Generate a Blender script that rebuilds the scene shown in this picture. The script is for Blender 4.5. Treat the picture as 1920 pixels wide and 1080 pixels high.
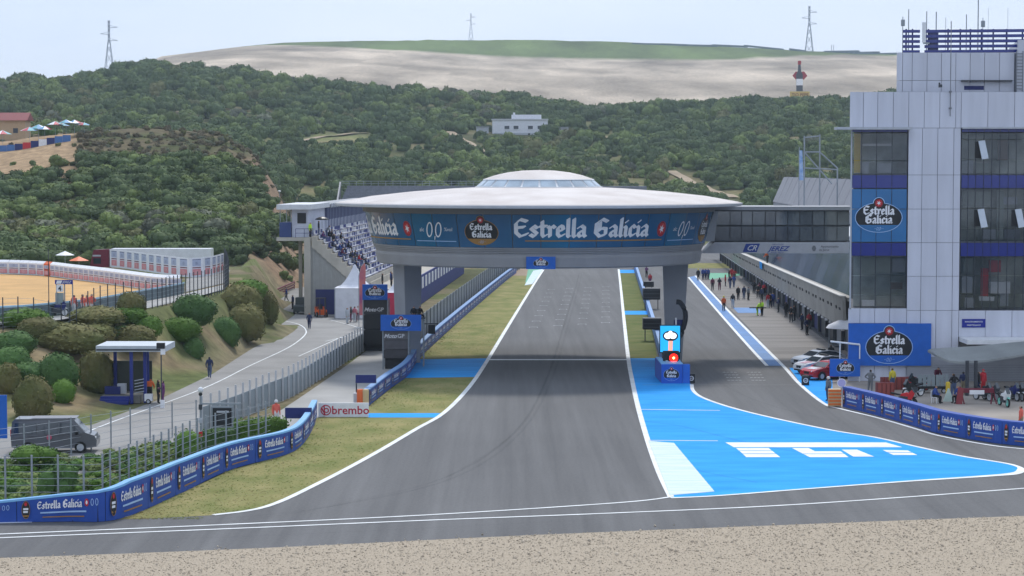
import bpy, bmesh, math, random
import numpy as np
from mathutils import Vector, Matrix, noise
from mathutils.geometry import tessellate_polygon
R = math.radians
random.seed(7)
for o in list(bpy.data.objects): bpy.data.objects.remove(o)
SC = bpy.context.scene
COL = SC.collection
# ------------------------------------------------------------------ camera
CAM_H, FPX, PITCH = 16.6, 4000.0, math.atan(220/4000.0)
cd = bpy.data.cameras.new('camera'); cam = bpy.data.objects.new('camera', cd); COL.objects.link(cam)
cam.location = (0, 0, CAM_H); cam.rotation_euler = (math.pi/2-PITCH, 0, 0)
cd.sensor_width = 36; cd.lens = 36*FPX/1920; cd.clip_start = 1; cd.clip_end = 9000
SC.camera = cam
# ------------------------------------------------------------------ sky, sun, exposure
SUN_EL, SUN_AZ = R(52), R(8)          # high sun behind thin cloud, beyond the disc building
w = bpy.data.worlds.new('World'); SC.world = w; w.use_nodes = True
nt = w.node_tree; nt.nodes.clear()
sky = nt.nodes.new('ShaderNodeTexSky'); sky.sky_type = 'NISHITA'; sky.sun_disc = False
sky.sun_elevation = SUN_EL; sky.sun_rotation = SUN_AZ; sky.dust_density = 1.5; sky.altitude = 40
tc = nt.nodes.new('ShaderNodeTexCoord'); mp = nt.nodes.new('ShaderNodeMapping'); mp.inputs['Scale'].default_value = (2.2, 2.2, 9)
nz = nt.nodes.new('ShaderNodeTexNoise'); nz.inputs['Scale'].default_value = 1.6; nz.inputs['Detail'].default_value = 6; nz.inputs['Roughness'].default_value = .55
rmp = nt.nodes.new('ShaderNodeValToRGB')
rmp.color_ramp.elements[0].position = .35; rmp.color_ramp.elements[0].color = (6.2, 7.4, 9.6, 1)
rmp.color_ramp.elements[1].position = .68; rmp.color_ramp.elements[1].color = (7.6, 8.5, 10.2, 1)
mx = nt.nodes.new('ShaderNodeMixRGB'); mx.inputs[0].default_value = .86
bg = nt.nodes.new('ShaderNodeBackground'); bg.inputs['Strength'].default_value = .071
wo = nt.nodes.new('ShaderNodeOutputWorld')
L = nt.links.new
L(tc.outputs['Generated'], mp.inputs[0]); L(mp.outputs[0], nz.inputs[0]); L(nz.outputs[0], rmp.inputs[0])
L(sky.outputs[0], mx.inputs[1]); L(rmp.outputs[0], mx.inputs[2]); L(mx.outputs[0], bg.inputs[0]); L(bg.outputs[0], wo.inputs[0])
sd = bpy.data.lights.new('sun', 'SUN'); sd.energy = 1.5; sd.angle = R(10); sd.color = (1, .965, .91)
sun = bpy.data.objects.new('sun', sd); COL.objects.link(sun)
sun_dir = Vector((math.sin(SUN_AZ)*math.cos(SUN_EL), math.cos(SUN_AZ)*math.cos(SUN_EL), math.sin(SUN_EL)))
sun.rotation_euler = sun_dir.to_track_quat('Z', 'Y').to_euler(); sun.location = (0, 200, 200)
vs = SC.view_settings; vs.view_transform = 'Standard'; vs.look = 'None'; vs.gamma = 1; vs.exposure = .70; vs.use_curve_mapping = False
SC.render.engine = 'CYCLES'; SC.cycles.use_denoising = True
SC.cycles.max_bounces = 5; SC.cycles.diffuse_bounces = 2; SC.cycles.glossy_bounces = 2; SC.cycles.transparent_max_bounces = 8
SC.cycles.volume_bounces = 0

# ------------------------------------------------------------------ survey helpers: sight-lines to places on the ground
cP, sP = math.cos(PITCH), math.sin(PITCH)
def ray(px, py):
    u, v = (px-960)/FPX, (540-py)/FPX
    return Vector((u, cP+v*sP, v*cP-sP))
def gp(px, py, z=0.0):
    d = ray(px, py); t = (z-CAM_H)/d.z
    return Vector((d.x*t, d.y*t, z))
def at(px, py, Y):
    d = ray(px, py); t = Y/d.y
    return Vector((d.x*t, Y, CAM_H+d.z*t))
def interp(x, xs, ys): return float(np.interp(x, xs, ys))
def smooth(t): t = max(0., min(1., t)); return t*t*(3-2*t)
def catmull(pts, n=6, closed=False):
    P = [Vector(p) for p in pts]; out = []; N = len(P)
    for i in range(N if closed else N-1):
        p0 = P[(i-1) % N] if closed or i else P[0]; p1 = P[i]; p2 = P[(i+1) % N]
        p3 = P[(i+2) % N] if closed or i+2 < N else P[-1]
        for k in range(n):
            t = k/n
            out.append(.5*((2*p1)+(p2-p0)*t+(2*p0-5*p1+4*p2-p3)*t*t+(3*p1-p0-3*p2+p3)*t**3))
    if not closed: out.append(P[-1])
    return out
# ------------------------------------------------------------------ materials
MATS = {}
def M(name, col, rough=.6, var=.14, scale=2.0, bump=0., metal=0., spec=.4, col2=None, stretch=None, emit=0, alpha=1, detail=5, coat=0, rnd=0., bscale=None, ior=0):
    if name in MATS: return MATS[name]
    m = bpy.data.materials.new(name); m.use_nodes = True; t = m.node_tree; b = t.nodes['Principled BSDF']; lk = t.links.new
    b.inputs['Roughness'].default_value = rough; b.inputs['Metallic'].default_value = metal; b.inputs['Specular IOR Level'].default_value = spec
    b.inputs['Coat Weight'].default_value = coat
    c = tuple(col)+(1,)
    if col2 is None: a_ = tuple(max(0, x*(1-var)) for x in col)+(1,); b_ = tuple(min(1, x*(1+var)) for x in col)+(1,)
    else: a_, b_ = c, tuple(col2)+(1,)
    tc = t.nodes.new('ShaderNodeTexCoord'); src = tc.outputs['Object']
    if stretch:
        mpn = t.nodes.new('ShaderNodeMapping'); mpn.inputs['Scale'].default_value = stretch; lk(src, mpn.inputs[0]); src = mpn.outputs[0]
    n = t.nodes.new('ShaderNodeTexNoise'); n.inputs['Scale'].default_value = scale; n.inputs['Detail'].default_value = detail; lk(src, n.inputs[0])
    r = t.nodes.new('ShaderNodeValToRGB'); r.color_ramp.elements[0].position = .32; r.color_ramp.elements[1].position = .68
    r.color_ramp.elements[0].color = a_; r.color_ramp.elements[1].color = b_; lk(n.outputs[0], r.inputs[0]); out = r.outputs[0]
    if rnd:
        oi = t.nodes.new('ShaderNodeObjectInfo'); hs = t.nodes.new('ShaderNodeHueSaturation')
        mr = t.nodes.new('ShaderNodeMapRange'); mr.inputs[3].default_value = 1-rnd; mr.inputs[4].default_value = 1+rnd
        lk(oi.outputs['Random'], mr.inputs[0]); lk(mr.outputs[0], hs.inputs['Value']); lk(out, hs.inputs['Color']); out = hs.outputs[0]
    lk(out, b.inputs['Base Color'])
    if bump:
        bp = t.nodes.new('ShaderNodeBump'); bp.inputs['Strength'].default_value = min(1, bump); bp.inputs['Distance'].default_value = .05
        n2 = t.nodes.new('ShaderNodeTexNoise'); n2.inputs['Scale'].default_value = bscale or scale*6; n2.inputs['Detail'].default_value = 4; lk(tc.outputs['Object'], n2.inputs[0])
        lk(n2.outputs[0], bp.inputs['Height']); lk(bp.outputs[0], b.inputs['Normal'])
    if ior: b.inputs['IOR'].default_value = ior
    if emit: b.inputs['Emission Color'].default_value = c; b.inputs['Emission Strength'].default_value = emit
    if alpha < 1: b.inputs['Alpha'].default_value = alpha
    MATS[name] = m; return m
def flat(name, col, rough=.55, **k): return M(name, col, rough, var=.06, **k)
WHITE = flat('white_paint', (.78, .79, .80)); LINEW = M('line_paint', (.72, .74, .74), .6, var=.12, scale=.8)
LBLUE = M('sky_blue_paint', (.016, .285, .72), .75, scale=.5, col2=(.032, .36, .84), stretch=(.5, 1.6, 1), spec=.08, bump=.2, bscale=14, detail=9)
BLUE = flat('sponsor_blue', (.008, .115, .50)); NAVY = flat('navy', (.012, .022, .14)); DBLUE = flat('banner_blue', (.018, .075, .36))
CYANTOP = flat('pale_blue_padding', (.18, .42, .70)); BLACK = flat('black_plastic', (.012, .013, .016), .45); DARK = flat('dark_metal', (.05, .055, .065), .5)
RED = flat('red', (.55, .02, .03)); GOLD = flat('gold_print', (.35, .18, .04)); ORANGE = flat('orange', (.75, .14, .03)); GREYM = flat('galvanised', (.30, .33, .36), .45, metal=.3)
CONC = M('concrete', (.36, .34, .31), .85, var=.12, scale=.5, bump=.2); LGREY = flat('light_grey', (.46, .48, .52)); MGREY = flat('mid_grey', (.20, .21, .235))
YEL = flat('yellow', (.65, .45, .03)); HIVIS = flat('hi_vis', (.50, .85, .04)); MAROON = flat('maroon', (.16, .012, .03)); BROWN = flat('brown', (.12, .06, .03))
RUBBER = flat('rubber', (.018, .018, .018), .8); SKIN = flat('skin', (.45, .26, .18)); SILVER = flat('silver_paint', (.45, .47, .5), .3, coat=.5)
GLASS_D = M('dark_glass', (.03, .04, .05), .06, var=.3, scale=.6, spec=.9)
# ------------------------------------------------------------------ mesh builder
class MB:
    def __init__(s): s.v, s.f, s.m, s.k = [], [], [], 0
    def mat(s, i): s.k = i; return s
    def add(s, vs, fs):
        o = len(s.v); s.v += [tuple(p) for p in vs]; s.f += [tuple(i+o for i in f) for f in fs]; s.m += [s.k]*len(fs); return s
    def box(s, c, d, rz=0, M4=None, taper=1.0):
        x, y, z = d[0]/2, d[1]/2, d[2]/2; vs = []
        for sz in (-1, 1):
            q = taper if sz > 0 else 1
            for sx, sy in ((-1, -1), (1, -1), (1, 1), (-1, 1)): vs.append(Vector((sx*x*q, sy*y*q, sz*z)))
        if M4 is not None: vs = [M4 @ v for v in vs]
        if rz: rm = Matrix.Rotation(rz, 3, 'Z'); vs = [rm @ v for v in vs]
        c = Vector(c); vs = [v+c for v in vs]
        return s.add(vs, [(3, 2, 1, 0), (4, 5, 6, 7), (0, 1, 5, 4), (1, 2, 6, 5), (2, 3, 7, 6), (3, 0, 4, 7)])
    def hexa(s, p): return s.add(p, [(3, 2, 1, 0), (4, 5, 6, 7), (0, 1, 5, 4), (1, 2, 6, 5), (2, 3, 7, 6), (3, 0, 4, 7)])
    def quad(s, *p): return s.add(p, [tuple(range(len(p)))])
    def poly(s, pts):
        pts = [Vector(p) for p in pts]; tr = tessellate_polygon([pts]); return s.add(pts, [t if up(pts, t) else t[::-1] for t in tr])
    def tube(s, pts, r, n=6, cap=True):
        pts = [Vector(p) for p in pts]; rs = r if isinstance(r, (list, tuple)) else [r]*len(pts); vs = []; fs = []
        for i, p in enumerate(pts):
            d = (pts[min(i+1, len(pts)-1)]-pts[max(i-1, 0)]).normalized(); a = d.orthogonal().normalized() if abs(d.z) > .95 else d.cross(Vector((0, 0, 1))).normalized(); b = d.cross(a)
            if abs(d.z) > .95: a = Vector((1, 0, 0)); b = d.cross(a).normalized()
            for k in range(n): t = 2*math.pi*k/n; vs.append(p+(a*math.cos(t)+b*math.sin(t))*rs[i])
        for i in range(len(pts)-1):
            for k in range(n): fs.append((i*n+k, i*n+(k+1) % n, (i+1)*n+(k+1) % n, (i+1)*n+k))
        if cap: fs += [tuple(range(n))[::-1], tuple((len(pts)-1)*n+k for k in range(n))]
        return s.add(vs, fs)
    def lathe(s, prof, n=24, c=(0, 0, 0), a0=0, a1=2*math.pi, axis='z'):
        full = abs(a1-a0-2*math.pi) < 1e-6; N = n if full else n+1; vs = []; fs = []; c = Vector(c)
        for (r, z) in prof:
            for k in range(N):
                t = a0+(a1-a0)*k/n; p = Vector((r*math.sin(t), -r*math.cos(t), z))
                if axis == 'x': p = Vector((p.z, p.x, p.y))
                if axis == 'y': p = Vector((p.x, p.z, p.y))
                vs.append(p+c)
        for i in range(len(prof)-1):
            for k in range(n): k2 = (k+1) % N; fs.append((i*N+k, i*N+k2, (i+1)*N+k2, (i+1)*N+k))
        return s.add(vs, fs)
    def prism(s, poly, axis, a, b):
        n = len(poly)
        def pt(q, h): return {'x': (h, q[0], q[1]), 'y': (q[0], h, q[1]), 'z': (q[0], q[1], h)}[axis]
        vs = [pt(q, a) for q in poly]+[pt(q, b) for q in poly]
        tr = tessellate_polygon([[Vector((q[0], q[1], 0)) for q in poly]])
        fs = [t for t in tr]+[tuple(i+n for i in t[::-1]) for t in tr]+[(i, (i+1) % n, n+(i+1) % n, n+i) for i in range(n)]
        return s.add(vs, fs)
    def ell(s, c, r, nu=10, nv=7):
        vs = []; fs = []
        for j in range(nv+1):
            ph = math.pi*j/nv
            for i in range(nu): t = 2*math.pi*i/nu; vs.append((c[0]+r[0]*math.sin(ph)*math.cos(t), c[1]+r[1]*math.sin(ph)*math.sin(t), c[2]+r[2]*math.cos(ph)))
        for j in range(nv):
            for i in range(nu): fs.append((j*nu+i, (j+1)*nu+i, (j+1)*nu+(i+1) % nu, j*nu+(i+1) % nu))
        return s.add(vs, fs)
    def build(s, name, mats, parent=None, loc=None, sm=False, recalc=True, world=False):
        if not isinstance(mats, (list, tuple)): mats = [mats]
        vs = s.v
        if world and parent is not None:
            Lc = parent_world(parent); vs = [(p[0]-Lc.x, p[1]-Lc.y, p[2]-Lc.z) for p in vs]
        me = bpy.data.meshes.new(name); me.from_pydata(vs, [], s.f)
        for m in mats: me.materials.append(m)
        if len(mats) > 1: me.polygons.foreach_set('material_index', s.m)
        if sm: me.polygons.foreach_set('use_smooth', [True]*len(me.polygons))
        if recalc:
            bm = bmesh.new(); bm.from_mesh(me); bmesh.ops.recalc_face_normals(bm, faces=bm.faces); bm.to_mesh(me); bm.free()
        me.update(); o = bpy.data.objects.new(name, me); COL.objects.link(o); o.parent = parent
        if loc is not None: o.location = loc
        return o
def up(p, t): return (p[t[1]]-p[t[0]]).cross(p[t[2]]-p[t[0]]).z > 0
def parent_world(o):
    v = Vector((0, 0, 0))
    while o: v += o.location; o = o.parent
    return v
def tag(o, label, cat, group=None, kind=None):
    if label: o['label'] = label
    if cat: o['category'] = cat
    if group: o['group'] = group
    if kind: o['kind'] = kind
    return o
def thing(name, label, cat, loc=(0, 0, 0), rz=0, group=None):
    o = bpy.data.objects.new(name, None); COL.objects.link(o); o.location = loc; o.rotation_euler = (0, 0, rz); o.empty_display_size = .3
    return tag(o, label, cat, group)
def copy_tree(o, parent=None):
    c = o.copy(); COL.objects.link(c); c.parent = parent
    for ch in o.children: copy_tree(ch, c)
    return c
def struct(o): o['kind'] = 'structure'; return o
def sheet(name, pts, mat, z=None, smoothn=0, parent=None, closed=True):
    P = [Vector(p) for p in pts]
    if smoothn: P = catmull(P, smoothn, closed)
    if z is not None:
        for p in P: p.z = z
    o = MB().poly(P).build(name, mat, parent, recalc=False)
    return o if parent else struct(o)
def ribbon_pts(path, wdt):
    a, b = [], []
    for i, p in enumerate(path):
        d = (path[min(i+1, len(path)-1)]-path[max(i-1, 0)]); d.z = 0; d.normalize(); n = Vector((-d.y, d.x, 0)); q = wdt(i/(len(path)-1)) if callable(wdt) else wdt
        a.append(p+n*q/2); b.append(p-n*q/2)
    return a, b
def ribbon(name, path, wdt, z, mat, n=6):
    P = catmull(path, n) if n else [Vector(p) for p in path]
    a, b = ribbon_pts(P, wdt); k = len(P); vs = [Vector((p.x, p.y, p.z+z)) for p in a+b]
    return struct(MB().add(vs, [(k+i, k+i+1, i+1, i) for i in range(k-1)]).build(name, mat, recalc=False))
def gps(l, z=0.): return [gp(x, y, z) for x, y in l]
# ------------------------------------------------------------------ lettering
GL = {'E': (.75, [[(.64, .86), (.34, .96), (.13, .74), (.13, .26), (.32, .06), (.66, .2)], [(.16, .52), (.52, .56)]]),
 's': (.46, [[(.37, .5), (.22, .62), (.08, .48), (.35, .22), (.22, .05), (.05, .15)]]), 't': (.38, [[(.15, .86), (.15, .15), (.22, .05), (.34, .13)], [(.03, .6), (.33, .6)]]),
 'r': (.40, [[(.04, .58), (.13, .5), (.13, .06)], [(.13, .46), (.25, .62), (.36, .52)]]), 'e': (.46, [[(.12, .32), (.36, .42), (.32, .58), (.2, .62), (.1, .48), (.1, .16), (.2, .05), (.39, .15)]]),
 'l': (.27, [[(.12, .98), (.12, .1), (.19, .04)]]), 'a': (.5, [[(.08, .52), (.22, .62), (.35, .52), (.35, .12), (.43, .05)], [(.35, .36), (.14, .3), (.08, .15), (.18, .05), (.35, .15)]]),
 'G': (.8, [[(.68, .84), (.42, .97), (.15, .76), (.13, .26), (.34, .05), (.63, .15), (.63, .46), (.42, .48)], [(.32, .8), (.32, .35)]]),
 'i': (.27, [[(.04, .56), (.12, .5), (.12, .12), (.19, .04)], [(.1, .8), (.15, .84)]]), 'c': (.44, [[(.36, .5), (.22, .62), (.1, .48), (.1, .16), (.2, .05), (.39, .15)]]), ' ': (.3, [])}
def hull(pts):
    pts = sorted(set((round(p[0], 5), round(p[1], 5)) for p in pts))
    def half(ps):
        h = []
        for p in ps:
            while len(h) >= 2 and (h[-1][0]-h[-2][0])*(p[1]-h[-2][1])-(h[-1][1]-h[-2][1])*(p[0]-h[-2][0]) <= 0: h.pop()
            h.append(p)
        return h
    a, b = half(pts), half(pts[::-1]); return a[:-1]+b[:-1]
class Print:
    """flat print laid on a surface: polygons in (u, v) with a layer, mapped to 3-D by a function"""
    def __init__(s): s.p = []
    def poly(s, pts, lay, mat): s.p.append((list(pts), lay, mat)); return s
    def rect(s, x0, y0, x1, y1, lay, mat, sh=0): return s.poly([(x0, y0), (x1, y0), (x1+sh, y1), (x0+sh, y1)], lay, mat)
    def ell(s, cx, cy, rx, ry, lay, mat, n=28, a0=0, a1=2*math.pi): return s.poly([(cx+rx*math.cos(a0+(a1-a0)*k/n), cy+ry*math.sin(a0+(a1-a0)*k/n)) for k in range(n)], lay, mat)
    def ring(s, cx, cy, rx, ry, w, lay, mat, n=28, sh=0):
        for k in range(n):
            a, b = 2*math.pi*k/n, 2*math.pi*(k+1)/n; q = []
            for t, f in ((a, 0), (b, 0), (b, 1), (a, 1)): q.append((cx+(rx-w*f)*math.cos(t)+sh*(ry-w*f)*math.sin(t), cy+(ry-w*f)*math.sin(t)))
            s.poly(q, lay, mat)
        return s
    def black(s, txt, x, y, h, lay, mat, xs=1., nib=.17, centre=False):
        if centre: x -= sum(GL[c][0] for c in txt)*h*xs/2
        ca, sa = math.cos(R(38)), math.sin(R(38)); a, b = nib/2, nib*.16; k = 0
        rect = [(ca*a-sa*b, sa*a+ca*b), (-ca*a-sa*b, -sa*a+ca*b), (-ca*a+sa*b, -sa*a-ca*b), (ca*a+sa*b, sa*a-ca*b)]
        for c in txt:
            adv, strokes = GL[c]
            for st in strokes:
                for p, q in zip(st[:-1], st[1:]):
                    k += 1; s.poly([(x+X*h*xs, y+Y*h) for X, Y in hull([(p[0]+d[0], p[1]+d[1]) for d in rect]+[(q[0]+d[0], q[1]+d[1]) for d in rect])], lay+.08*(k % 5), mat)
            x += adv*h*xs
        return s
    def text(s, txt, x, y, h, lay, mat, shear=0, bold=0., xs=1., centre=True):
        c = bpy.data.curves.new('t', 'FONT'); c.body = txt; c.size = h*1.4; c.shear = shear; c.offset = bold*h; c.resolution_u = 2
        c.align_x = 'CENTER' if centre else 'LEFT'; o = bpy.data.objects.new('t', c); COL.objects.link(o)
        me = o.to_mesh(); V = [v.co.copy() for v in me.vertices]
        for f in me.polygons: s.poly([(x+V[i].x*xs, y+V[i].y) for i in f.vertices], lay, mat)
        o.to_mesh_clear(); bpy.data.objects.remove(o); bpy.data.curves.remove(c); return s
    def star(s, cx, cy, r, lay, ry=None):
        ry = ry or r; s.ell(cx, cy, r, ry, lay, 1, 20); s.ring(cx, cy, r*.9, ry*.9, r*.1, lay+.5, 2, 20)
        for k in range(3):
            t = math.pi*k/3+.26; c, sn = math.cos(t), math.sin(t); a, b = r*.62, r*.17
            s.poly([(cx+(c*i-sn*j)*1, cy+(sn*i+c*j)*ry/r) for i, j in ((a, 0), (0, b), (-a, 0), (0, -b))], lay+1+.1*k, 0)
        return s
    def zero(s, cx, cy, h, lay, mat=0, w=None):
        w = w or h*.09; s.ring(cx-h*.36, cy, h*.26, h*.5, w, lay, mat, 20, .22); s.ring(cx+h*.36, cy, h*.26, h*.5, w, lay, mat, 20, .22)
        s.poly([(cx-h*.02, cy-h*.42), (cx+h*.07, cy-h*.42), (cx-h*.02, cy-h*.66), (cx-h*.08, cy-h*.66)], lay, mat)
        s.text('alc', cx-h*1.05, cy-h*.12, h*.26, lay, mat, .2); s.text('%vol', cx+h*1.12, cy-h*.08, h*.24, lay, mat, .2); return s
    def oval(s, cx, cy, W, H, lay, rim=5, gold=False):
        a, b = W/2, H*.44; y0 = cy-H*.06; s.ell(cx, y0, a, b, lay, 3 if gold else rim); s.ell(cx, cy+H*.36, W*.125, W*.125, lay+.15, 3 if gold else rim, 20)
        lo = y0-b*.52; th = math.asin(.52)
        if not gold: s.ell(cx, y0, a*.975, b*.965, lay+.3, 4)
        arc = [(cx+a*.965*math.cos(t), y0+b*.955*math.sin(t)) for t in [-th+(math.pi+2*th)*k/24 for k in range(25)]]
        s.poly(arc, lay+.6, 2); s.ell(cx, cy+H*.36, W*.11, W*.11, lay+.75, 2, 18); s.star(cx, cy+H*.36, W*.085, lay+1)
        if gold: s.poly([(cx+a*.96*math.cos(t), y0+b*.95*math.sin(t)) for t in [math.pi+th+(math.pi-2*th)*k/14 for k in range(15)]], lay+.6, 3)
        f = W*.66/(sum(GL[c][0] for c in 'Estrella')); s.black('Estrella', cx, cy+H*.02, f, lay+2, 0, centre=True, nib=.2); s.black('Galicia', cx, cy-H*.235, f, lay+2, 0, centre=True, nib=.2)
        s.zero(cx, cy-H*.385, H*.1, lay+2, 5); return s
    def build(s, name, mp, parent, step=None, eps=.003, mats=None, world=False):
        mb = MB()
        for pts, lay, m in s.p:
            mb.k = m
            for q in (slices(pts, step) if step else [pts]):
                if len(q) > 2: mb.add([mp(x, y, .006+lay*eps) for x, y in q], [tuple(range(len(q)))])
        return mb.build(name, mats or PRINTM, parent, recalc=False, world=world)
def slices(pts, step):
    x0, x1 = min(p[0] for p in pts), max(p[0] for p in pts)
    if x1-x0 <= step: return [pts]
    out = []; k = math.floor(x0/step)
    while k*step < x1: out.append(clipx(clipx(pts, k*step, 1), (k+1)*step, -1)); k += 1
    return out
def clipx(pts, c, sg):
    o = []
    for i, p in enumerate(pts):
        q = pts[i-1]; ip, iq = (p[0]-c)*sg >= 0, (q[0]-c)*sg >= 0
        if ip != iq: t = (c-q[0])/(p[0]-q[0]); o.append((c, q[1]+(p[1]-q[1])*t))
        if ip: o.append(p)
    return o
PW = flat('print_white', (.80, .80, .82)); PGREY = flat('print_light_blue', (.38, .55, .80))
PRINTM = [PW, RED, BLACK, GOLD, BLUE, PGREY]
def plane_map(o, ux, uy=Vector((0, 0, 1))):
    o = Vector(o); ux = Vector(ux).normalized(); uy = Vector(uy).normalized(); n = ux.cross(uy)
    return lambda u, v, d: o+ux*u+uy*v+n*d
FRONT = Vector((1, 0, 0))
# ================================================================== TERRAIN
PXC = [-900, 0, 170, 300, 420, 480, 530, 560, 640, 800, 960, 1100, 1250, 1400, 1590, 1700, 2800]
def row(D, ys): return [CAM_H-(y-320)*D/4000.0 for y in ys]
ROWS = [(300, [5, 5, 5, 5, 5, 5, 1, 0, 0, 0, 0, 0, 0, 0, 0, 0, 0]),
 (340, [9.8, 9.8, 9.8, 10.2, 9.8, 8.1, 4.2, .5, 0, 0, 0, 0, 0, 0, 0, 0, 0]),
 (380, [15.7, 15.7, 16.6, 17.5, 16.6, 13.7, 7, 1, 0, 0, 0, 0, 0, 0, 0, 0, 0]),
 (430, [22.2, 22.2, 24.2, 24.7, 24, 19.8, 11, 2, 0, 0, 0, 0, 0, 0, 0, 0, 0]),
 (480, [23.5, 23.5, 25, 25, 23, 17, 9, 3, 0, 0, 0, 0, 0, 0, 0, 0, 0]),
 (540, [22, 22, 23, 22.5, 20, 15, 9.5, 6.5, 5.5, 5, 5, 5, 5, 5, 5, 5, 5]),
 (600, [23, 23, 24, 24, 23, 20, 16, 14, 13, 13, 13, 13, 12, 12, 12, 12, 12]),
 (700, row(700, [235, 235, 236, 238, 240, 250, 260, 268, 275, 284, 290, 290, 290, 288, 285, 285, 285])),
 (800, row(800, [200, 200, 198, 196, 200, 206, 212, 216, 225, 235, 246, 250, 248, 245, 240, 240, 240])),
 (900, row(900, [172, 172, 163, 140, 152, 158, 166, 170, 176, 187, 200, 218, 213, 208, 200, 196, 196])),
 (960, row(960, [170, 168, 153, 132, 146, 155, 163, 168, 175, 186, 198, 224, 214, 207, 200, 198, 198])),
 (1100, row(1100, [182, 180, 165, 131, 138, 145, 150, 152, 157, 168, 180, 196, 192, 187, 178, 176, 176])),
 (1400, row(1400, [195, 192, 170, 114, 108, 108, 110, 112, 116, 127, 136, 141, 141, 139, 136, 137, 137])),
 (1700, row(1700, [200, 197, 174, 107, 92, 87, 87, 88, 90, 99, 109, 112.5, 114, 113, 110, 114, 114])),
 (1900, row(1900, [206, 203, 180, 116, 94, 86, 81, 80, 78, 76, 76, 77, 82, 90, 100, 103, 105])),
 (2200, row(2200, [215, 212, 190, 130, 108, 100, 94, 92, 90, 88, 88, 88, 92, 98, 108, 110, 112])), (3000, row(3000, [230]*17))]
DR = np.array([r[0] for r in ROWS]); TZ = np.array([r[1] for r in ROWS]); PXA = np.array(PXC)
TOE = ([90, 141, 144, 166, 195, 218, 235, 260, 300], [-36, -33, -27.4, -26.1, -25.4, -23.6, -25.5, -28.6, -33.5])
TOPX = ([90, 150, 168, 175, 185, 210, 230, 260, 300], [-48, -43, -38.5, -31.4, -29.7, -27.9, -27.7, -31.5, -36.5])
def zt(x, y):
    if y < 300:
        xt, xp = interp(y, *TOE), interp(y, *TOPX)
        z = 4.8*min(smooth((xt-x)/(xt-xp)), smooth((y-139)/28)); px = 960+4000*x/y
        z -= min(z, 2.4*smooth((y-264)/10)*(1-smooth((y-291)/9))*smooth((px-60)/60)*(1-smooth((px-430)/40)))      # sunken lane where the lorry stands
        return z-.06
    px = 960+4000*x/y; i = int(np.searchsorted(DR, y)); i = max(1, min(len(DR)-1, i))
    a = np.interp(px, PXA, TZ[i-1]); b = np.interp(px, PXA, TZ[i]); t = (y-DR[i-1])/(DR[i]-DR[i-1]); z = a+(b-a)*t
    if z > .5: k = min(1, (z-.5)/4)*min(1, max(0, y-310)/60); z += k*(noise.noise((x*.03, y*.03, 0))*1.3*(1 if y < 1000 else .5)+noise.noise((x*.1, y*.1, 4))*.5)
    return float(z)-.06
def hit(px, py, d0=90, d1=2600):
    D = d0
    while D < d1:
        p = at(px, py, D)
        if p.z <= zt(p.x, p.y):
            lo, hi = D*.985, D
            for _ in range(12):
                md = (lo+hi)/2; p = at(px, py, md)
                if p.z <= zt(p.x, p.y): hi = md
                else: lo = md
            return at(px, py, hi)
        D *= 1.004
    return at(px, py, d1)
xs = list(range(-900, -150, 25))+[x*.5 for x in range(-300, -20, 5)]+list(range(-10, 60, 7))+list(range(60, 901, 20))
ys = list(range(40, 130, 10))+list(range(130, 500, 4))+list(range(500, 1000, 10))+list(range(1000, 3001, 40))
def cover(x, y):
    px = 960+4000*x/y; n = noise.noise((x*.02, y*.02, 7)); n2 = noise.noise((x*.09, y*.09, 3))
    if y < 300:
        z = zt(x, y); c = np.array((.235, .20, .12)) if n2 > -.1 else np.array((.14, .165, .06))
        if z > .3 and y < 235: c = np.array((.15, .165, .065)) if n2 > 0 else np.array((.27, .21, .12))
        return c
    edge = interp(px, PXC, [960]*9+[965, 975, 960, 955, 955, 955, 955, 955])
    if y < 520 and px < 600:
        c = np.array((.165, .135, .075)) if n2 < .1 else np.array((.105, .115, .045))
        if 468 < px < 575: c = np.array((.30, .205, .13))
        if px < 150 and 365 < y < 440: c = np.array((.42, .29, .17))
        return c
    n3 = noise.noise((x*.045, y*.03, 21))
    if y < edge: return np.array((.10, .105, .045)) if n > -.3 and n3 > -.12 else (np.array((.20, .17, .085)) if n2 > 0 else np.array((.15, .16, .06)))
    top = interp(px, PXC, [3000, 3000, 3000, 3000, 1780, 1745, 1730, 1720, 1720, 1705, 1700, 1700, 1705, 1720, 1820, 1850, 1850])
    if y < top: return np.array((.50, .42, .33))*(1 if noise.noise((x*.006+y*.004, y*.006, 12)) > -.05 else .72)
    return np.array((.12, .165, .05))
V = []; Cc = []
for y in ys:
    for x in xs:
        s = 1 if y < 1000 else 1.0; V.append((x*s, y, zt(x*s, y))); Cc.append(cover(x*s, y))
nx = len(xs); F = [(j*nx+i, j*nx+i+1, (j+1)*nx+i+1, (j+1)*nx+i) for j in range(len(ys)-1) for i in range(nx-1)]
me = bpy.data.meshes.new('terrain'); me.from_pydata(V, [], F); me.polygons.foreach_set('use_smooth', [True]*len(F))
ca = me.color_attributes.new('cover', 'FLOAT_COLOR', 'POINT'); ca.data.foreach_set('color', [c for q in Cc for c in (*q, 1)])
tm = bpy.data.materials.new('terrain_soil'); tm.use_nodes = True; t = tm.node_tree; b = t.nodes['Principled BSDF']; b.inputs['Roughness'].default_value = .95; b.inputs['Specular IOR Level'].default_value = .1
at_n = t.nodes.new('ShaderNodeAttribute'); at_n.attribute_name = 'cover'; g = t.nodes.new('ShaderNodeNewGeometry')
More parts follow.
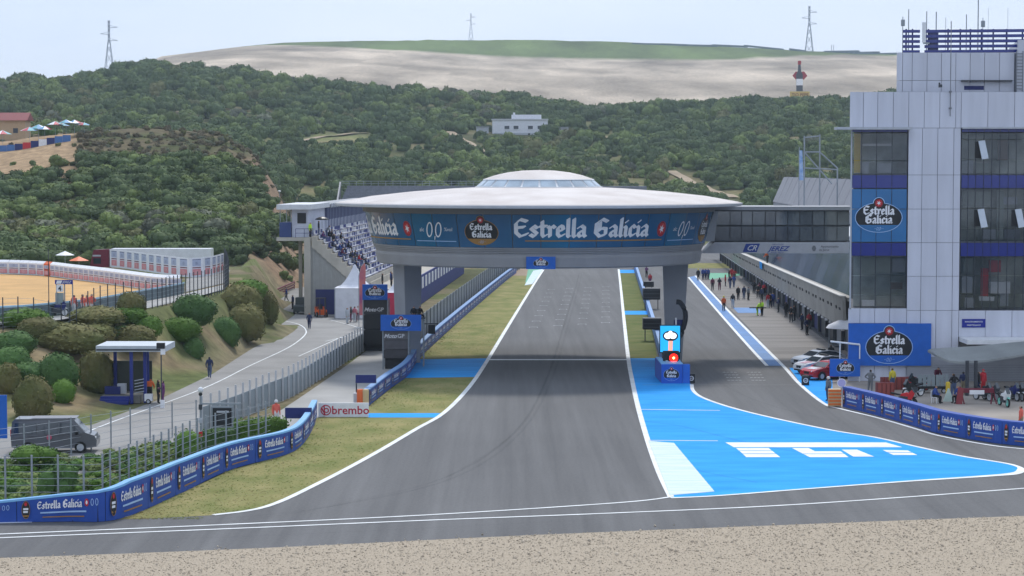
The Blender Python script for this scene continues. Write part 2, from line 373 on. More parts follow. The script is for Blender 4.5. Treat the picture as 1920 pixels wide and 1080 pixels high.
def tnoise(scale, vec, lo=.62, hi=1.35):
    m_ = t.nodes.new('ShaderNodeMapping'); m_.inputs['Scale'].default_value = vec; t.links.new(g.outputs['Position'], m_.inputs[0])
    n_ = t.nodes.new('ShaderNodeTexNoise'); n_.inputs['Scale'].default_value = scale; n_.inputs['Detail'].default_value = 7; n_.inputs['Roughness'].default_value = .65; t.links.new(m_.outputs[0], n_.inputs[0])
    r_ = t.nodes.new('ShaderNodeMapRange'); r_.inputs[1].default_value = .3; r_.inputs[2].default_value = .7; r_.inputs[3].default_value = lo; r_.inputs[4].default_value = hi; t.links.new(n_.outputs[0], r_.inputs[0]); return r_.outputs[0]
mu = t.nodes.new('ShaderNodeVectorMath'); mu.operation = 'SCALE'; mu2 = t.nodes.new('ShaderNodeVectorMath'); mu2.operation = 'SCALE'
t.links.new(at_n.outputs['Color'], mu.inputs[0]); t.links.new(tnoise(.016, (1, .22, .6), .45, 1.35), mu.inputs['Scale']); t.links.new(mu.outputs[0], mu2.inputs[0]); t.links.new(tnoise(.6, (1, 1, 1)), mu2.inputs['Scale'])
t.links.new(mu2.outputs[0], b.inputs['Base Color'])
me.materials.append(tm); terr = bpy.data.objects.new('terrain', me); COL.objects.link(terr); struct(terr)
far = MB().quad((-6000, -500, -3), (6000, -500, -3), (6000, 8000, -3), (-6000, 8000, -3)).build('ground', tm, recalc=False); struct(far)

# ================================================================== FLAT SURFACES OF THE CIRCUIT
def tarmac(name, dark, light, ang=0.0):
    """weathered tarmac: long streaks along the running direction, broad patches, stone grain"""
    m = bpy.data.materials.new(name); m.use_nodes = True; t = m.node_tree; b = t.nodes['Principled BSDF']; b.inputs['Roughness'].default_value = .85; b.inputs['Specular IOR Level'].default_value = .22
    g = t.nodes.new('ShaderNodeTexCoord'); lk = t.links.new
    def nz(vec, scale, det, lo, hi):
        mp_ = t.nodes.new('ShaderNodeMapping'); mp_.inputs['Rotation'].default_value = (0, 0, ang); mp_.inputs['Scale'].default_value = vec; lk(g.outputs['Object'], mp_.inputs[0])
        n = t.nodes.new('ShaderNodeTexNoise'); n.inputs['Scale'].default_value = scale; n.inputs['Detail'].default_value = det; n.inputs['Roughness'].default_value = .62; lk(mp_.outputs[0], n.inputs[0])
        r = t.nodes.new('ShaderNodeMapRange'); r.inputs[1].default_value = .3; r.inputs[2].default_value = .7; r.inputs[3].default_value = lo; r.inputs[4].default_value = hi; lk(n.outputs[0], r.inputs[0]); return r.outputs[0]
    def mul(x, y): q = t.nodes.new('ShaderNodeMath'); q.operation = 'MULTIPLY'; lk(x, q.inputs[0]); lk(y, q.inputs[1]); return q.outputs[0]
    f = mul(mul(mul(nz((1, .022, 1), 1.1, 5, .80, 1.18), nz((1, .01, 1), .28, 3, .84, 1.14)), nz((1, 1, 1), .045, 3, .9, 1.1)), nz((1, 1, 1), 5.5, 4, .86, 1.14))
    c = t.nodes.new('ShaderNodeMixRGB'); c.inputs[1].default_value = (*dark, 1); c.inputs[2].default_value = (*light, 1); r = t.nodes.new('ShaderNodeMapRange'); r.inputs[1].default_value = .65; r.inputs[2].default_value = 1.35; lk(f, r.inputs[0]); lk(r.outputs[0], c.inputs[0]); lk(c.outputs[0], b.inputs['Base Color'])
    bp = t.nodes.new('ShaderNodeBump'); bp.inputs['Strength'].default_value = .25; bp.inputs['Distance'].default_value = .03; lk(nz((1, 1, 1), 14, 3, 0, 1), bp.inputs['Height']); lk(bp.outputs[0], b.inputs['Normal']); return m
ASPH = tarmac('asphalt', (.088, .0885, .091), (.166, .166, .167), R(2.55))
ASPH2 = M('pit_lane_asphalt', (.088, .089, .092), .85, scale=.3, stretch=(1, .08, 1), bump=.2, bscale=14, col2=(.118, .118, .12), spec=.3)
ROADM = M('service_road_asphalt', (.27, .262, .25), .9, var=.12, scale=.25, bump=.15)
CONCP = M('concrete_paving', (.36, .352, .335), .9, var=.12, scale=.2, bump=.15)
APRON = M('pit_apron_paving', (.155, .142, .13), .85, scale=.25, stretch=(.25, 1.6, 1), col2=(.24, .222, .205))
PADD = M('paddock_paving', (.30, .265, .23), .9, var=.14, scale=.3)
GRASS = M('verge_grass', (.165, .185, .058), .95, scale=.45, col2=(.30, .265, .115), bump=.6, bscale=9, spec=.1, detail=10, stretch=(1, .55, 1))
GRASSR = M('pit_verge_grass', (.10, .13, .035), .95, scale=.4, col2=(.165, .165, .06), bump=.5, bscale=9, spec=.1)
SAND = M('orange_sand', (.56, .335, .13), .95, var=.12, scale=.3, bump=.3)
GRAV = M('gravel', (.36, .30, .225), .95, scale=12, col2=(.52, .44, .34), bump=1, bscale=22, spec=.1)
GREENP = flat('green_paint', (.03, .33, .17))
lb = gps([(-160, 985), (0, 980), (220, 974), (333, 928), (433, 881), (533, 854), (567, 834), (593, 784), (692, 761), (765, 704), (795, 663), (870, 594), (947, 528)])
far_l, far_r = Vector((9, 470, 0)), Vector((70, 470, 0))
sheet('race_track', [Vector((-46, 82, 0))]+lb+[far_l, far_r, Vector((75, 82, 0))], ASPH, 0)
sheet('service_road', gps([(-160, 905), (-160, 800), (0, 800), (170, 797), (300, 748), (400, 700), (470, 655), (533, 622), (528, 608), (514, 590), (525, 560), (548, 525), (540, 492), (560, 478), (582, 500), (585, 560), (720, 560), (720, 634), (690, 651), (643, 680), (557, 736), (500, 761), (440, 787), (376, 811), (120, 905)]), ROADM, -.012)
sheet('access_road', gps([(470, 806), (560, 747), (640, 692), (700, 648), (720, 626), (800, 600), (800, 655), (765, 703), (692, 759), (600, 772), (590, 800), (565, 834), (500, 858)]), CONCP, -.008)
sheet('paddock_ground', gps([(1547, 757), (1577, 764), (1647, 781), (1713, 800), (1760, 813), (1850, 829), (1920, 837), (2300, 860), (2300, 650), (1900, 640), (1590, 640), (1560, 700)]), PADD, .008)
sheet('pit_apron', gps([(1306, 517), (1425, 517), (1500, 560), (1620, 660), (1640, 700), (1560, 760), (1545, 757), (1470, 688), (1400, 610)]), APRON, .004)
# verges
WL = [(400, 966), (500, 950), (600, 905), (700, 852), (780, 805), (830, 776), (872, 735), (905, 690), (950, 616), (1003, 530), (1019, 506)]
wl = catmull(gps(WL), 6)
def lines_between(a, b): return a+b[::-1]
sheet('verge', lb[2:]+gps([(962, 514), (1006, 514)])+wl[:-6][::-1]+gps([(330, 970)]), GRASS, .006)
sheet('pit_verge', gps([(1161, 512), (1190, 512), (1205, 560), (1224, 622), (1233, 672), (1178, 672), (1167, 560)]), GRASSR, .006)
sheet('far_verge', gps([(1290, 503), (1372, 503), (1378, 494), (1290, 493)]), GRASS, .004)
sheet('far_dirt', gps([(948, 517), (1000, 517), (1006, 504), (962, 504)]), M('dirt', (.32, .24, .17), .95), .010)
sheet('green_runoff', gps([(985, 530), (1002, 527), (1016, 505), (990, 505)]), GREENP, .014)
sheet('green_runoff', gps([(1330, 524), (1392, 516), (1392, 512), (1330, 512)]), GREENP, .012)
# blue painted strips over the verges
for q in ([(690, 783), (826, 783), (834, 775), (690, 775)], [(752, 709), (893, 707), (917, 672), (772, 674)], [(1169, 590), (1215, 590), (1213, 583), (1168, 583)], [(1161, 512), (1190, 512), (1189, 506), (1160, 506)]):
    sheet('blue_paint', gps(q), LBLUE, .012)
# big blue run-off at the pit entry
PL = [(1297, 721), (1300, 733), (1318, 746), (1370, 764), (1450, 784), (1560, 807), (1640, 820), (1720, 838), (1800, 855), (1880, 868), (1908, 875), (1914, 881), (1903, 888), (1850, 893), (1700, 903), (1500, 918), (1345, 930), (1258, 934)]
RWL = [(1160, 505), (1164, 540), (1170, 600), (1178, 672), (1185, 712), (1196, 762), (1215, 828), (1236, 886), (1258, 932)]
pl = catmull(gps(PL), 5); rwl = catmull(gps(RWL), 6)
sheet('blue_paint', pl+rwl[18:][::-1]+gps([(1233, 672), (1245, 700), (1290, 718)]), LBLUE, .012)
ribbon('white_line', gps(PL), lambda s: .28+.35*max(0, 1-abs(s-.72)/.12), .020, LINEW)
ribbon('white_line', gps(RWL), .34, .020, LINEW)
ribbon('white_line', gps(WL), .34, .020, LINEW)
for a, b2 in (((1200, 768), (1350, 770)), ((1216, 826), (1346, 827))): ribbon('white_line', gps([a, b2]), .2, .020, LINEW, 0)
KERB = M('kerb_paint', (.66, .72, .74), .7, scale=.9, stretch=(.25, 2.2, 1), col2=(.45, .62, .68))
o = MB()
for k in range(14):       # ribbed kerb blocks
    a0, a1 = k/14, (k+.93)/14
    def kp(s, t): return gp(1216+ (1256-1216)*s + t*(48+(343-1256-48+0)*s*0+36*s), 828+(930-828)*s+t*(4-11*s), .0)
    o.hexa([kp(a0, 0), kp(a0, 1), kp(a1, 1), kp(a1, 0)]+[kp(a0, 0)+Vector((0, 0, .05)), kp(a0, 1)+Vector((0, 0, .05)), kp(a1, 1)+Vector((0, 0, .035)), kp(a1, 0)+Vector((0, 0, .035))])
struct(o.build('kerb', KERB))
o = MB()
def kp2(s, t): return gp(1018-(20)*s-t*18, 505+28*s+t*3, 0)
o.hexa([kp2(0, 0), kp2(1, 0), kp2(1, .8), kp2(0, 1)]+[q+Vector((0, 0, .06)) for q in (kp2(0, 0), kp2(1, 0), kp2(1, .8), kp2(0, 1))]); struct(o.build('kerb', KERB))
# lines across the last corner
ribbon('white_line', gps([(-200, 1011), (0, 1002), (400, 985), (800, 966), (1160, 943), (1258, 932)]), .22, .018, LINEW)
ribbon('white_line', gps([(-200, 1019), (0, 1009), (400, 993), (800, 976), (1160, 962), (1500, 946), (1920, 916), (2200, 893)]), .22, .018, LINEW)
ribbon('white_line', gps([(-100, 982), (0, 981), (60, 979)]), .3, .018, LINEW)
# pit lane: blue lane marking with white borders, exit line, start line, grid boxes
bl, br = [(1291, 520), (1340, 577), (1400, 645), (1438, 686)], [(1304, 517), (1360, 577), (1425, 643), (1468, 686)]
sheet('blue_paint', gps(bl)+gps(br)[::-1], M('lane_blue', (.035, .17, .42), .6, scale=.3), .012)
ribbon('white_line', gps(bl), .3, .020, LINEW)
ribbon('white_line', gps(br+[(1500, 721), (1545, 757), (1577, 767), (1647, 784), (1713, 803), (1760, 817), (1850, 834), (1920, 842), (2050, 852)]), .3, .020, LINEW)
sheet('blue_paint', gps([(1480, 690), (1560, 690), (1562, 760), (1548, 757), (1503, 722)]), LBLUE, .012)
sheet('blue_paint', gps([(1374, 577), (1420, 577), (1432, 587), (1384, 587)]), M('lane_blue', (0, 0, 0)), .010)
sheet('start_line', gps([(914, 675.5), (1178, 675.5), (1178, 673.6), (915, 673.6)]), LINEW, .016)
ribbon('white_line', gps([(1205, 722), (1320, 722), (1505, 722)]), .1, .016, M('worn_paint', (.26, .26, .26), .7), 0)
g = MB()
for r_ in range(9):
    for c_ in range(4):
        D0 = 226+r_*9+c_*2.25; x = -2.47+.0445*(D0-179.5)+2.2+c_*2.55
        g.quad((x, D0, .016), (x+.95, D0, .016), (x+.95, D0+.25, .016), (x, D0+.25, .016))
        for e in (0, .85): g.quad((x+e, D0-.6, .016), (x+e+.1, D0-.6, .016), (x+e+.1, D0, .016), (x+e, D0, .016))
struct(g.build('grid_boxes', M('grid_paint', (.36, .365, .38), .7, var=.3, scale=1.5), recalc=False))
g = MB()
for px in (1355, 1400):
    for k in range(4):
        for q in range(4): p = gp(px+q*7+k*3, 698+k*5, .016); g.quad(p, p+Vector((.22, 0, 0)), p+Vector((.25, .12, 0)), p+Vector((.03, .12, 0)))
struct(g.build('pit_entry_dots', LINEW, recalc=False))
# white lettering blocks on the blue run-off
g = MB()
def gq(*p): g.quad(*[gp(x, y, .018) for x, y in p])
gq((1376, 838.4), (1692, 838.4), (1661, 829.5), (1360, 829.5))
for q in ([(1380, 840), (1441, 840), (1447, 844.6), (1385.5, 844.6)], [(1386.5, 845.4), (1448, 845.4), (1454, 850.2), (1392, 850.2)], [(1393, 851), (1455, 851), (1463, 857), (1399, 857)], [(1485, 840), (1516, 840), (1528, 846), (1576, 846), (1582, 850.4), (1505, 850.4)], [(1506.5, 851.2), (1583, 851.2), (1591, 857), (1518, 857)], [(1578, 843), (1607, 843), (1639, 856), (1600, 856)], [(1655, 843.5), (1702, 844.5), (1709, 848), (1663, 847.6)], [(1665, 848.6), (1711, 849), (1720, 853), (1675, 853)]): gq(*q)
struct(g.build('ground_lettering', LINEW, recalc=False))
# service road edge lines
ribbon('white_line', gps([(120, 838), (177, 804), (377, 730), (470, 685), (540, 652), (570, 630), (573, 618), (560, 608), (535, 602)]), .14, .004, LINEW)
ribbon('white_line', gps([(610, 640), (680, 622), (668, 613), (620, 600)]), .12, .004, LINEW)
ribbon('white_line', gps([(560, 668), (640, 632)]), .12, .004, LINEW)
# gravel trap in front
gr = catmull(gps([(-300, 1052), (0, 1047), (500, 1028), (1000, 1004), (1500, 984), (1920, 968), (2300, 955)]), 4)
sheet('gravel_trap', gr+[Vector((60, 60, 0)), Vector((-60, 60, 0))], GRAV, .02)
# ---- instancing helper for what nobody could count
def scatter(name, pts, protos, mat_label, cat, protocol=None):
    """one object: points with scale / turn / choice, and a node group that sets a mesh on each"""
    pc = bpy.data.collections.new(name+'_shapes')
    for p in protos: pc.objects.link(p)
    me = bpy.data.meshes.new(name); me.from_pydata([p[0] for p in pts], [], [])
    a = me.attributes.new('sc', 'FLOAT_VECTOR', 'POINT'); a.data.foreach_set('vector', [c for p in pts for c in p[1]])
    a = me.attributes.new('turn', 'FLOAT_VECTOR', 'POINT'); a.data.foreach_set('vector', [c for p in pts for c in (p[2] if isinstance(p[2], tuple) else (0, 0, p[2]))])
    a = me.attributes.new('pick', 'INT', 'POINT'); a.data.foreach_set('value', [p[3] for p in pts])
    o = bpy.data.objects.new(name, me); COL.objects.link(o)
    ng = bpy.data.node_groups.new(name, 'GeometryNodeTree')
    ng.interface.new_socket('Geometry', in_out='INPUT', socket_type='NodeSocketGeometry'); ng.interface.new_socket('Geometry', in_out='OUTPUT', socket_type='NodeSocketGeometry')
    n = ng.nodes; gi = n.new('NodeGroupInput'); go = n.new('NodeGroupOutput'); ci = n.new('GeometryNodeCollectionInfo'); ci.inputs[0].default_value = pc; ci.inputs[1].default_value = True; ci.inputs[2].default_value = True
    ip = n.new('GeometryNodeInstanceOnPoints'); ip.inputs['Pick Instance'].default_value = True
    def attr(nm, ty): q = n.new('GeometryNodeInputNamedAttribute'); q.data_type = ty; q.inputs[0].default_value = nm; return q.outputs[0]
    ng.links.new(gi.outputs[0], ip.inputs['Points']); ng.links.new(ci.outputs[0], ip.inputs['Instance']); ng.links.new(attr('pick', 'INT'), ip.inputs['Instance Index'])
    ng.links.new(attr('turn', 'FLOAT_VECTOR'), ip.inputs['Rotation']); ng.links.new(attr('sc', 'FLOAT_VECTOR'), ip.inputs['Scale']); ng.links.new(ip.outputs[0], go.inputs[0])
    md = o.modifiers.new('scatter', 'NODES'); md.node_group = ng
    tag(o, mat_label, cat, kind='stuff'); return o
def unlink(o): COL.objects.unlink(o); return o
rng = random.Random(3)
STONE = M('pebble', (.32, .265, .20), .9, scale=3, col2=(.56, .48, .375), rnd=.28, spec=.2)
peb = []
for k in range(3):
    mb = MB().ell((0, 0, 0), (1, .8+.1*k, .6), 6, 4); mb.v = [tuple(Vector(p)*(1+.25*noise.noise(Vector(p)*1.7+Vector((k*9, 0, 0))))) for p in mb.v]; peb.append(unlink(mb.build('pebble', STONE)))
P_ = []
for k in range(60000):
    x, y = rng.uniform(-26, 26), 82+rng.random()**.8*26
    lim = np.interp(x, [p.x for p in gr], [p.y for p in gr])+rng.gauss(0, .12)+(abs(rng.gauss(0, .7)) if rng.random() < .06 else 0)
    if y > lim or abs(x) > y*.26+1: continue
    s = .016+.034*rng.random()**2.5+(.05 if rng.random() < .012 else 0); P_.append(((x, y, .02+s*.2), (s, s, s), (rng.random(), rng.random(), rng.random()*6.28), rng.randrange(3)))
scatter('gravel_stones', P_, peb, 'loose beige gravel stones in front of the track', 'gravel')

# ================================================================== VEGETATION
LEAF_H = M('scrub_leaf', (.076, .110, .044), .8, scale=.35, col2=(.125, .165, .066), rnd=.24, spec=.15)
LEAF_M = M('mid_scrub_leaf', (.120, .165, .050), .8, scale=.35, col2=(.185, .225, .075), rnd=.28, spec=.15)
LEAF_S = M('grey_scrub_leaf', (.135, .148, .098), .8, scale=.35, col2=(.20, .205, .135), rnd=.28, spec=.15)
LEAF_D = M('dry_scrub_leaf', (.13, .11, .065), .8, scale=.35, col2=(.19, .155, .09), rnd=.28, spec=.15)
LEAF_O = M('olive_leaf', (.130, .140, .058), .8, scale=.35, col2=(.20, .19, .085), rnd=.3, spec=.15)
LEAF_G = M('clipped_green_leaf', (.055, .115, .034), .8, scale=1.2, col2=(.095, .175, .048), rnd=.2, spec=.15)
LEAF_B = M('clipped_bronze_leaf', (.100, .120, .036), .8, scale=1.0, col2=(.170, .142, .056), rnd=.2, spec=.15)
LEAF_L = M('fresh_green_leaf', (.075, .155, .022), .8, scale=1.2, col2=(.13, .225, .04), rnd=.15, spec=.15)
LEAF_Y = M('broom_leaf', (.16, .165, .03), .8, scale=1.0, col2=(.26, .23, .04), rnd=.15, spec=.15)
BARK = M('bark', (.10, .075, .05), .9)
def leaf_shell(mb, rg, c, r, n, leaf, flat_=.4):
    """leaf-sized faces spread over and just under a lobe's surface"""
    for _ in range(n):
        z = rg.uniform(-.75, 1); a = rg.uniform(0, 6.283); q = math.sqrt(max(0, 1-z*z)); d = Vector((q*math.cos(a), q*math.sin(a), z)); k = rg.uniform(.86, 1.07)
        p = Vector((c[0]+d.x*r[0]*k, c[1]+d.y*r[1]*k, c[2]+d.z*r[2]*k)); nrm = (d+Vector((rg.gauss(0, flat_), rg.gauss(0, flat_), rg.gauss(0, flat_)))).normalized()
        u = nrm.orthogonal().normalized(); u.rotate(Matrix.Rotation(rg.uniform(0, 6.28), 3, nrm)); v = nrm.cross(u); s = leaf*rg.uniform(.6, 1.35)
        mb.add([p-u*s, p+v*s*.55, p+u*s, p-v*s*.55], [(0, 1, 2, 3)])
def bush_mesh(name, seed, lobes, nl, leaf, mat, spread=.55):
    rg = random.Random(seed); mb = MB()
    for i in range(lobes):
        a = rg.uniform(0, 6.28); d = rg.random()**.6*spread; r = rg.uniform(.26, .5); c = (math.cos(a)*d, math.sin(a)*d, rg.uniform(.30, .85) if i else .75)
        mb.ell(c, (r*.88, r*.88, r*.85), 8, 6); leaf_shell(mb, rg, c, (r, r, r*.98), nl, leaf, .7)
    mb.ell((0, 0, .22), (.6, .6, .3), 10, 6)
    return unlink(mb.build(name, mat, recalc=False))
protos = [bush_mesh('scrub_shape', 10+k, 8+k % 3, 60, .10, (LEAF_H, LEAF_H, LEAF_M, LEAF_M, LEAF_O, LEAF_S, LEAF_D, LEAF_D)[k], .55+.04*(k % 3)) for k in range(8)]
def tone(x, y, rg):
    a = 1.3*noise.noise((x*.018, y*.012, 31))+.35*noise.noise((x*.08, y*.08, 9))+rg.gauss(0, .16)
    return rg.choice((0, 1, 0, 1, 0, 2)) if a < .08 else (rg.choice((2, 3, 0, 3, 1)) if a < .4 else rg.choice((4, 4, 5, 2, 3)))
house_p = hit(975, 256)
PATHPTS = []; PATHM = M('track_dirt', (.36, .28, .19), .95, var=.15, scale=.3)
for k, pl_ in enumerate(([(842, 248), (858, 258), (880, 270), (905, 286)], [(1258, 322), (1290, 340), (1320, 352), (1345, 362), (1375, 372)], [(560, 266), (600, 258), (640, 254), (690, 250)], [(1068, 250), (1095, 254), (1130, 258), (1190, 262)], [(330, 212), (420, 205), (520, 208)])):
    pt_ = [hit(x, y, 480) for x, y in pl_]; cp = [Vector((p.x, p.y, zt(p.x, p.y)+.35)) for p in catmull(pt_, 8)]; PATHPTS += cp; a_, b_ = ribbon_pts(cp, 3.2); n_ = len(cp)
    struct(MB().add(a_+b_, [(n_+i, n_+i+1, i+1, i) for i in range(n_-1)]).build('hill_track', PATHM, recalc=False))
pts = []; rg = random.Random(11)
for k in range(25000):
    D = rg.uniform(505, 975); px = rg.uniform(-260, 2050); x = (px-960)/4000*D
    if rg.random() > D/975: continue
    n = noise.noise((x*.02, D*.02, 7)); n3 = noise.noise((x*.045, D*.03, 21))
    edge = interp(px, PXC, [960]*9+[965, 975, 960, 955, 955, 955, 955, 955])+noise.noise((x*.05, 0, 2))*14
    if D > edge: continue
    if any(abs(x-q.x) < 3.2 and -17 < D-q.y < 5 for q in PATHPTS): continue
    if n < -.42 and rg.random() < .7: continue
    if n3 < (-.16 if D < 740 else -.33) and rg.random() < .82: continue
    if abs(x-house_p.x) < 19 and -24 < D-house_p.y < 14: continue
    z = zt(x, D)
    if z < 1: continue
    s = (1.1+3.4*rg.random()**1.9)*(.85+.4*n3)*(1.15 if D > 860 else .95)
    pts.append(((x, D, z-.2), (s, s, s*rg.uniform(.85, 1.3)), rg.uniform(0, 6.28), tone(x, D, rg)))
for k in range(420):        # scattered full-grown trees
    D = rg.uniform(515, 950); px = rg.uniform(-200, 2000); x = (px-960)/4000*D; z = zt(x, D)
    if z < 1 or (abs(x-house_p.x) < 22 and -40 < D-house_p.y < 14) or any(abs(x-q.x) < 6 and -24 < D-q.y < 7 for q in PATHPTS): continue
    s = rg.uniform(3.2, 5.2); pts.append(((x, D, z-.2), (s*.85, s*.85, s), rg.uniform(0, 6.28), rg.choice((0, 1, 2, 3, 4))))
for k in range(8200):       # scrub on the near spur
    D = rg.uniform(254, 470); px = rg.uniform(-200, 560); x = (px-960)/4000*D; z = zt(x, D); n = noise.noise((x*.06, D*.06, 1)); n2 = noise.noise((x*.15, D*.15, 5))
    if D < 303 and (z < 3.5 or px > 455 or (120 < px < 455 and D < 293)): continue
    if px > 488+rg.gauss(0, 16) and D < 450 and rg.random() < .8: continue
    dens = .95 if D < 388 else (.95 if D < 440 else .6)
    if px < 150 and 372 < D < 440: dens = .03
    if px > 330: dens = min(dens*1.4, .8) if D > 385 else dens
    if rg.random() > dens*(.5+.9*n+.4*n2+.3): continue
    s = (.5+1.75*rg.random()**1.5)*(1.15 if D < 388 else .42); pts.append(((x, D, z-.12), (s*1.1, s*1.1, s*rg.uniform(.7, 1.15)), rg.uniform(0, 6.28), tone(x*2.2, D*2.2, rg) if D < 392 else rg.choice((6, 7, 7, 4, 5))))
scatter('hillside_scrub', pts, protos, 'dense dark green maquis scrub covering the hillsides', 'scrub')
yp = [bush_mesh('broom_shape', 50+k, 6, 60, .1, LEAF_Y, .5) for k in range(2)]
tag(scatter('broom_scrub', [((h.x, h.y, h.z-.1), (s, s, s*.8), rg.random()*6, k % 2) for k, (h, s) in enumerate([(hit(px, py), s) for px, py, s in ((420, 254, 1.7), (436, 256, 2.0), (450, 260, 1.8), (462, 272, 1.8), (478, 280, 2.0), (496, 292, 2.2), (505, 300, 2.2), (515, 312, 2.), (30, 335, 1.3))])], yp, 'yellow flowering broom on the crest of the spur', 'broom'), None, None)
# clipped bushes on the bank, each a thing of its own
def topiary(name, seed, mat, n=1500, leaf=.036):
    rg = random.Random(seed); mb = MB(); V0 = len(mb.v); mb.ell((0, 0, .46), (.485, .485, .47), 18, 12)
    def shp(p):
        d = Vector(p)-Vector((0, 0, .46)); k = 1+.12*noise.noise(Vector(p)*2.6+Vector((seed, 0, 0)))+.05*noise.noise(Vector(p)*8); return Vector((0, 0, .46))+Vector((d.x*k, d.y*k, d.z*k*(.96 if d.z > 0 else 1)))
    leaf_shell(mb, rg, (0, 0, .46), (.5, .5, .5), n, leaf, .45); mb.v = [tuple(shp(p)) for p in mb.v]
    return mb.build(name, mat, recalc=False)
TOPI = {}
for key, mt in (('g', LEAF_G), ('b', LEAF_B), ('l', LEAF_L)): TOPI[key] = [unlink(topiary('crown', 70+k+ord(key), mt)).data for k in range(3)]
STEM = unlink(MB().tube([(0, 0, -.25), (.01, .01, .3)], [.05, .03], 6).build('trunk', BARK)).data
BW = {'g': 'green', 'b': 'bronze tinged', 'l': 'fresh green'}
BUSH = [(40, 616, 95, 34, 'l', 'low spreading', 'at the top of the bank by the sand trap'), (65, 642, 92, 44, 'b', 'low wide', 'below the spreading one beside the sand trap fence'), (115, 668, 142, 54, 'b', 'very wide box-clipped', 'in the middle of the bank'), (172, 630, 112, 36, 'b', 'flat-topped wide', 'just under the marshals at the fence'),
 (172, 650, 78, 36, 'b', 'small flat', 'between the widest bush and the shelter roof'), (15, 676, 92, 46, 'g', 'half hidden round', 'uphill of the bank corner'), (16, 703, 72, 46, 'g', 'rounded', 'above the bronze bush at the bank corner'), (8, 742, 56, 58, 'b', 'dark round', 'at the bank corner beside the blue panel'), (50, 726, 76, 40, 'g', 'low round', 'just above the olive dome behind the van'),
 (102, 734, 82, 72, 'g', 'large domed', 'in the middle of the bank left of the shelter'), (176, 738, 68, 84, 'b', 'tall egg-shaped', 'touching the shelter'), (56, 790, 78, 78, 'b', 'big dome-shaped', 'directly behind the van'), (115, 753, 48, 40, 'l', 'small round', 'at the foot of the large green dome'), (222, 653, 62, 32, 'g', 'small low', 'behind the shelter roof'),
 (242, 607, 62, 46, 'b', 'square-clipped', 'against the sand trap fence'), (238, 620, 66, 30, 'l', 'low', 'below the square-clipped one'), (358, 613, 90, 60, 'g', 'large rounded', 'below the bend of the plateau fence'), (447, 609, 84, 72, 'b', 'large rounded', 'near the end of the plateau fence'), (443, 624, 40, 40, 'g', 'small dark round', 'tucked between the large ones at the bend'),
 (462, 562, 72, 36, 'l', 'low', 'at the end of the plateau fence'), (500, 609, 42, 60, 'b', 'dark reddish upright', 'at the outer end of the bank'), (455, 642, 80, 72, 'b', 'large domed', 'overlooking the road bend'), (420, 653, 56, 60, 'g', 'full round', 'on the slope above the road bend'), (335, 643, 76, 44, 'l', 'low spreading', 'on the grassy slope above the road'),
 (360, 675, 42, 42, 'g', 'small upright', 'alone on the grassy slope'), (240, 668, 100, 44, 'b', 'wide', 'right behind the shelter'), (272, 645, 60, 40, 'l', 'round', 'uphill of the shelter')]
for k, (cx, by, bw, bh, kd, adj, where) in enumerate(BUSH):
    p = hit(cx, by); s = p.y/4000; root = thing('clipped_bush', f'{adj} {BW[kd]} clipped bush {where}', 'bush', p+Vector((0, bw*s*.4, .0)), 0, 'clipped bushes on the bank'); root.location.z = zt(root.location.x, root.location.y)
    c = bpy.data.objects.new('crown', TOPI[kd][k % 3]); COL.objects.link(c); c.parent = root; c.scale = (bw*s, bw*s*.95, bh*s+.35); c.rotation_euler.z = k*1.7; c.location.z = -.25
    tr = bpy.data.objects.new('trunk', STEM); COL.objects.link(tr); tr.parent = root; tr.scale = (2, 2, 1)
# hedges, rough shrubs and weeds behind the near barrier
def shrub(name, label, px, py, w_, h_, mat, seed, n=500, leaf=.09, yw=.8):
    p = gp(px, py); rg = random.Random(seed); root = thing(name, label, 'shrub', p)
    mb = MB()
    for i in range(7):
        a = rg.uniform(0, 6.28); d = rg.random()**.5*.26; r = rg.uniform(.22, .32); c = (math.cos(a)*d*w_, math.sin(a)*d*w_*yw, h_*rg.uniform(.3, .68)); mb.ell(c, (r*w_*.85, r*w_*yw*.85, r*h_*.9), 8, 6); leaf_shell(mb, rg, c, (r*w_, r*w_*yw, r*h_*1.05), n//5, leaf, .6)
    mb.build('crown', mat, root, recalc=False); MB().tube([(0, 0, -.1), (0, 0, h_*.4)], [.06, .03], 6).build('trunk', BARK, root); return root
def hedge(name, label, a, b_, wd, h, mat, seed):
    A, B = gp(*a), gp(*b_); Ln = (B-A).length; rg = random.Random(seed); root = thing(name, label, 'hedge', A, math.atan2(B.y-A.y, B.x-A.x)); mb = MB(); mb.box((Ln/2, 0, h*.47), (Ln*.97, wd*.9, h*.94))
    for _ in range(int(900*Ln*h/4)):
        f = rg.random(); x = rg.uniform(0, Ln)
        if f < .4: p = Vector((x, rg.uniform(-wd/2, wd/2), h)); nn = Vector((0, 0, 1))
        elif f < .85: sd_ = -1 if rg.random() < .75 else 1; p = Vector((x, sd_*wd/2, rg.uniform(0, h))); nn = Vector((0, sd_, .2))
        else: p = Vector((0 if rg.random() < .5 else Ln, rg.uniform(-wd/2, wd/2), rg.uniform(0, h))); nn = Vector((1, 0, 0))
        p += Vector((rg.gauss(0, .04), rg.gauss(0, .05), rg.gauss(0, .06)+.08*noise.noise((p.x*1.5, p.z, 0)))); nn = (nn+Vector((rg.gauss(0, .5), rg.gauss(0, .5), rg.gauss(0, .5)))).normalized(); u = nn.orthogonal().normalized(); v = nn.cross(u); s = .085*rg.uniform(.6, 1.4)
        mb.add([p-u*s, p+v*s*.6, p+u*s, p-v*s*.6], [(0, 1, 2, 3)])
    mb.build('foliage', mat, root, recalc=False); return root
hedge('hedge', 'bright green box hedge beside the marshal in the white helmet', (432, 838), (527, 828), 1.6, 1.5, LEAF_L, 5)
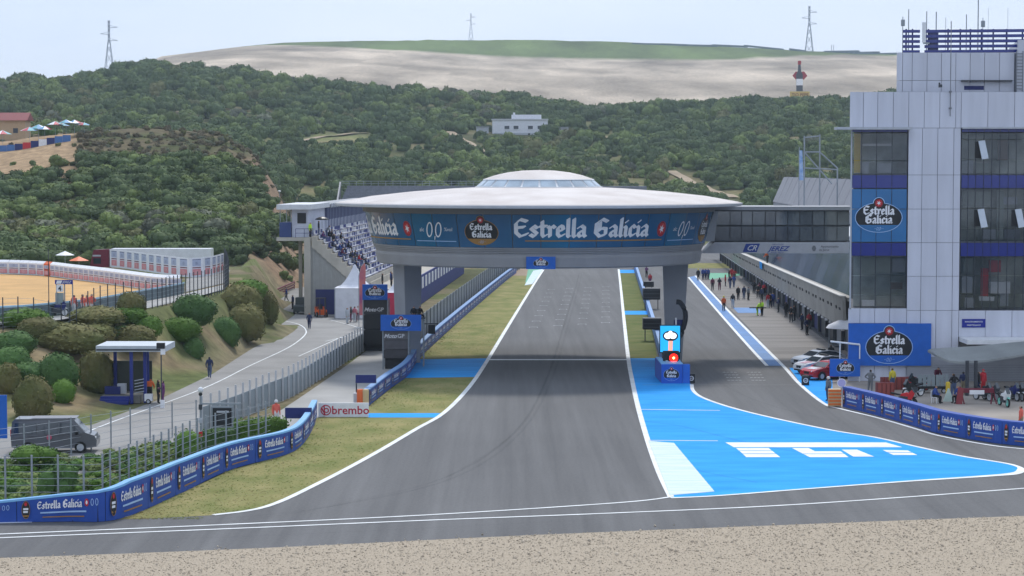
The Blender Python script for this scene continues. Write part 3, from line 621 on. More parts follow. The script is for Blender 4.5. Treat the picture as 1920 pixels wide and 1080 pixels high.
hedge('hedge', 'low clipped hedge behind the lamp post with the black light panel', (392, 851), (432, 842), 1.3, 1.3, LEAF_G, 6)
shrub('shrub', 'leafy light green shrub left of the post with the black light panel', 352, 868, 2.6, 1.9, LEAF_L, 7)
shrub('shrub', 'upright bushy young conifer growing by the near wire fence', 110, 945, 2.0, 2.3, LEAF_G, 8)
shrub('shrub', 'sprawling green shrub behind the wire fence by the van', 60, 885, 3.4, 1.5, LEAF_L, 9)
wp = [bush_mesh('weed_shape', 80+k, 5, 40, .13, (LEAF_G, LEAF_M, LEAF_L)[k], .6) for k in range(3)]; pts = []
for k in range(520):
    px = rg.uniform(-120, 345); f = rg.random(); lo, hi = interp(px, [-120, 0, 180, 345], [905, 882, 858, 828]), interp(px, [-120, 0, 220, 345], [965, 960, 945, 890]); p = gp(px, lo+(hi-lo)*f)
    s = rg.uniform(.3, .75); pts.append(((p.x, p.y, -.05), (s*1.2, s*1.2, s*rg.uniform(.4, .9)), rg.random()*6, rg.choice((0, 1, 1, 2, 2))))
scatter('roadside_weeds', pts, wp, 'rank green weeds and brambles behind the near banner wall', 'weeds')

# short tufts over the verges
TUFT_G = M('tuft_green', (.20, .25, .07), .9, scale=1, col2=(.28, .31, .10), rnd=.3, spec=.1); TUFT_S = M('tuft_straw', (.36, .30, .14), .9, scale=1, col2=(.48, .40, .2), rnd=.25, spec=.1)
def tuft(name, seed, mat):
    r_ = random.Random(seed); mb = MB()
    for k in range(12):
        a = r_.uniform(0, 6.28); d = r_.random()*.5; c = Vector((math.cos(a)*d, math.sin(a)*d, 0)); t_ = c+Vector((r_.gauss(0, .35), r_.gauss(0, .35), r_.uniform(.5, 1.1))); s_ = Vector((-math.sin(a), math.cos(a), 0))*.07; mb.add([c-s_, c+s_, t_], [(0, 1, 2)])
    return unlink(mb.build(name, mat, recalc=False))
tp = [tuft('tuft_shape', 1, TUFT_G), tuft('tuft_shape', 2, TUFT_G), tuft('tuft_shape', 3, TUFT_S)]; pts = []; rg = random.Random(21)
vl = [(p.y, p.x) for p in lb[2:]]; vr = [(p.y, p.x) for p in wl]; vl.sort(); vr.sort()
for k in range(5000):
    y = 101+rg.random()**1.5*130; xl, xr = np.interp(y, [q[0] for q in vl], [q[1] for q in vl]), np.interp(y, [q[0] for q in vr], [q[1] for q in vr]); x = xl+(xr-xl)*rg.random()
    if 141 < y < 147 and x > -9.6: continue
    if 170 < y < 190: continue
    if x > xr-.35: continue
    e = (x-xl < .5); n = noise.noise((x*.35, y*.2, 3)); s = (.035+.045*rg.random())*(2.0 if e and rg.random() < .5 else 1)
    pts.append(((x, y, .0), (s*1.8, s*1.8, s*.8), rg.random()*6.28, 2 if n+rg.gauss(0, .2) > .12 else rg.randrange(2)))
scatter('verge_grass_tufts', pts, tp, 'short green and straw-coloured grass tufts on the verge', 'grass')

# rubber laid down by tyres: narrow worn lines following the racing line
RUB = M('tyre_rubber', (.035, .034, .034), .8, scale=.3, stretch=(1, .1, 1), var=.2, alpha=.035, spec=.2)
rr = random.Random(8)
for k in range(5):
    j = rr.uniform(-1, 1)*26; e = rr.uniform(-26, 26); zz = .009+.0009*k
    P_ = gps([(300+e*3+k*30, 985-k*1.5), (620+j*2, 955-k), (860+j*1.6, 895), (985+j, 805), (1040+j*.9, 705), (1066+j*.7, 615), (1085+j*.5, 545), (1092+j*.4, 512)])
    ribbon('tyre_mark', P_[k % 3:], rr.choice((.2, .24, .5)), zz, RUB)
for a_ in ([(1340, 712), (1420, 752), (1560, 790), (1720, 820), (1905, 850)], [(1325, 704), (1410, 748), (1550, 786), (1715, 812), (1905, 842)], [(1225, 1000), (1500, 968), (1900, 938)], [(100, 1020), (600, 1000), (1100, 975), (1600, 950)]): ribbon('tyre_mark', gps(a_), .22, .011, RUB)
for a_ in ([(1222, 850), (1300, 880), (1420, 905)], [(1205, 790), (1280, 800), (1400, 830), (1560, 860)]): ribbon('tyre_mark', gps(a_), .2, .0165, M('scuff', (.02, .06, .12), .8, alpha=.14))
# ================================================================== DISC-SHAPED BUILDING OVER THE TRACK
ROOFM = M('roof_membrane', (.50, .45, .425), .7, scale=.3, detail=8, col2=(.64, .60, .58), stretch=(1, 1, .2)); UGREY = M('disc_cladding', (.31, .31, .325), .5, var=.08, scale=.4); UDARK = M('disc_soffit', (.17, .165, .165), .6, var=.08, scale=.5)
WRAP = M('printed_glass_wrap', (.012, .088, .205), .25, scale=.15, col2=(.014, .122, .265), spec=.5); WRAP2 = M('printed_glass_wrap_teal', (.012, .108, .215), .25, scale=.15, col2=(.014, .138, .27), spec=.5)
PALE_G = M('dome_glass', (.44, .53, .60), .1, scale=.5, var=.25, spec=.8)
UC = Vector((2.31, 185, 0)); ufo = thing('disc_building', 'round flying-saucer shaped building bridging the track on two pillars', 'building', UC)
MB().lathe([(16.6, 13.60), (17.45, 13.66), (17.5, 13.86), (17.25, 13.93), (14.5, 14.42), (11, 14.8), (7.5, 15.06), (5.5, 15.16)], 96).build('roof', ROOFM, ufo, sm=True)
MB().lathe([(15.2, 13.66), (17.43, 13.60), (17.56, 13.64), (17.58, 13.84), (17.47, 13.865)], 96).build('roof_edge', LGREY, ufo)
MB().lathe([(15.25, 13.66), (15.2, 13.12), (15.02, 13.12)], 96).build('upper_band', UDARK, ufo)
MB().lathe([(14.95, 13.1), (14.28, 10.4)], 96).build('wall', UDARK, ufo)
pr = MB(); z = 10.42
for k in range(4): pr.lathe([(14.36-.09*k, z), (14.40-.09*k, z-.03), (14.36-.09*k, z-.13), (14.27-.09*k, z-.15)], 96); z -= .15
pr.build('ribbed_band', UGREY, ufo)
MB().lathe([(14.08, 9.83), (14.1, 9.6), (13.98, 8.86), (13.85, 8.74), (0, 8.74)], 96).build('underside', UGREY, ufo)
zc = [(4.84, 15.83), (4.6, 15.93), (3.8, 16.2), (2.7, 16.45), (1.4, 16.61), (.02, 16.66)]
dome = MB().lathe(zc, 64).build('dome', ROOFM, ufo, sm=True)
MB().lathe([(5.5, 15.14), (5.52, 15.22), (5.38, 15.24), (4.73, 15.80), (4.84, 15.83), (4.78, 15.88)], 64).build('window_ring', WHITE, dome)
for k in range(22):
    a0, a1 = 2*math.pi*(k+.06)/22, 2*math.pi*(k+.94)/22
    MB().lathe([(5.42, 15.25), (4.80, 15.80)], 3, a0=a0, a1=a1).build('pane', PALE_G, dome)
for k in range(40):
    a0, a1 = 2*math.pi*(k+.014)/40, 2*math.pi*(k+.986)/40
    MB().lathe([(14.97, 13.12), (15.03, 13.10), (14.37, 10.44), (14.31, 10.42)], 5, a0=a0, a1=a1).build('wall_panel', WRAP if k % 5 else WRAP2, ufo)
def ufo_map(u, v, d):       # u: metres round the wall from the front, v: height above the wall's foot
    th = u/14.7; r = 14.37+.66*v/2.66+d+.004; return Vector((r*math.sin(th), -r*math.cos(th), 10.44+v))
dg = 14.7*math.pi/180
for rep in range(4):
    b0 = rep*90*dg
    Print().black('Estrella Galicia', b0-8.6*dg, .82, 1.52, 2, 0, xs=1.12, nib=.19).build('lettering', ufo_map, ufo, step=.3)
    Print().rect(b0-5*dg, .50, b0+43*dg, .60, 1, 3).build('gold_rule', ufo_map, ufo, step=.3); Print().rect(b0+46*dg, .42, b0+62*dg, .48, 1, 5).build('pale_rule', ufo_map, ufo, step=.3)
    Print().star(b0+42.2*dg, 1.42, .50, 1, .62).build('star_emblem', ufo_map, ufo, step=.3); Print().zero(b0+54*dg, 1.38, 1.25, 2).build('numerals', ufo_map, ufo, step=.3)
    Print().oval(b0+71*dg, 1.35, 2.9, 2.35, 1, gold=True).build('oval_emblem', ufo_map, ufo, step=.3)
MB().box((0, -14.17, 9.22), (2.35, .12, 1.0)).build('sign_board', BLUE, ufo)
Print().oval(0, 0, 1.25, .8, 1).build('sign_lettering', plane_map((0, -14.235, 9.22), FRONT), ufo)
def pillar(xc, w0, w1, d0, d1, rz, skew):
    mb = MB(); vs = []
    for (z, w, d, sx) in ((0, w0, d0, 0), (8.9, w1, d1, skew)):
        for a, b2 in ((-1, -1), (1, -1), (1, 1), (-1, 1)):
            p = Vector((a*w/2+sx, b2*d/2, z)); p.rotate(Matrix.Rotation(rz, 3, 'Z')); vs.append(p+Vector((xc, -.5, 0)))
    return mb.hexa(vs).build('pillar', M('pillar_concrete', (.30, .31, .34), .7, var=.08, scale=.4), ufo)
pillar(-11.3, 1.35, 1.75, 1.8, 2.0, R(32), -.1); pillar(11.75, 1.35, 2.2, 1.6, 2.2, R(-6), .1)
# ------------------------------------------------------------------ footbridge from the disc to the tower
br = thing('enclosed_footbridge', 'glazed grey footbridge linking the disc building to the tower', 'footbridge', (24, 190, 9.2))
def bx(px): return at(px, 400, 190).x
def bz(py): return at(1450, py, 190).z
x0, x1 = bx(1322), bx(1594)-.05
m = MB(); m.box(((x0+x1)/2+.3, 192.2, (bz(394)+bz(453))/2), (x1-x0-.6, 4.0, bz(394)-bz(453))); m.build('core', M('bridge_interior', (.06, .065, .075), .7), br, world=True)
MB().prism([(x0-.35, bz(475)), (x1, bz(475)), (x1, bz(454)), (x0+.9, bz(454))], 'y', 190, 194.2).build('fascia', flat('fascia_grey', (.52, .53, .57)), br, world=True)
MB().prism([(x0+.05, bz(452.5)), (x0+.85, bz(452.5)), (x0+1.15, bz(396)), (x0+.8, bz(396))], 'y', 189.95, 190.3).build('end_panel', LGREY, br, world=True)
MB().box(((x0+x1)/2+.3, 192, bz(390.5)), (x1-x0+.5, 5.2, .32)).build('roof', flat('bridge_roof', (.30, .31, .33)), br, world=True)
edges = [1341, 1369, 1391, 1411, 1435, 1455, 1477, 1500, 1524, 1546, 1570, 1593]
BG = [M('bridge_glass%d' % k, c, .08, var=.3, scale=.4, spec=.8, ior=1.8) for k, c in enumerate(((.12, .14, .16), (.19, .21, .23), (.075, .09, .115)))]
for k, (a, b2) in enumerate(zip(edges[:-1], edges[1:])):
    for j, (ya, yb) in enumerate(((396, 422), (424.5, 451.5))):
        MB().box(((bx(a)+bx(b2))/2, 190.15, (bz(ya)+bz(yb))/2), (bx(b2)-bx(a)-.07, .08, bz(ya)-bz(yb)-.04)).build('pane', BG[(k*2+j*1) % 3 if j == 0 else 2], br, world=True)
BM = [flat('circuit_blue', (.02, .06, .33)), PW, MGREY, flat('ink', (.05, .05, .06))]; bmap = plane_map((bx(1393), 189.99, bz(472.5)), FRONT)
pr = Print(); pr.rect(0, 0, 1.25, .74, 0, 0, .28); pr.text('CR', .75, .14, .48, 2, 1, .5, .02); pr.build('circuit_emblem', bmap, br, mats=BM, world=True); pr = Print(); pr.text('JEREZ', 3.15, .10, .42, 1, 0, .45, .03, 1.15); pr.text('CIRCUITO DE', 3.1, .62, .12, 1, 0, .2); pr.text('ANGEL NIETO', 3.05, -.1, .13, 1, 0, .3, .01)
pr.build('circuit_name', bmap, br, mats=BM, world=True); Print().ell(6.35, .32, .2, .28, 0, 2, 6).build('crest', bmap, br, mats=BM, world=True); pr = Print(); pr.text('Ayuntamiento', 7.75, .4, .2, 1, 3); pr.text('de Jerez', 7.25, .1, .2, 1, 3)
pr.build('council_name', bmap, br, mats=BM, world=True)
# ------------------------------------------------------------------ control tower
TD = 168.0
tw = thing('control_tower', 'tall pale grey clad tower with glazed bays and blue bands', 'building', (at(1700, 700, TD).x, TD, 0))
def tx(px): return at(px, 400, TD).x
def tz(py): return at(1700, py, TD).z
CLAD = M('tower_cladding', (.60, .615, .69), .45, var=.075, scale=1.1, rnd=.035, stretch=(1, 1, .12), detail=7); CORE = flat('tower_core', (.15, .16, .19))
def vol(name, a, b2, yt, yb, d0, d1, mat):      # the tower stands askew to the straight: its flanks run back at an angle
    k = .172; q = [(tx(a)+k*max(0, d0), TD+d0), (tx(b2)+k*max(0, d0), TD+d0), (tx(b2)+k*max(0, d1), TD+d1), (tx(a)+k*max(0, d1), TD+d1)]
    return MB().hexa([Vector((*c, tz(yb))) for c in q]+[Vector((*c, tz(yt))) for c in q]).build(name, mat, tw, world=True)
def clad(cols, rows_, dep=.0, mat=CLAD):
    for a, b2 in zip(cols[:-1], cols[1:]):
        for ya, yb in zip(rows_[:-1], rows_[1:]):
            MB().box(((tx(a)+tx(b2))/2, TD+dep+.06, (tz(ya)+tz(yb))/2), (tx(b2)-tx(a)-.035, .12, tz(ya)-tz(yb)-.03)).build('cladding_panel', mat, tw, world=True)
def rng_(a, b2, n): return [a+(b2-a)*k/n for k in range(n+1)]
G0 = tz(716)
vol('core_wall', 1703, 1800, 172, 716, .13, 14, CORE); vol('parapet_core', 1593, 1702.5, 173, 240, .13, 14, CORE); vol('parapet_core', 1800.5, 2100, 173, 240, .13, 14, CORE); vol('lower_core', 1593, 1702.5, 580, 716, .13, 14, CORE); vol('lower_core', 1800.5, 2100, 582, 716, .13, 14, CORE)
vol('penthouse_core', 1685, 2100, 98, 171.5, 1.13, 12, CORE)
clad([1702, 1728, 1757, 1787, 1800], [240, 328, 392, 455, 518, 582, 655, 716]); clad([1592, 1617, 1644, 1673, 1702], [172, 240]); clad([1702, 1731, 1760, 1790, 1800], [172, 240]); clad([1800]+rng_(1850, 2100, 5), [172, 240])
clad([1592, 1614, 1642, 1670, 1702], [578, 606]); clad([1592, 1614, 1642, 1670, 1702], [606, 716]); clad(rng_(1800, 2100, 6), [582, 632]); 
for ya, yb in ((97, 150), (150, 171.5)): clad([1683, 1694, 1712, 1740, 1767, 1794, 1821, 1848, 1876, 1904], [ya, yb], 1.0)
vol('penthouse_wing', 1905, 2100, 74, 171.5, .6, 12, CLAD)
vol('slot_window', 1806, 1843, 160, 167.5, .98, 1.05, NAVY); vol('ledge', 1800, 1896, 149.5, 152, .5, 1.0, DARK)
MB().box(((tx(1563)+tx(1704))/2, TD-.55, tz(241)), (tx(1704)-tx(1563), 1.3, .2)).build('canopy', LGREY, tw, world=True)
vol('canopy', 1801, 2100, 238, 241.5, -.35, .2, LGREY)
# interior seen through the glass
vol('room', 1600, 1701, 242, 579, 3.2, 14, M('room_dark', (.34, .38, .36), .9, var=.6, scale=.5)); vol('room', 1801, 2100, 242, 581, 3.2, 14, M('room_mixed', (.46, .48, .42), .9, var=.6, scale=.45))
for y0 in (327, 353, 454, 480):
    vol('floor_slab', 1599, 1701, y0-1.5, y0+1.5, .3, 3.1, CORE); vol('floor_slab', 1801.5, 2100, y0-1.5, y0+1.5, .3, 3.1, CORE)
rgt = random.Random(4)
for (a, b2, ya, yb, mt) in ((1613, 1628, 304, 325, LGREY), (1645, 1672, 306, 324, LGREY), (1616, 1672, 269, 273, WHITE), (1616, 1641, 482, 516, flat('blind', (.34, .38, .34))), (1644, 1670, 482, 514, flat('blind', (0, 0, 0))), (1674, 1698, 486, 512, LGREY), (1617, 1642, 566, 577, WHITE), (1645, 1668, 558, 576, flat('blind', (0, 0, 0))), (1672, 1694, 532, 545, BROWN),
    (1806, 1826, 520, 551, LGREY), (1843, 1857, 505, 560, RED), (1858, 1880, 490, 512, RED), (1858, 1898, 530, 552, WHITE), (1812, 1830, 560, 579, LGREY), (1840, 1868, 558, 566, WHITE), (1880, 1896, 553, 577, LGREY), (1810, 1826, 486, 510, flat('blind', (0, 0, 0))), (1803, 1826, 300, 325, LGREY), (1830, 1855, 306, 324, flat('blind', (0, 0, 0))), (1872, 1890, 262, 300, BROWN),
    (1806, 1860, 360, 388, flat('blind', (0, 0, 0))), (1872, 1884, 358, 450, flat('blind', (0, 0, 0))), (1845, 1870, 431, 450, LGREY), (1880, 1910, 370, 384, LGREY), (1886, 1916, 432, 449, MGREY), (1600, 1612, 250, 324, YEL)):
    vol('furnishing', a, b2, ya, yb, 1.2+rgt.random(), 2.6, mt)
GL1 = M('tower_glass', (.05, .075, .095), .04, var=.3, scale=.3, spec=.6, alpha=.26, ior=2.0); GBLUE = M('blue_spandrel', (.020, .032, .215), .12, var=.08, scale=.3, spec=.6); VINYL = M('blue_vinyl_glass', (.02, .15, .36), .15, var=.12, scale=.3, spec=.6)
def panes(cols, rows_, mat, name='pane', dep=.1):
    for a, b2 in zip(cols[:-1], cols[1:]):
        for ya, yb in zip(rows_[:-1], rows_[1:]): MB().box(((tx(a)+tx(b2))/2, TD+dep, (tz(ya)+tz(yb))/2), (tx(b2)-tx(a)-.05, .05, tz(ya)-tz(yb)-.05)).build(name, mat, tw, world=True)
lc = [1597, 1615, 1643, 1672, 1700.5]; rc = [1802, 1815, 1829, 1844, 1859, 1874, 1890, 1905, 1921, 1950, 1990, 2040, 2100]
panes(lc, [249, 301, 326], GL1); panes(lc, [481, 517, 553, 578], GL1); panes(lc, [243, 248], GBLUE, 'blue_panel'); panes(lc, [328, 353], GBLUE, 'blue_panel'); panes(lc, [455, 480], GBLUE, 'blue_panel'); panes(lc, [354, 392, 454], VINYL, 'printed_pane')
panes(rc, [249, 262, 300, 326], GL1); panes(rc, [354, 391, 428, 453], GL1); panes(rc, [482, 517, 553, 580], GL1); panes(rc, [241.5, 248], GBLUE, 'blue_panel'); panes(rc, [328, 353], GBLUE, 'blue_panel'); panes(rc, [455, 481], GBLUE, 'blue_panel')
m = MB()
for x in lc+rc: m.box((tx(x), TD+.19, (tz(243)+tz(580))/2), (.06, .1, tz(243)-tz(580)))
m.build('mullions', DARK, tw, world=True)
vol('corner_post', 1594, 1597, 243, 580, 0, .4, LGREY)
for px, py in ((1841, 281), (1841, 409), (1911, 409)):
    MB().box((0, 0, 0), (.52, .05, 1.5), M4=Matrix.Rotation(R(-14), 3, 'X') @ Matrix.Rotation(R(-9), 3, 'Y')).build('open_window', flat('white_pane', (.55, .6, .66)), tw, loc=Vector((tx(px), TD-.28, tz(py)))-tw.location)
    MB().box((tx(px)-.35, TD+.04, tz(py)), (.5, .03, 1.3)).build('opening', BLACK, tw, world=True)
Print().oval(0, 0, 3.75, 2.7, 1).build('lettering', plane_map((tx(1648), TD+.07, tz(404)), FRONT), tw, mats=[PW, RED, BLACK, GOLD, VINYL, PGREY], world=True)
vol('billboard', 1592, 1747, 606, 685, -.35, -.1, BLUE)
Print().oval(0, 0, 3.75, 3.0, 1).build('billboard_lettering', plane_map((tx(1668), TD-.36, tz(646)), FRONT), tw, world=True)
vol('name_plate', 1806, 1850, 598, 614, -.06, .0, flat('plate_blue', (.01, .02, .25)))
pr = Print(); pr.text('MANTENIMIENTO', 0, .06, .125, 1, 0, 0, .01); pr.text('MAINTENANCE', 0, -.2, .11, 1, 0, 0, .01); pr.build('name_plate_lettering', plane_map((tx(1828), TD-.065, tz(606)), FRONT), tw, world=True)
vol('slim_canopy', 1801, 2100, 632, 640, -3.0, .1, WHITE); vol('strip_window', 1803, 2100, 642, 668, -.05, .12, GLASS_D); vol('base_wall', 1703, 2100, 669, 716, -.2, .12, M('ribbed_grey', (.30, .31, .34), .6, scale=1, var=.05))
for k in range(7): vol('wall_groove', 1752, 2100, 684+k*4.5, 684.5+k*4.5, -.23, -.2, MGREY)
# roof-top blue louvre screen and masts
for k in range(5):
    y0 = 54+k*9.6
    vol('louvre_slat', 1690, 1722, y0, y0+5.5, 1.2, 1.35, GBLUE); m = MB()
    a = at(1736, y0, TD); m.hexa([Vector((tx(1736), TD+1.2, tz(y0+5.5))), Vector((tx(2100), TD+1.2, tz(y0+3))), Vector((tx(2100), TD+1.35, tz(y0+3))), Vector((tx(1736), TD+1.35, tz(y0+5.5))), Vector((tx(1736), TD+1.2, tz(y0))), Vector((tx(2100), TD+1.2, tz(y0-3))), Vector((tx(2100), TD+1.35, tz(y0-3))), Vector((tx(1736), TD+1.35, tz(y0)))]); m.build('louvre_slat', GBLUE, tw, world=True)
for px in (1696, 1708, 1738, 1775, 1798, 1817, 1838, 1860, 1885, 1915): vol('louvre_post', px-1.5, px+1.5, 52, 97, 1.4, 1.5, NAVY)
vol('louvre_panel', 1739, 1757, 54, 96, 1.52, 1.6, GBLUE); vol('antenna_box', 1726, 1733, 40, 78, 1.0, 1.3, WHITE); vol('conduit', 1728, 1740, 78, 81, 1.0, 1.2, GREYM)
for px, y0, wd in ((1697, 28, .05), (1708, 14, .06), (1742, 18, .06), (1760, 19, .07), (1778, 30, .03), (1817, 24, .06), (1839, -30, .07), (1848, 30, .04), (1858, 12, .02), (1895, 12, .02)):
    m = MB(); m.tube([(tx(px), TD+1.8, tz(97)), (tx(px), TD+1.8, tz(y0))], wd/1.6, 6)
    if px in (1697, 1848): m.box((tx(px), TD+1.75, tz(y0+12)), (.28, .2, .5))
    m.build('mast', GREYM, tw, world=True)
m = MB(); m.tube([(tx(1779), TD-.12, tz(40)), (tx(1779), TD-.12, tz(218))], .035, 6)
for y0 in (172, 203): m.box((tx(1779), TD-.1, tz(y0)), (.2, .2, .12))
m.build('mast', MGREY, tw, world=True)
for q in (0, 3.5): vol('floodlight', 1757+q, 1759.5+q, 155+q, 164, -.2, 0, DARK)
m = MB()
for px in (1905, 1917): m.box((tx(px), TD+.5, (tz(95)+tz(171))/2), (.06, .06, tz(95)-tz(171)))
for k in range(12): m.box((tx(1911), TD+.5, tz(100+k*6)), (.5, .05, .05))
m.build('ladder', MGREY, tw, world=True)
# wing-shaped canopy in front of the tower base
cn = thing('wing_canopy', 'grey wing-shaped canopy on dark posts in front of the tower', 'canopy', gp(1820, 742))
prof = []
for px, yt, yb in ((1755, 667, 669), (1762, 664.5, 673), (1780, 663, 680), (1800, 662, 682), (1850, 659, 679), (1920, 652, 668), (2050, 640, 655)): prof.append((at(px, yt, 160), at(px, yb, 160)))
m = MB()
for (a, b2), (c, d) in zip(prof[:-1], prof[1:]):
    t_ = Vector((0, 0, .16)); b3, d3 = a+Vector((0, 3.2, 0)), c+Vector((0, 3.2, 0)); m.hexa([b2, d, d3, b3, b2+t_, d+t_, d3+t_, b3+t_])
m.build('roof', M('canopy_metal', (.27, .285, .28), .5, var=.12, scale=.5), cn, world=True)
for px in (1813, 1829):
    b0 = gp(px, 742); MB().tube([b0, (b0.x, b0.y, 2.6)], .14, 8).build('post', DARK, cn, world=True)
# ================================================================== PIT BUILDING
pb = thing('pit_building', 'long pit garage building with beige concrete fascia along the pit lane', 'building', (29.6, 190, 0))
def pp(o_, D, z): return Vector((29.6+.040*(D-190)+o_, D, z))
FAS = M('fascia_concrete', (.33, .315, .285), .85, var=.10, scale=.4, bump=.1, rnd=.05)
PGL = [M('vip_glass%d' % k, c, .1, var=.2, scale=.3, spec=.7) for k, c in enumerate(((.09, .12, .20), (.13, .16, .24), (.07, .09, .15)))]
def zl(D): return 2.5-.4*min(1.1, (D-190)/130)        # the terrace falls gently along the pit lane
def zu(D): return 5.35-1.3*min(1.1, (D-190)/130)
def slab(name, o0, o1, D0, D1, z0, z1, mat, lean=0):
    f0 = z0 if callable(z0) else (lambda D: z0); f1 = z1 if callable(z1) else (lambda D: z1)
    return MB().hexa([pp(o0, D0, f0(D0)), pp(o1, D0, f0(D0)), pp(o1, D1, f0(D1)), pp(o0, D1, f0(D1)), pp(o0+lean, D0, f1(D0)), pp(o1+lean, D0, f1(D0)), pp(o1+lean, D1, f1(D1)), pp(o0+lean, D1, f1(D1))]).build(name, mat, pb, world=True)
N = 30; hole = None
for k in range(N):
    D0, D1 = 190+k*7.0, 190+(k+1)*7.0-.05; slab('fascia_panel', 0, .3, D0, D1, zl, zu, FAS, -.15)
    if k < 22:
        for q in (1.8, 4.6): slab('vent', -.15, -.05, D0+q, D0+q+.75, lambda D: zl(D)+.55*(zu(D)-zl(D)), lambda D: zl(D)+.55*(zu(D)-zl(D))+.25, BLACK, -.035)
    slab('lamp', -.1, .12, D0+.3, D0+.75, lambda D: zl(D)-.22, lambda D: zl(D)-.02, PW)
    slab('lamp', -.1, .12, D0+3.8, D0+4.2, lambda D: zl(D)-.22, lambda D: zl(D)-.02, PW)
    slab('pillar', .62, .88, D0, D0+.4, 0, lambda D: zl(D)+.1, DARK); slab('garage_door', .95, 1.05, D0+.6, D1-.1, 0, lambda D: zl(D)+.1, (DARK, BLACK, NAVY, MGREY, DARK)[(k*3) % 5])
    slab('vip_pane', .9, 1.0, D0+.05, D1, lambda D: zu(D)-.05, 9.6, PGL[k % 3], 1.6)
for D0 in range(190, 330, 35): slab('terrace', .32, 2.8, D0, D0+34.95, lambda D: zu(D)-.4, lambda D: zu(D)-.06, FAS); slab('soffit', .3, 1.3, D0, D0+34.95, lambda D: zl(D)+.1, lambda D: zl(D)+.3, MGREY); slab('parapet_cap', -.32, .2, D0, D0+34.95, lambda D: zu(D)+.003, lambda D: zu(D)+.1, flat('pale_concrete', (.52, .5, .46)))
slab('rear_wall', 1.3, 2.7, 190, 400, 0, lambda D: zu(D)-.45, MGREY); slab('upper_wall', 2.9, 12, 191, 400, 0, 9.7, M('upper_wall', (.16, .17, .19), .7)); slab('upper_slab', 3.0, 12, 190.5, 400, 9.72, 10.1, LGREY)
slab('end_wall', .5, 12, 189.3, 189.9, 0, 9.6, M('end_wall_grey', (.20, .21, .22), .7))
slab('pit_step', .4, .9, 200, 330, .0, .12, DARK)
for k in range(12):
    D0 = 250+k*9; m = MB().hexa([pp(7.4, D0, 11.4), pp(7.8, D0, 11.4), pp(7.8, D0+8.9, 11.4), pp(7.4, D0+8.9, 11.4), pp(9.2, D0, 15.6), pp(9.6, D0, 15.6), pp(9.6, D0+8.9, 15.5), pp(9.2, D0+8.9, 15.5)]); m.build('roof_panel', M('roof_panel_grey', (.25, .25, .275), .6, var=.05, scale=.4, rnd=.06), pb, world=True)
slab('roof_deck', 7.5, 13, 249, 358, 10.4, 11.3, MGREY)
# scaffold and flag behind the roof
sc = thing('scaffold_frame', 'open steel scaffold frame standing behind the pit building roof', 'scaffold', at(1535, 340, 262)); sc.location.z = 10.1; m = MB()
def sp(px, py, D=262): return at(px, py, D)
for a, b2 in (((1508, 255), (1508, 345)), ((1537, 252), (1537, 345)), ((1508, 258), (1537, 255)), ((1508, 285), (1560, 345)), ((1537, 285), (1570, 315)), ((1570, 315), (1570, 345)), ((1508, 315), (1570, 318)), ((1508, 285), (1537, 285))): m.tube([sp(*a), sp(*b2)], .09, 6)
m.build('frame', GREYM, sc, world=True)
for px in (1508, 1537, 1570): MB().tube([sp(px, 344), Vector((sp(px, 344).x, 262, 10.1))], .09, 6).build('leg', GREYM, sc, world=True)
fl = thing('feather_flag', 'tall blue and white feather flag beside the steel scaffold', 'flag', Vector((sp(1502, 340).x, 261, 10.1)))
a, b2 = sp(1502, 282, 261), sp(1502, 338, 261)
MB().tube([(b2.x-.25, 261, 10.1), (b2.x-.25, 261, a.z+.4)], .05, 6).build('pole', GREYM, fl, world=True)
MB().hexa([Vector((b2.x-.2, 260.97, b2.z)), Vector((b2.x+.3, 260.97, b2.z)), Vector((b2.x+.3, 261.03, b2.z)), Vector((b2.x-.2, 261.03, b2.z)), Vector((a.x-.2, 260.97, a.z)), Vector((a.x+.15, 260.97, a.z)), Vector((a.x+.15, 261.03, a.z)), Vector((a.x-.2, 261.03, a.z))]).build('cloth', M('flag_cloth', (.03, .20, .6), .8, scale=.8, col2=(.6, .7, .8)), fl, world=True)
# ================================================================== GRANDSTAND ON THE LEFT
gs = thing('grandstand', 'concrete grandstand with white and blue seats and grey side wall', 'grandstand', (-24, 246, 0))
def gx(o_, D, z): return Vector((-24+.0445*(D-246)+o_, D, z))
def gslab(name, o0, o1, D0, D1, z0, z1, mat, par=gs): return MB().hexa([gx(o0, D0, z0), gx(o1, D0, z0), gx(o1, D1, z0), gx(o0, D1, z0), gx(o0, D0, z1), gx(o1, D0, z1), gx(o1, D1, z1), gx(o0, D1, z1)]).build(name, mat, par, world=True)
GC = M('stand_concrete', (.44, .41, .35), .9, var=.1, scale=.5, bump=.1); RIB = M('ribbed_sheet', (.33, .33, .31), .6, var=.05)
y0 = 246
MB().prism([(gx(.75, y0, 0).x, 0), (gx(7.6, y0, 0).x, 0), (gx(7.6, y0, 0).x, 2.9), (gx(.75, y0, 0).x, 8.0)], 'y', y0+.25, y0+.5).build('side_wall', RIB, gs, world=True)
for k in range(13): xk = 1.0+k*.5; zk = 8.0-(xk-.75)*.745; gslab('wall_rib', xk, xk+.16, y0+.16, y0+.26, 2.9 if xk < 4.9 and xk > 1.2 else 0, zk-.1, RIB)
gslab('column', 0, .75, y0, y0+.8, 0, 8.9, GC); gslab('column', 7.6, 8.3, y0, y0+.8, 0, 3.2, GC)
gslab('door', 1.3, 4.75, y0+.12, y0+.24, 0, 2.9, flat('door_navy', (.014, .02, .11)))
NR = 11; m = MB()
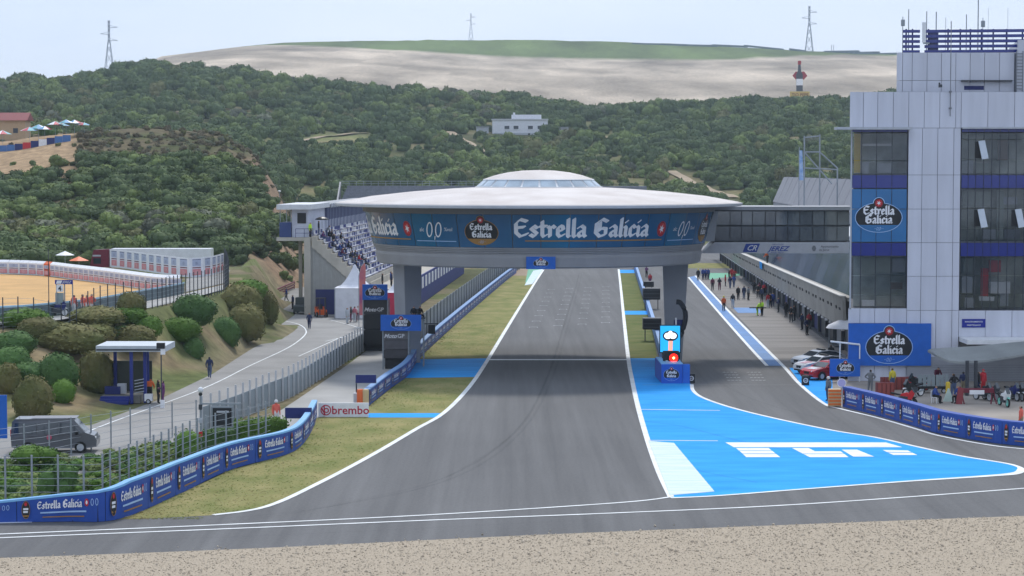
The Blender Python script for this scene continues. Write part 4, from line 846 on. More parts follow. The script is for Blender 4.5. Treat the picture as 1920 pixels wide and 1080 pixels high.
for r_ in range(NR):
    o0 = .9+r_*.56; z1 = 9.05-r_*.5; m.hexa([gx(o0, y0, z1-1.3), gx(o0+.58, y0, z1-1.7), gx(o0+.58, 346, z1-1.7), gx(o0, 346, z1-1.3), gx(o0, y0, z1), gx(o0+.58, y0, z1), gx(o0+.58, 346, z1), gx(o0, 346, z1)])
m.build('terracing', GC, gs, world=True)
gslab('lower_terrace', 7.1, 10.6, 250, 346, 0, 2.7, GC); gslab('rail_wall', 7.1, 7.25, 250, 346, 2.7, 3.5, GC)
SEATW = flat('seat_white', (.58, .59, .63)); SEATB = flat('seat_blue', (.025, .04, .2))
def seat_mesh(mat): return unlink(MB().box((.02, 0, .2), (.36, .42, .05)).box((-.17, 0, .42), (.06, .42, .4)).box((0, 0, .09), (.06, .3, .18)).build('seat', mat)).data
SM = [seat_mesh(SEATW), seat_mesh(SEATB)]; rs = random.Random(9); rest = [MB(), MB()]
for r_ in range(NR):
    for c_ in range(100):
        D = y0+1.2+c_*.56+r_*.0; p = gx(1.2+r_*.56, D, 9.05-r_*.5); w_ = 1 if (noise.noise((c_*.31, r_*.5, 2))+rs.gauss(0, .25)) > .02 else 0
        if c_ < 26:
            s_ = bpy.data.objects.new('seat', SM[w_]); COL.objects.link(s_); s_.parent = gs; s_.location = p-gs.location
        else: rest[w_].box(p+Vector((.02, 0, .2)), (.36, .42, .06)).box(p+Vector((-.17, 0, .42)), (.06, .42, .4))
for k in (0, 1): o = rest[k].build('far_seats', (SEATW, SEATB)[k], gs, world=True, recalc=False); o['kind'] = 'stuff'
# cabin at the back of the stand
CABB = M('cabin_sheet', (.085, .10, .19), .5, var=.06)
gslab('cabin_wall', -1.6, .3, 247.5, 262, 8.9, 12.1, flat('cabin_white', (.55, .57, .66))); gslab('cabin_wall', -1.4, .6, 262.05, 320, 10.6, 12.1, CABB); gslab('cabin_base', -1.4, .62, 262.05, 320, 8.9, 10.6, flat('cabin_white', (0, 0, 0)))
for k in range(38): gslab('cabin_rib', .6, .68, 262.5+k*1.5, 263+k*1.5, 8.9, 12.08, CABB)
gslab('cabin_window', -.95, .05, 247.4, 247.52, 10.5, 11.7, BLACK); gslab('cabin_roof', -3.2, .8, 246.3, 263, 12.12, 12.7, flat('cabin_roof_white', (.60, .62, .65))); gslab('stand_roof', -3.0, .9, 263.05, 320, 12.12, 12.5, flat('stand_roof_grey', (.26, .27, .29))); [gslab('roof_rib', .9, 1.0, 263.5+k*1.8, 264+k*1.8, 12.05, 12.6, LGREY) for k in range(24)]
gslab('kiosk', -3.0, -1.65, 247.2, 252, 8.9, 10.6, flat('kiosk_blue', (.035, .06, .18))); 
for oo in (-2.95, -2.2, -1.7): gslab('kiosk_post', oo, oo+.07, 247.2, 247.3, 10.6, 12.1, GREYM)
gslab('landing', -3.2, 1.0, 246.2, 330, 8.5, 8.88, GC); [gslab('landing_post', -1.5, -1.1, 252+k*12, 252.4+k*12, 0, 8.5, GC) for k in range(6)]
m = MB()
for zz in (9.4, 9.9): m.tube([gx(-1.0, 246.3, zz), gx(1.0, 246.3, zz)], .03, 5)
for oo in (-1, 0, 1): m.tube([gx(oo, 246.3, 8.85), gx(oo, 246.3, 9.92)], .03, 5)
m.build('railing', NAVY, gs, world=True)
# navy wall with white posters below the stand
nw = thing('poster_wall', 'navy hoarding with a row of white posters beyond the left pillar', 'hoarding', (-11.2, 271, 0))
def nx_(D): return -11.2+.0445*(D-271)
MB().hexa([(nx_(262), 262, 0), (nx_(262)+.15, 262, 0), (nx_(345)+.15, 345, 0), (nx_(345), 345, 0), (nx_(262), 262, 3.6), (nx_(262)+.15, 262, 3.6), (nx_(345)+.15, 345, 3.6), (nx_(345), 345, 3.6)]).build('wall', flat('hoarding_navy', (.02, .035, .20)), nw, world=True)
for k in range(14):
    D = 266+k*5; a = nx_(D)+.16; MB().hexa([(a, D, 1.9), (a+.04, D, 1.9), (a+.14, D+2.6, 1.9), (a+.1, D+2.6, 1.9), (a, D, 3.3), (a+.04, D, 3.3), (a+.14, D+2.6, 3.3), (a+.1, D+2.6, 3.3)]).build('poster', PW, nw, world=True)
# far tiered stand behind the disc and a second one to its right
fs = thing('far_grandstand', 'empty grey tiered grandstand showing above the disc roof', 'grandstand', (-22, 440, 0)); m = MB()
for k in range(9): m.box((-21.5+k*.2, 437+k*1.1, (8.5+k*.62)/2), (29, 1.1, 8.5+k*.62))
m.build('tiers', M('tier_grey', (.20, .21, .24), .7), fs, world=True); m = MB()
for k in range(20): m.tube([(-35.6+k*1.53, 446.6, 13.4), (-35.6+k*1.53, 446.6, 14.4)], .05, 5)
m.tube([(-35.6, 446.6, 14.4), (-6.5, 446.6, 14.4)], .05, 5).tube([(-35.6, 446.6, 13.9), (-6.5, 446.6, 13.9)], .04, 5); m.build('railing', GREYM, fs, world=True)
MB().hexa([(-36, 436, 8), (-35.7, 436, 8), (-35.7, 446, 8), (-36, 446, 8), (-36, 436, 9.5), (-35.7, 436, 9.5), (-35.7, 446, 14.3), (-36, 446, 14.3)]).build('side_panel', MGREY, fs, world=True)
f2 = thing('low_stand_roof', 'low dark stand showing right of the dome', 'grandstand', (22, 440, 0)); MB().box((23, 442, 6.7), (9.5, 5, 13.4)).build('tiers', M('tier_grey', (0, 0, 0)), f2, world=True); m = MB()
for k in range(7): m.tube([(18.5+k*1.5, 441, 13.3), (18.5+k*1.5, 441, 13.8)], .04, 5)
m.tube([(18.5, 441, 13.8), (27.5, 441, 13.8)], .04, 5).build('railing', DARK, f2, world=True)
# ================================================================== BANNER WALLS
class Path:
    def __init__(s, pts, n=8):
        s.p = catmull(pts, n); s.c = [0]
        for a, b2 in zip(s.p[:-1], s.p[1:]): s.c.append(s.c[-1]+(b2-a).length)
        s.L = s.c[-1]
    def at(s, u):
        u = max(0, min(s.L-1e-4, u)); i = max(0, int(np.searchsorted(s.c, u))-1); t = (u-s.c[i])/max(1e-6, s.c[i+1]-s.c[i]); return s.p[i].lerp(s.p[i+1], t)
    def nrm(s, u, side=1): d = s.at(u+.25)-s.at(u-.25); d.z = 0; d.normalize(); return Vector((d.y, -d.x, 0))*side
def hf(h, u): return h(u) if callable(h) else h
def banner_wall(name, label, pts, h, pitch, side=1, rev=False, padding=CYANTOP, pad=.10, z0=0, cap='blue_padding', sponsor=True, first=0, thick=.55):
    P = Path(pts); root = thing(name, label, 'barrier', P.p[0])
    n = max(2, int(P.L/.8)); m = MB(); us = [P.L*k/n for k in range(n+1)]; ring = []
    for u in us:
        c, nn = P.at(u), P.nrm(u, side); ring += [c-nn*.02, c-nn*thick, c-nn*thick+Vector((0, 0, hf(h, u)-.06)), c-nn*.02+Vector((0, 0, hf(h, u)-.06))]
    m.add(ring, [(4*i+j, 4*i+(j+1) % 4, 4*i+4+(j+1) % 4, 4*i+4+j) for i in range(n) for j in range(4)]+[(0, 1, 2, 3), (4*n+3, 4*n+2, 4*n+1, 4*n)]); m.build('tyre_wall', RUBBER, root, world=True)
    ring = []; m = MB()
    for u in us:
        c, nn = P.at(u), P.nrm(u, side); H_ = hf(h, u); ring += [c+nn*.05+Vector((0, 0, H_-pad)), c-nn*(thick+.05)+Vector((0, 0, H_-pad)), c-nn*(thick+.03)+Vector((0, 0, H_)), c+nn*.03+Vector((0, 0, H_))]
    m.add(ring, [(4*i+j, 4*i+(j+1) % 4, 4*i+4+(j+1) % 4, 4*i+4+j) for i in range(n) for j in range(4)]+[(0, 1, 2, 3), (4*n+3, 4*n+2, 4*n+1, 4*n)]); m.build('top_padding', padding, root, world=True)
    k = 0; u0 = first
    while u0 < P.L-.3:
        u1 = min(u0+pitch-.03, P.L); m = MB(); q = max(2, int((u1-u0)/.5)); vs = []; sg = random.Random(int(u0*7)).uniform(-.02, .03)
        for i in range(q+1):
            u = u0+(u1-u0)*i/q; c, nn = P.at(u), P.nrm(u, side); bulge = .03*math.sin(math.pi*i/q)+sg*math.sin(i*1.9)
            vs += [c+nn*.01+Vector((0, 0, .02)), c+nn*(.02+bulge*.3)+Vector((0, 0, hf(h, u)-pad-.005))]
        fs_ = [(2*i, 2*i+2, 2*i+3, 2*i+1) for i in range(q)]; ban = m.add(vs, fs_).build('banner', DBLUE, root, world=True)
        if sponsor:
            def mp(a, v, d, u0=u0, u1=u1): u = (u1-a) if rev else (u0+a); u = max(0, min(P.L, u)); return P.at(u)+P.nrm(u, side)*(.065+d)+Vector((0, 0, .02+v*hf(h, u)))
            pr = Print(); s_ = pitch/4.2
            pr.ell(.42*s_, .5, .2*s_, .37, 0, 3, 20); pr.ell(.42*s_, .5, .185*s_, .35, .4, 2, 20); pr.ell(.42*s_, .74, .07*s_, .08, 1, 1, 12); pr.rect(.3*s_, .50, .54*s_, .58, 1, 0); pr.rect(.3*s_, .38, .52*s_, .46, 1, 0); pr.rect(.28*s_, .22, .56*s_, .28, 1, 3)
            if u1-u0 > pitch*.9:
                hb = .30; 
                txt = Print().black('Estrella Galicia', 0, 0, 1, 2, 0, nib=.18); W_ = sum(GL[c][0] for c in 'Estrella Galicia')
                for pts_, ly, mt in txt.p: pr.p.append(([(.95*s_+x/W_*2.15*s_, .50+y*hb) for x, y in pts_], ly, mt))
                pr.ell(3.32*s_, .65, .1*s_, .13, 1, 1, 12); pr.ell(3.32*s_, .65, .05*s_, .07, 2, 0, 8); pr.ring(3.58*s_, .65, .07*s_, .12, .025, 1, 5, 10); pr.ring(3.78*s_, .65, .07*s_, .12, .025, 1, 5, 10)
                pr.rect(1.1*s_, .33, 3.3*s_, .385, 1, 5); pr.rect(1.2*s_, .17, 3.2*s_, .21, 1, 3)
            pr.build('lettering', mp, ban, step=.4, eps=.003, world=True)
        u0 += pitch; k += 1
    return P, root
NW = gps([(-140, 986), (0, 980), (120, 978.5), (222, 974), (333, 928), (433, 881), (533, 854), (567, 834), (588, 800), (594, 780)])
PT_ = Path(NW); uu = []; 
for px in (0, 133, 240, 333, 433, 533): q = gp(px, interp(px, [0, 120, 222, 333, 433, 533], [980, 978.5, 974, 928, 881, 854])); uu.append(min(np.linspace(0, PT_.L, 300), key=lambda u: (PT_.at(u)-q).length))
PNW, _ = banner_wall('banner_wall', 'curving blue banner wall with pale blue top along the near grass verge', NW, lambda u: interp(u, uu+[PT_.L-4, PT_.L], [1.02, 1.36, 1.72, 1.7, 1.5, 1.42, 1.3, 1.1]), 4.2, thick=.3)
P2, _ = banner_wall('banner_wall', 'blue banner wall running beside the far verge below the left pillar', gps([(692, 761), (728, 731), (765, 704), (795, 663), (870, 594), (947, 528), (968, 512)]), 1.2, 4.2, pad=.07, padding=flat('dull_blue_padding', (.16, .30, .55)), thick=.35)
P3, _ = banner_wall('banner_wall', 'blue banner wall between the pit lane exit road and the paddock', gps([(1580, 763), (1647, 780), (1713, 799), (1760, 813), (1850, 829), (1920, 837), (2080, 850)]), 1.45, 3.1, padding=DBLUE)
P4, _ = banner_wall('pit_wall', 'pale blue padded wall separating the straight from the pit lane', gps([(1243, 694), (1233, 655), (1222, 615), (1206, 560), (1196, 527), (1189, 503)]), 1.1, 6, side=-1, sponsor=False, padding=flat('dull_blue_padding', (0, 0, 0)), thick=.3, pad=.08)
for ch in list(_.children):
    if ch.name.startswith('banner'): ch.data.materials[0] = flat('pit_wall_blue', (.12, .25, .55))
# ================================================================== FENCES
def panel_fence(name, label, P, h, mat, post, pick, rise, t=.05, plen=2.5, prad=.045, u0=0., u1=None):
    root = thing(name, label, 'fence', P.at(u0)); u1 = u1 or P.L; u = u0; 
    while u < u1-.2:
        v_ = min(u+plen-.04, u1); a, b2 = P.at(u), P.at(v_); nn = P.nrm((u+v_)/2)*t/2
        MB().hexa([a-nn, b2-nn, b2+nn, a+nn]+[q+Vector((0, 0, h)) for q in (a-nn, b2-nn, b2+nn, a+nn)]).build('panel', mat, root, world=True); u += plen
    pm = unlink(MB().box((0, 0, (h+rise)/2), (prad*2, prad*2, h+rise)).build('post', post)).data; u = u0; k = 0
    while u < u1 and k < 299:
        o = bpy.data.objects.new('post', pm); COL.objects.link(o); o.parent = root; o.location = P.at(u)+P.nrm(u)*(t/2+prad+.01)-root.location; u += pick; k += 1
    return root
FEN = M('fence_mesh_grey', (.26, .30, .325), .7, var=.08, scale=.4, rnd=.06)
PF = Path(gps([(376, 813), (440, 789), (500, 763), (557, 738), (643, 682), (690, 653)]))
panel_fence('picket_fence', 'grey sheeted fence with pickets sticking up between service road and access road', PF, 1.65, FEN, flat('picket_grey', (.46, .48, .50)), 1.75, .75, prad=.06)
PC = Path([p+Vector((-1.0, .3, 0)) for p in gps([(786, 675), (795, 663), (870, 594), (947, 528), (985, 505)])])
panel_fence('catch_fence', 'tall plain grey debris fence behind the far banner wall', PC, 2.95, M('debris_mesh', (.24, .255, .265), .8, var=.1, scale=.5, rnd=.04), M('debris_post', (.22, .235, .245), .8), 4, .12, plen=4)
def wire_fence(name, label, P, h, sp, nw, mat, prad=.045, wr=.012, u0=0):
    root = thing(name, label, 'fence', P.at(0)); pm = unlink(MB().tube([(0, 0, -.1), (0, 0, h)], prad, 7).build('post', mat)).data; u = u0
    while u < P.L:
        o = bpy.data.objects.new('post', pm); COL.objects.link(o); o.parent = root; o.location = P.at(u)-root.location; u += sp
    for k in range(nw): zz = h*(k+.6)/nw; MB().tube([q+Vector((0, 0, zz+.02*math.sin(i*2.1+k))) for i, q in enumerate(P.p)], wr, 4, cap=False).build('wire', GREYM, root, world=True)
    return root
off = [PNW.at(u)-PNW.nrm(u)*1.5 for u in np.linspace(0, PNW.L*.66, 14)]
wire_fence('wire_fence', 'tall galvanised post and wire fence right behind the near banner wall', Path(off, 3), 3.0, 1.25, 9, GREYM, .05)
wire_fence('wire_fence', 'lower post and wire fence between the van and the weeds', Path(gps([(-60, 880), (80, 862), (190, 842), (290, 824), (372, 814)]), 4), 2.2, 1.9, 6, GREYM, .045)
def zs(p): return Vector((p.x, p.y, zt(p.x, p.y)))
PFC = Path([zs(gp(x, y, 4.8)) for x, y in [(-90, 618), (0, 610), (70, 606), (124, 602), (190, 590), (280, 578), (330, 567), (420, 544)]]+[zs(gp(427, 520, 4.8)), zs(gp(421, 503, 4.8))], 4)
wire_fence('mesh_fence', 'dark post and wire fence along the top of the bank', PFC, 2.5, 1.35, 7, DARK, .045, .01)
# ================================================================== PEOPLE
def make_pose(name, J):
    """one continuous skinned body; J overrides joint places. Figure faces -Y, feet at z = 0"""
    B = dict(pelvis=(0, 0, .98), waist=(0, 0, 1.12), chest=(0, .01, 1.32), neck=(0, .01, 1.49), jaw=(0, -.015, 1.56), head=(0, -.005, 1.64), crown=(0, .005, 1.73), nose=(0, -.125, 1.61),
             shL=(.19, .01, 1.42), elL=(.25, .03, 1.14), wrL=(.25, -.04, .90), hipL=(.095, 0, .92), knL=(.10, -.02, .50), anL=(.105, .02, .09), toL=(.12, -.16, .04),
             shR=(-.19, .01, 1.42), elR=(-.25, .03, 1.14), wrR=(-.25, -.04, .90), hipR=(-.095, 0, .92), knR=(-.10, -.02, .50), anR=(-.105, .02, .09), toR=(-.12, -.16, .04))
    B.update(J)
    Rd = dict(pelvis=(.185, .145), waist=(.17, .13), chest=(.205, .15), neck=(.075, .075), jaw=(.092, .108), head=(.112, .138), crown=(.10, .12), nose=(.02, .02), sh=(.095, .095), el=(.064, .064), wr=(.042, .034), hip=(.125, .13), kn=(.086, .088), an=(.058, .06), to=(.05, .04))
    E = [('pelvis', 'waist', 1), ('waist', 'chest', 1), ('chest', 'neck', 1), ('neck', 'jaw', 0), ('jaw', 'head', 0), ('head', 'crown', 4), ('head', 'nose', 0)]
    for s in 'LR': E += [('chest', 'sh'+s, 1), ('sh'+s, 'el'+s, 1), ('el'+s, 'wr'+s, 1), ('pelvis', 'hip'+s, 2), ('hip'+s, 'kn'+s, 2), ('kn'+s, 'an'+s, 2), ('an'+s, 'to'+s, 3)]
    names = list(B); V = [Vector(B[n]) for n in names]; rad = [Rd.get(n, Rd.get(n[:-1])) for n in names]; ed = [(names.index(a), names.index(b), t) for a, b, t in E]
    for s, sg in (('L', 1), ('R', -1)):       # palm and five fingers
        e, w_ = Vector(B['el'+s]), Vector(B['wr'+s]); d = (w_-e).normalized(); side = d.cross(Vector((sg, 0, 0))).normalized() if abs(d.x) < .9 else Vector((0, 1, 0)); inn = Vector((-sg, 0, 0)); inn = (inn-d*inn.dot(d)).normalized()
        pi = len(V); V.append(w_+d*.075); rad.append((.036, .022)); ed.append((names.index('wr'+s), pi, 0))
        for k, (ofs, ln) in enumerate(((-.03, .075), (-.01, .088), (.01, .082), (.03, .062))):
            a = V[pi]+d*.02+side*ofs; b_ = a+d*ln*.55+inn*.012; c = b_+d*ln*.35+inn*.028; i = len(V); V += [a, b_, c]; rad += [(.0105, .0105), (.0095, .0095), (.008, .008)]; ed += [(pi, i, 0), (i, i+1, 0), (i+1, i+2, 0)]
        i = len(V); a = w_+d*.035-side*.035+inn*.01; V += [a, a+d*.035-side*.018+inn*.014]; rad += [(.012, .012), (.010, .010)]; ed += [(pi, i, 0), (i, i+1, 0)]
    me = bpy.data.meshes.new('person'); me.from_pydata(V, [(a, b) for a, b, _ in ed], []); o = bpy.data.objects.new('person', me); COL.objects.link(o)
    sk = o.modifiers.new('s', 'SKIN'); sk.use_smooth_shade = True
    for i, r_ in enumerate(rad): me.skin_vertices[0].data[i].radius = r_
    me.skin_vertices[0].data[0].use_root = True
    o.modifiers.new('d', 'SUBSURF').levels = 1
    dg_ = bpy.context.evaluated_depsgraph_get(); dg_.update(); nm = bpy.data.meshes.new_from_object(o.evaluated_get(dg_)); bpy.data.objects.remove(o)
    nm.materials.clear()
    for k in range(5): nm.materials.append(SKIN)
    seg = [(V[a], V[b], t) for a, b, t in ed]; hd, nk = Vector(B['head']), Vector(B['jaw'])
    for f in nm.polygons:
        c = f.center; best = (9, 0)
        for a, b, t in seg:
            ab = b-a; q = max(0, min(1, (c-a).dot(ab)/max(1e-9, ab.length_squared))); dd = (a+ab*q-c).length-(.05 if t in (1, 2) else 0)
            if dd < best[0]: best = (dd, t)
        t = best[1]
        if t == 0 and (c-hd).length < .16 and (c.z > hd.z+.035 or (c.y > hd.y+.03 and c.z > nk.z+.01)): t = 4
        f.material_index = t
    nm.name = 'person_'+name; return nm
sit = dict(pelvis=(0, .05, .52), waist=(0, .07, .66), chest=(0, .02, .87), neck=(0, -.02, 1.03), jaw=(0, -.06, 1.10), head=(0, -.05, 1.18), crown=(0, -.04, 1.26), nose=(0, -.14, 1.15), shL=(.19, 0, .96), shR=(-.19, 0, .96), elL=(.26, -.1, .70), wrL=(.14, -.32, .64), elR=(-.26, -.1, .70), wrR=(-.14, -.32, .64),
           hipL=(.1, .02, .49), hipR=(-.1, .02, .49), knL=(.16, -.4, .5), anL=(.15, -.36, .09), toL=(.17, -.54, .04), knR=(-.16, -.4, .5), anR=(-.15, -.36, .09), toR=(-.17, -.54, .04))
POSES = {'stand': make_pose('stand', {}), 'walk': make_pose('walk', dict(knL=(.1, -.16, .53), anL=(.1, -.2, .10), toL=(.1, -.38, .07), knR=(-.1, .05, .5), anR=(-.1, .27, .16), toR=(-.1, .14, .05), elL=(.26, .14, 1.15), wrL=(.24, .12, .90), elR=(-.26, -.06, 1.15), wrR=(-.22, -.24, .98))),
 'hips': make_pose('hips', dict(elL=(.42, .08, 1.18), wrL=(.22, -.02, 1.04), elR=(-.42, .08, 1.18), wrR=(-.22, -.02, 1.04), anL=(.17, .02, .09), toL=(.2, -.16, .04), knL=(.14, -.02, .5))),
 'hold': make_pose('hold', dict(elL=(.26, -.06, 1.16), wrL=(.10, -.27, 1.16), elR=(-.26, -.06, 1.16), wrR=(-.10, -.27, 1.2), knR=(-.12, -.05, .5))),
 'lean': make_pose('lean', dict(waist=(0, -.06, 1.09), chest=(0, -.18, 1.24), neck=(0, -.28, 1.38), jaw=(0, -.33, 1.43), head=(0, -.36, 1.51), crown=(0, -.38, 1.585), nose=(0, -.445, 1.47), shL=(.19, -.22, 1.33), shR=(-.19, -.22, 1.33), elL=(.27, -.3, 1.06), wrL=(.2, -.46, .9), elR=(-.27, -.3, 1.06), wrR=(-.2, -.46, .9), pelvis=(0, .06, .97), hipL=(.095, .05, .91), hipR=(-.095, .05, .91))),
 'sit': make_pose('sit', sit)}
CLO = dict(black=(.014, .014, .017), navy=(.018, .028, .085), blue=(.03, .07, .28), red=(.42, .02, .03), white=(.66, .66, .66), grey=(.16, .165, .175), maroon=(.12, .02, .05), orange=(.62, .12, .03), yellow=(.6, .5, .05), hivis=(.5, .8, .05), jeans=(.07, .10, .19), khaki=(.23, .19, .12), pink=(.5, .16, .2), purple=(.14, .04, .14), pale=(.42, .46, .5), coral=(.72, .14, .10))
def cl(c): return flat('cloth_'+c, CLO[c], .85)
HAIRS = [flat('hair_dark', (.02, .014, .01)), flat('hair_brown', (.07, .04, .02))]
HELM = unlink(MB().lathe([(.118, -.03), (.122, .03), (.11, .085), (.07, .125), (.0, .14)], 12).lathe([(.118, -.03), (.15, -.035), (.119, -.01)], 12).build('helmet', WHITE, sm=True)).data
CAPM = unlink(MB().lathe([(.098, 0), (.1, .04), (.075, .085), (0, .1)], 10).box((0, -.13, .008), (.13, .1, .015)).build('cap', BLACK)).data
pk = 0
def person(label, p, pose='stand', top='black', legs='black', rz=0., shoes='black', hat=None, group=None, sc=1.0, z=None):
    global pk; pk += 1
    if not isinstance(p, Vector): p = gp(*p)
    o = bpy.data.objects.new('person', POSES[pose]); COL.objects.link(o); o.location = p; o.rotation_euler = (0, 0, rz); o.scale = (sc, sc, sc); tag(o, label, 'person', group)
    for i, m_ in enumerate((SKIN, cl(top), cl(legs), cl(shoes), HAIRS[pk % 2])): o.material_slots[i].link = 'OBJECT'; o.material_slots[i].material = m_
    if hat:
        kind, colr = hat; h = bpy.data.objects.new(kind, HELM if kind == 'helmet' else CAPM); COL.objects.link(h); h.parent = o
        h.location = {'lean': (0, -.365, 1.53), 'sit': (0, -.05, 1.2)}.get(pose, (0, -.005, 1.665)); h.material_slots[0].link = 'OBJECT'; h.material_slots[0].material = cl(colr)
    return o
A_ = R
# --- pit lane
person('pit marshal with yellow helmet, orange-black top and dark shorts on the blue lane line', (1357, 583), 'stand', 'orange', 'black', R(10), hat=('helmet', 'yellow'))
person('person in black top and pale jeans right of the yellow-helmeted pit marshal', (1374, 577), 'stand', 'black', 'pale', R(160))
for px, py, c, l_, q in ((1384, 562, 'black', 'in black at the open end of the dark-clad trio in the pit lane', 20), (1395, 561, 'navy', 'in navy in the middle of the dark-clad trio in the pit lane', 200), (1403, 563, 'grey', 'in grey in the dark-clad trio beside the pit garages', 120)): person('person '+l_, (px, py), 'stand', c, 'jeans' if c == 'navy' else 'black', R(q))
person('person in maroon jacket of the pair standing apart in the pit lane', (1336, 544), 'stand', 'maroon', 'black', R(190)); person('person in black of the pair standing apart in the pit lane', (1349, 544), 'hold', 'black', 'maroon', R(170), hat=('cap', 'black'))
person('marshal in black with yellow helmet at the far end of the pit lane line', (1309, 526), 'stand', 'black', 'black', 0, hat=('helmet', 'yellow'))
for px, l_, pz in ((1318, 'nearest the yellow-helmeted far marshal', 'stand'), (1323, 'in the middle', 'hold'), (1328, 'nearest the green paint', 'stand')): person('person in blue, '+l_+', of the far blue trio', (px, 524.5), pz, 'blue', 'navy', R(30))
for px, py, c, g_, l_, pz in ((1360, 537, 'red', 'black', 'person in red top and black shorts by the pit garages', 'stand'), (1367, 527, 'black', 'black', 'dark figure behind the red-shirted pit crew', 'hips'), (1372, 524, 'red', 'red', 'person in all-red team clothes by the far garages', 'stand'), (1377, 527, 'red', 'black', 'person in red jacket beside the all-red figure', 'hips'), (1369, 541, 'navy', 'jeans', 'person in navy and jeans striding along the pit lane', 'walk'), (1376, 539, 'blue', 'jeans', 'person in blue top and jeans walking by the garages', 'walk'),
    (1424, 553, 'maroon', 'black', 'person in maroon at a garage doorway', 'hold'), (1432, 555, 'red', 'black', 'person in red and black leaning at a garage doorway', 'lean'), (1440, 577, 'red', 'pale', 'person in red shirt and pale trousers behind the hi-vis workers', 'stand'), (1449, 575, 'blue', 'navy', 'person in blue overalls by the garage door', 'stand'), (1490, 602, 'black', 'black', 'person in black at a garage front', 'stand'), (1517, 617, 'red', 'black', 'person in red top at the nearest garages', 'stand')): person(l_, (px, py), pz, c, g_, R(40*(px % 7)))
person('worker in hi-vis yellow bending over a black board', (1420, 592), 'lean', 'hivis', 'hivis', R(70)); person('worker in hi-vis jacket and black trousers carrying a black board', (1429, 592), 'hold', 'hivis', 'black', R(-60))
p = gp(1420, 592); tag(MB().box((p.x, p.y-.3, .95), (1.9, .5, .12), 0).build('equipment_board', BLACK), 'long black board held between the two hi-vis workers', 'board')
p = pp(.55, 282, zu(282)-.06)
person('person in orange and black leaning over the pit building terrace', p, 'lean', 'orange', 'black', R(-90)); person('person in black beside the orange-clad one on the terrace', pp(.6, 284, zu(284)-.06), 'stand', 'black', 'black', R(-90))
zb_ = zu(282)+.12; bn = thing('terrace_banner', 'small blue banner hanging over the pit building fascia', 'banner', pp(-.3, 280, zb_-1)); MB().hexa([pp(-.36, 280, zb_-.9), pp(-.30, 280, zb_-.9), pp(-.30, 284, zb_-.9), pp(-.36, 284, zb_-.9), pp(-.40, 280, zb_), pp(-.35, 280, zb_), pp(-.35, 284, zb_), pp(-.40, 284, zb_)]).build('cloth', LBLUE, bn, world=True)
# --- paddock on the right
person('person in grey-brown with hands on hips below the big sponsor billboard', (1632, 736), 'hips', 'grey', 'grey', R(150)); person('person in yellow shirt behind the maroon crates', (1673, 733), 'stand', 'yellow', 'jeans', R(200))
person('person in dark top leaning over the grey cart', (1756, 727), 'lean', 'maroon', 'black', R(10)); person('person in black jacket and blue jeans beside the yellow post', (1788, 744), 'hips', 'black', 'jeans', R(200))
person('person in navy between the canopy posts', (1806, 740), 'stand', 'navy', 'khaki', R(160)); person('person in black leaning on the canopy post', (1835, 740), 'stand', 'black', 'navy', R(90)); person('person in red overalls standing by the grey wall', (1843, 736), 'stand', 'red', 'red', R(20), hat=('cap', 'red'))
person('person in coral vest behind the end of the paddock banner wall', (1914, 812), 'stand', 'coral', 'khaki', R(-120)); person('marshal with white helmet at the orange striped buffer', (1553, 752), 'stand', 'grey', 'navy', R(-60), hat=('helmet', 'white')); person('dark-clad person standing behind the parked cars', (1558, 684), 'stand', 'black', 'black', R(180))
def chair(px, py, rz, label):
    r = thing('plastic_chair', label, 'chair', gp(px, py), rz); MB().box((0, 0, .43), (.45, .45, .04)).build('seat', WHITE, r); MB().box((0, .22, .68), (.44, .04, .46)).build('backrest', WHITE, r)
    for sx in (-1, 1):
        for sy in (-1, 1): MB().box((sx*.19, sy*.19, .205), (.04, .04, .41)).build('leg', WHITE, r)
    return r
for px, py, rz, l_ in ((1753, 756, R(60), 'bent forward beside the yellow post'), (1797, 756, R(-60), 'with head turned by the maroon rack')):
    chair(px, py, rz, 'white plastic chair under the blue-clad person '+l_); person('seated person in blue top and black trousers '+l_, gp(px, py), 'sit', 'blue', 'black', rz)
# --- left side
person('person in blue jacket walking along the service road edge', (393, 709), 'walk', 'navy', 'jeans', R(180)); person('person in navy walking at the road bend', (580, 617), 'walk', 'navy', 'navy', R(0)); person('person in orange vest bending over beside the shelter', (280, 752), 'lean', 'orange', 'black', R(170))
person('person in black next to the loudspeaker pole', (297, 757), 'stand', 'black', 'black', R(110)); person('person in purple and maroon next to the loudspeaker pole', (306, 759), 'hold', 'purple', 'purple', R(-90)); person('person in dark clothes standing inside the shelter', gp(236, 742)+Vector((0, 0, .55)), 'hold', 'navy', 'black', R(80))
for px, py, t_, l_, pz, lb_ in ((651, 607, 'pale', 'pale', 'stand', 'in pale clothes beside the white tent'), (658, 604, 'black', 'maroon', 'hips', 'in black and maroon beside the white tent'), (665, 604, 'pink', 'pale', 'stand', 'in pink top beside the white tent'), (671, 603, 'white', 'maroon', 'hold', 'in white top closest to the black stage tower'), (549, 580, 'navy', 'black', 'stand', 'in navy beside the black utility vehicle'), (537, 566, 'blue', 'grey', 'walk', 'in blue walking past the red barrier'), (557, 492, 'black', 'black', 'walk', 'in black walking up the lane beside the bank'), (564, 493, 'navy', 'black', 'walk', 'in navy walking up the lane beside the stand')):
    person('person '+lb_, (px, py), pz, t_, l_, R(30*(px % 11)))
mm = gp(518, 801); person('marshal in white helmet and coral vest behind the bright hedge', mm, 'stand', 'coral', 'white', R(30), hat=('helmet', 'white'))
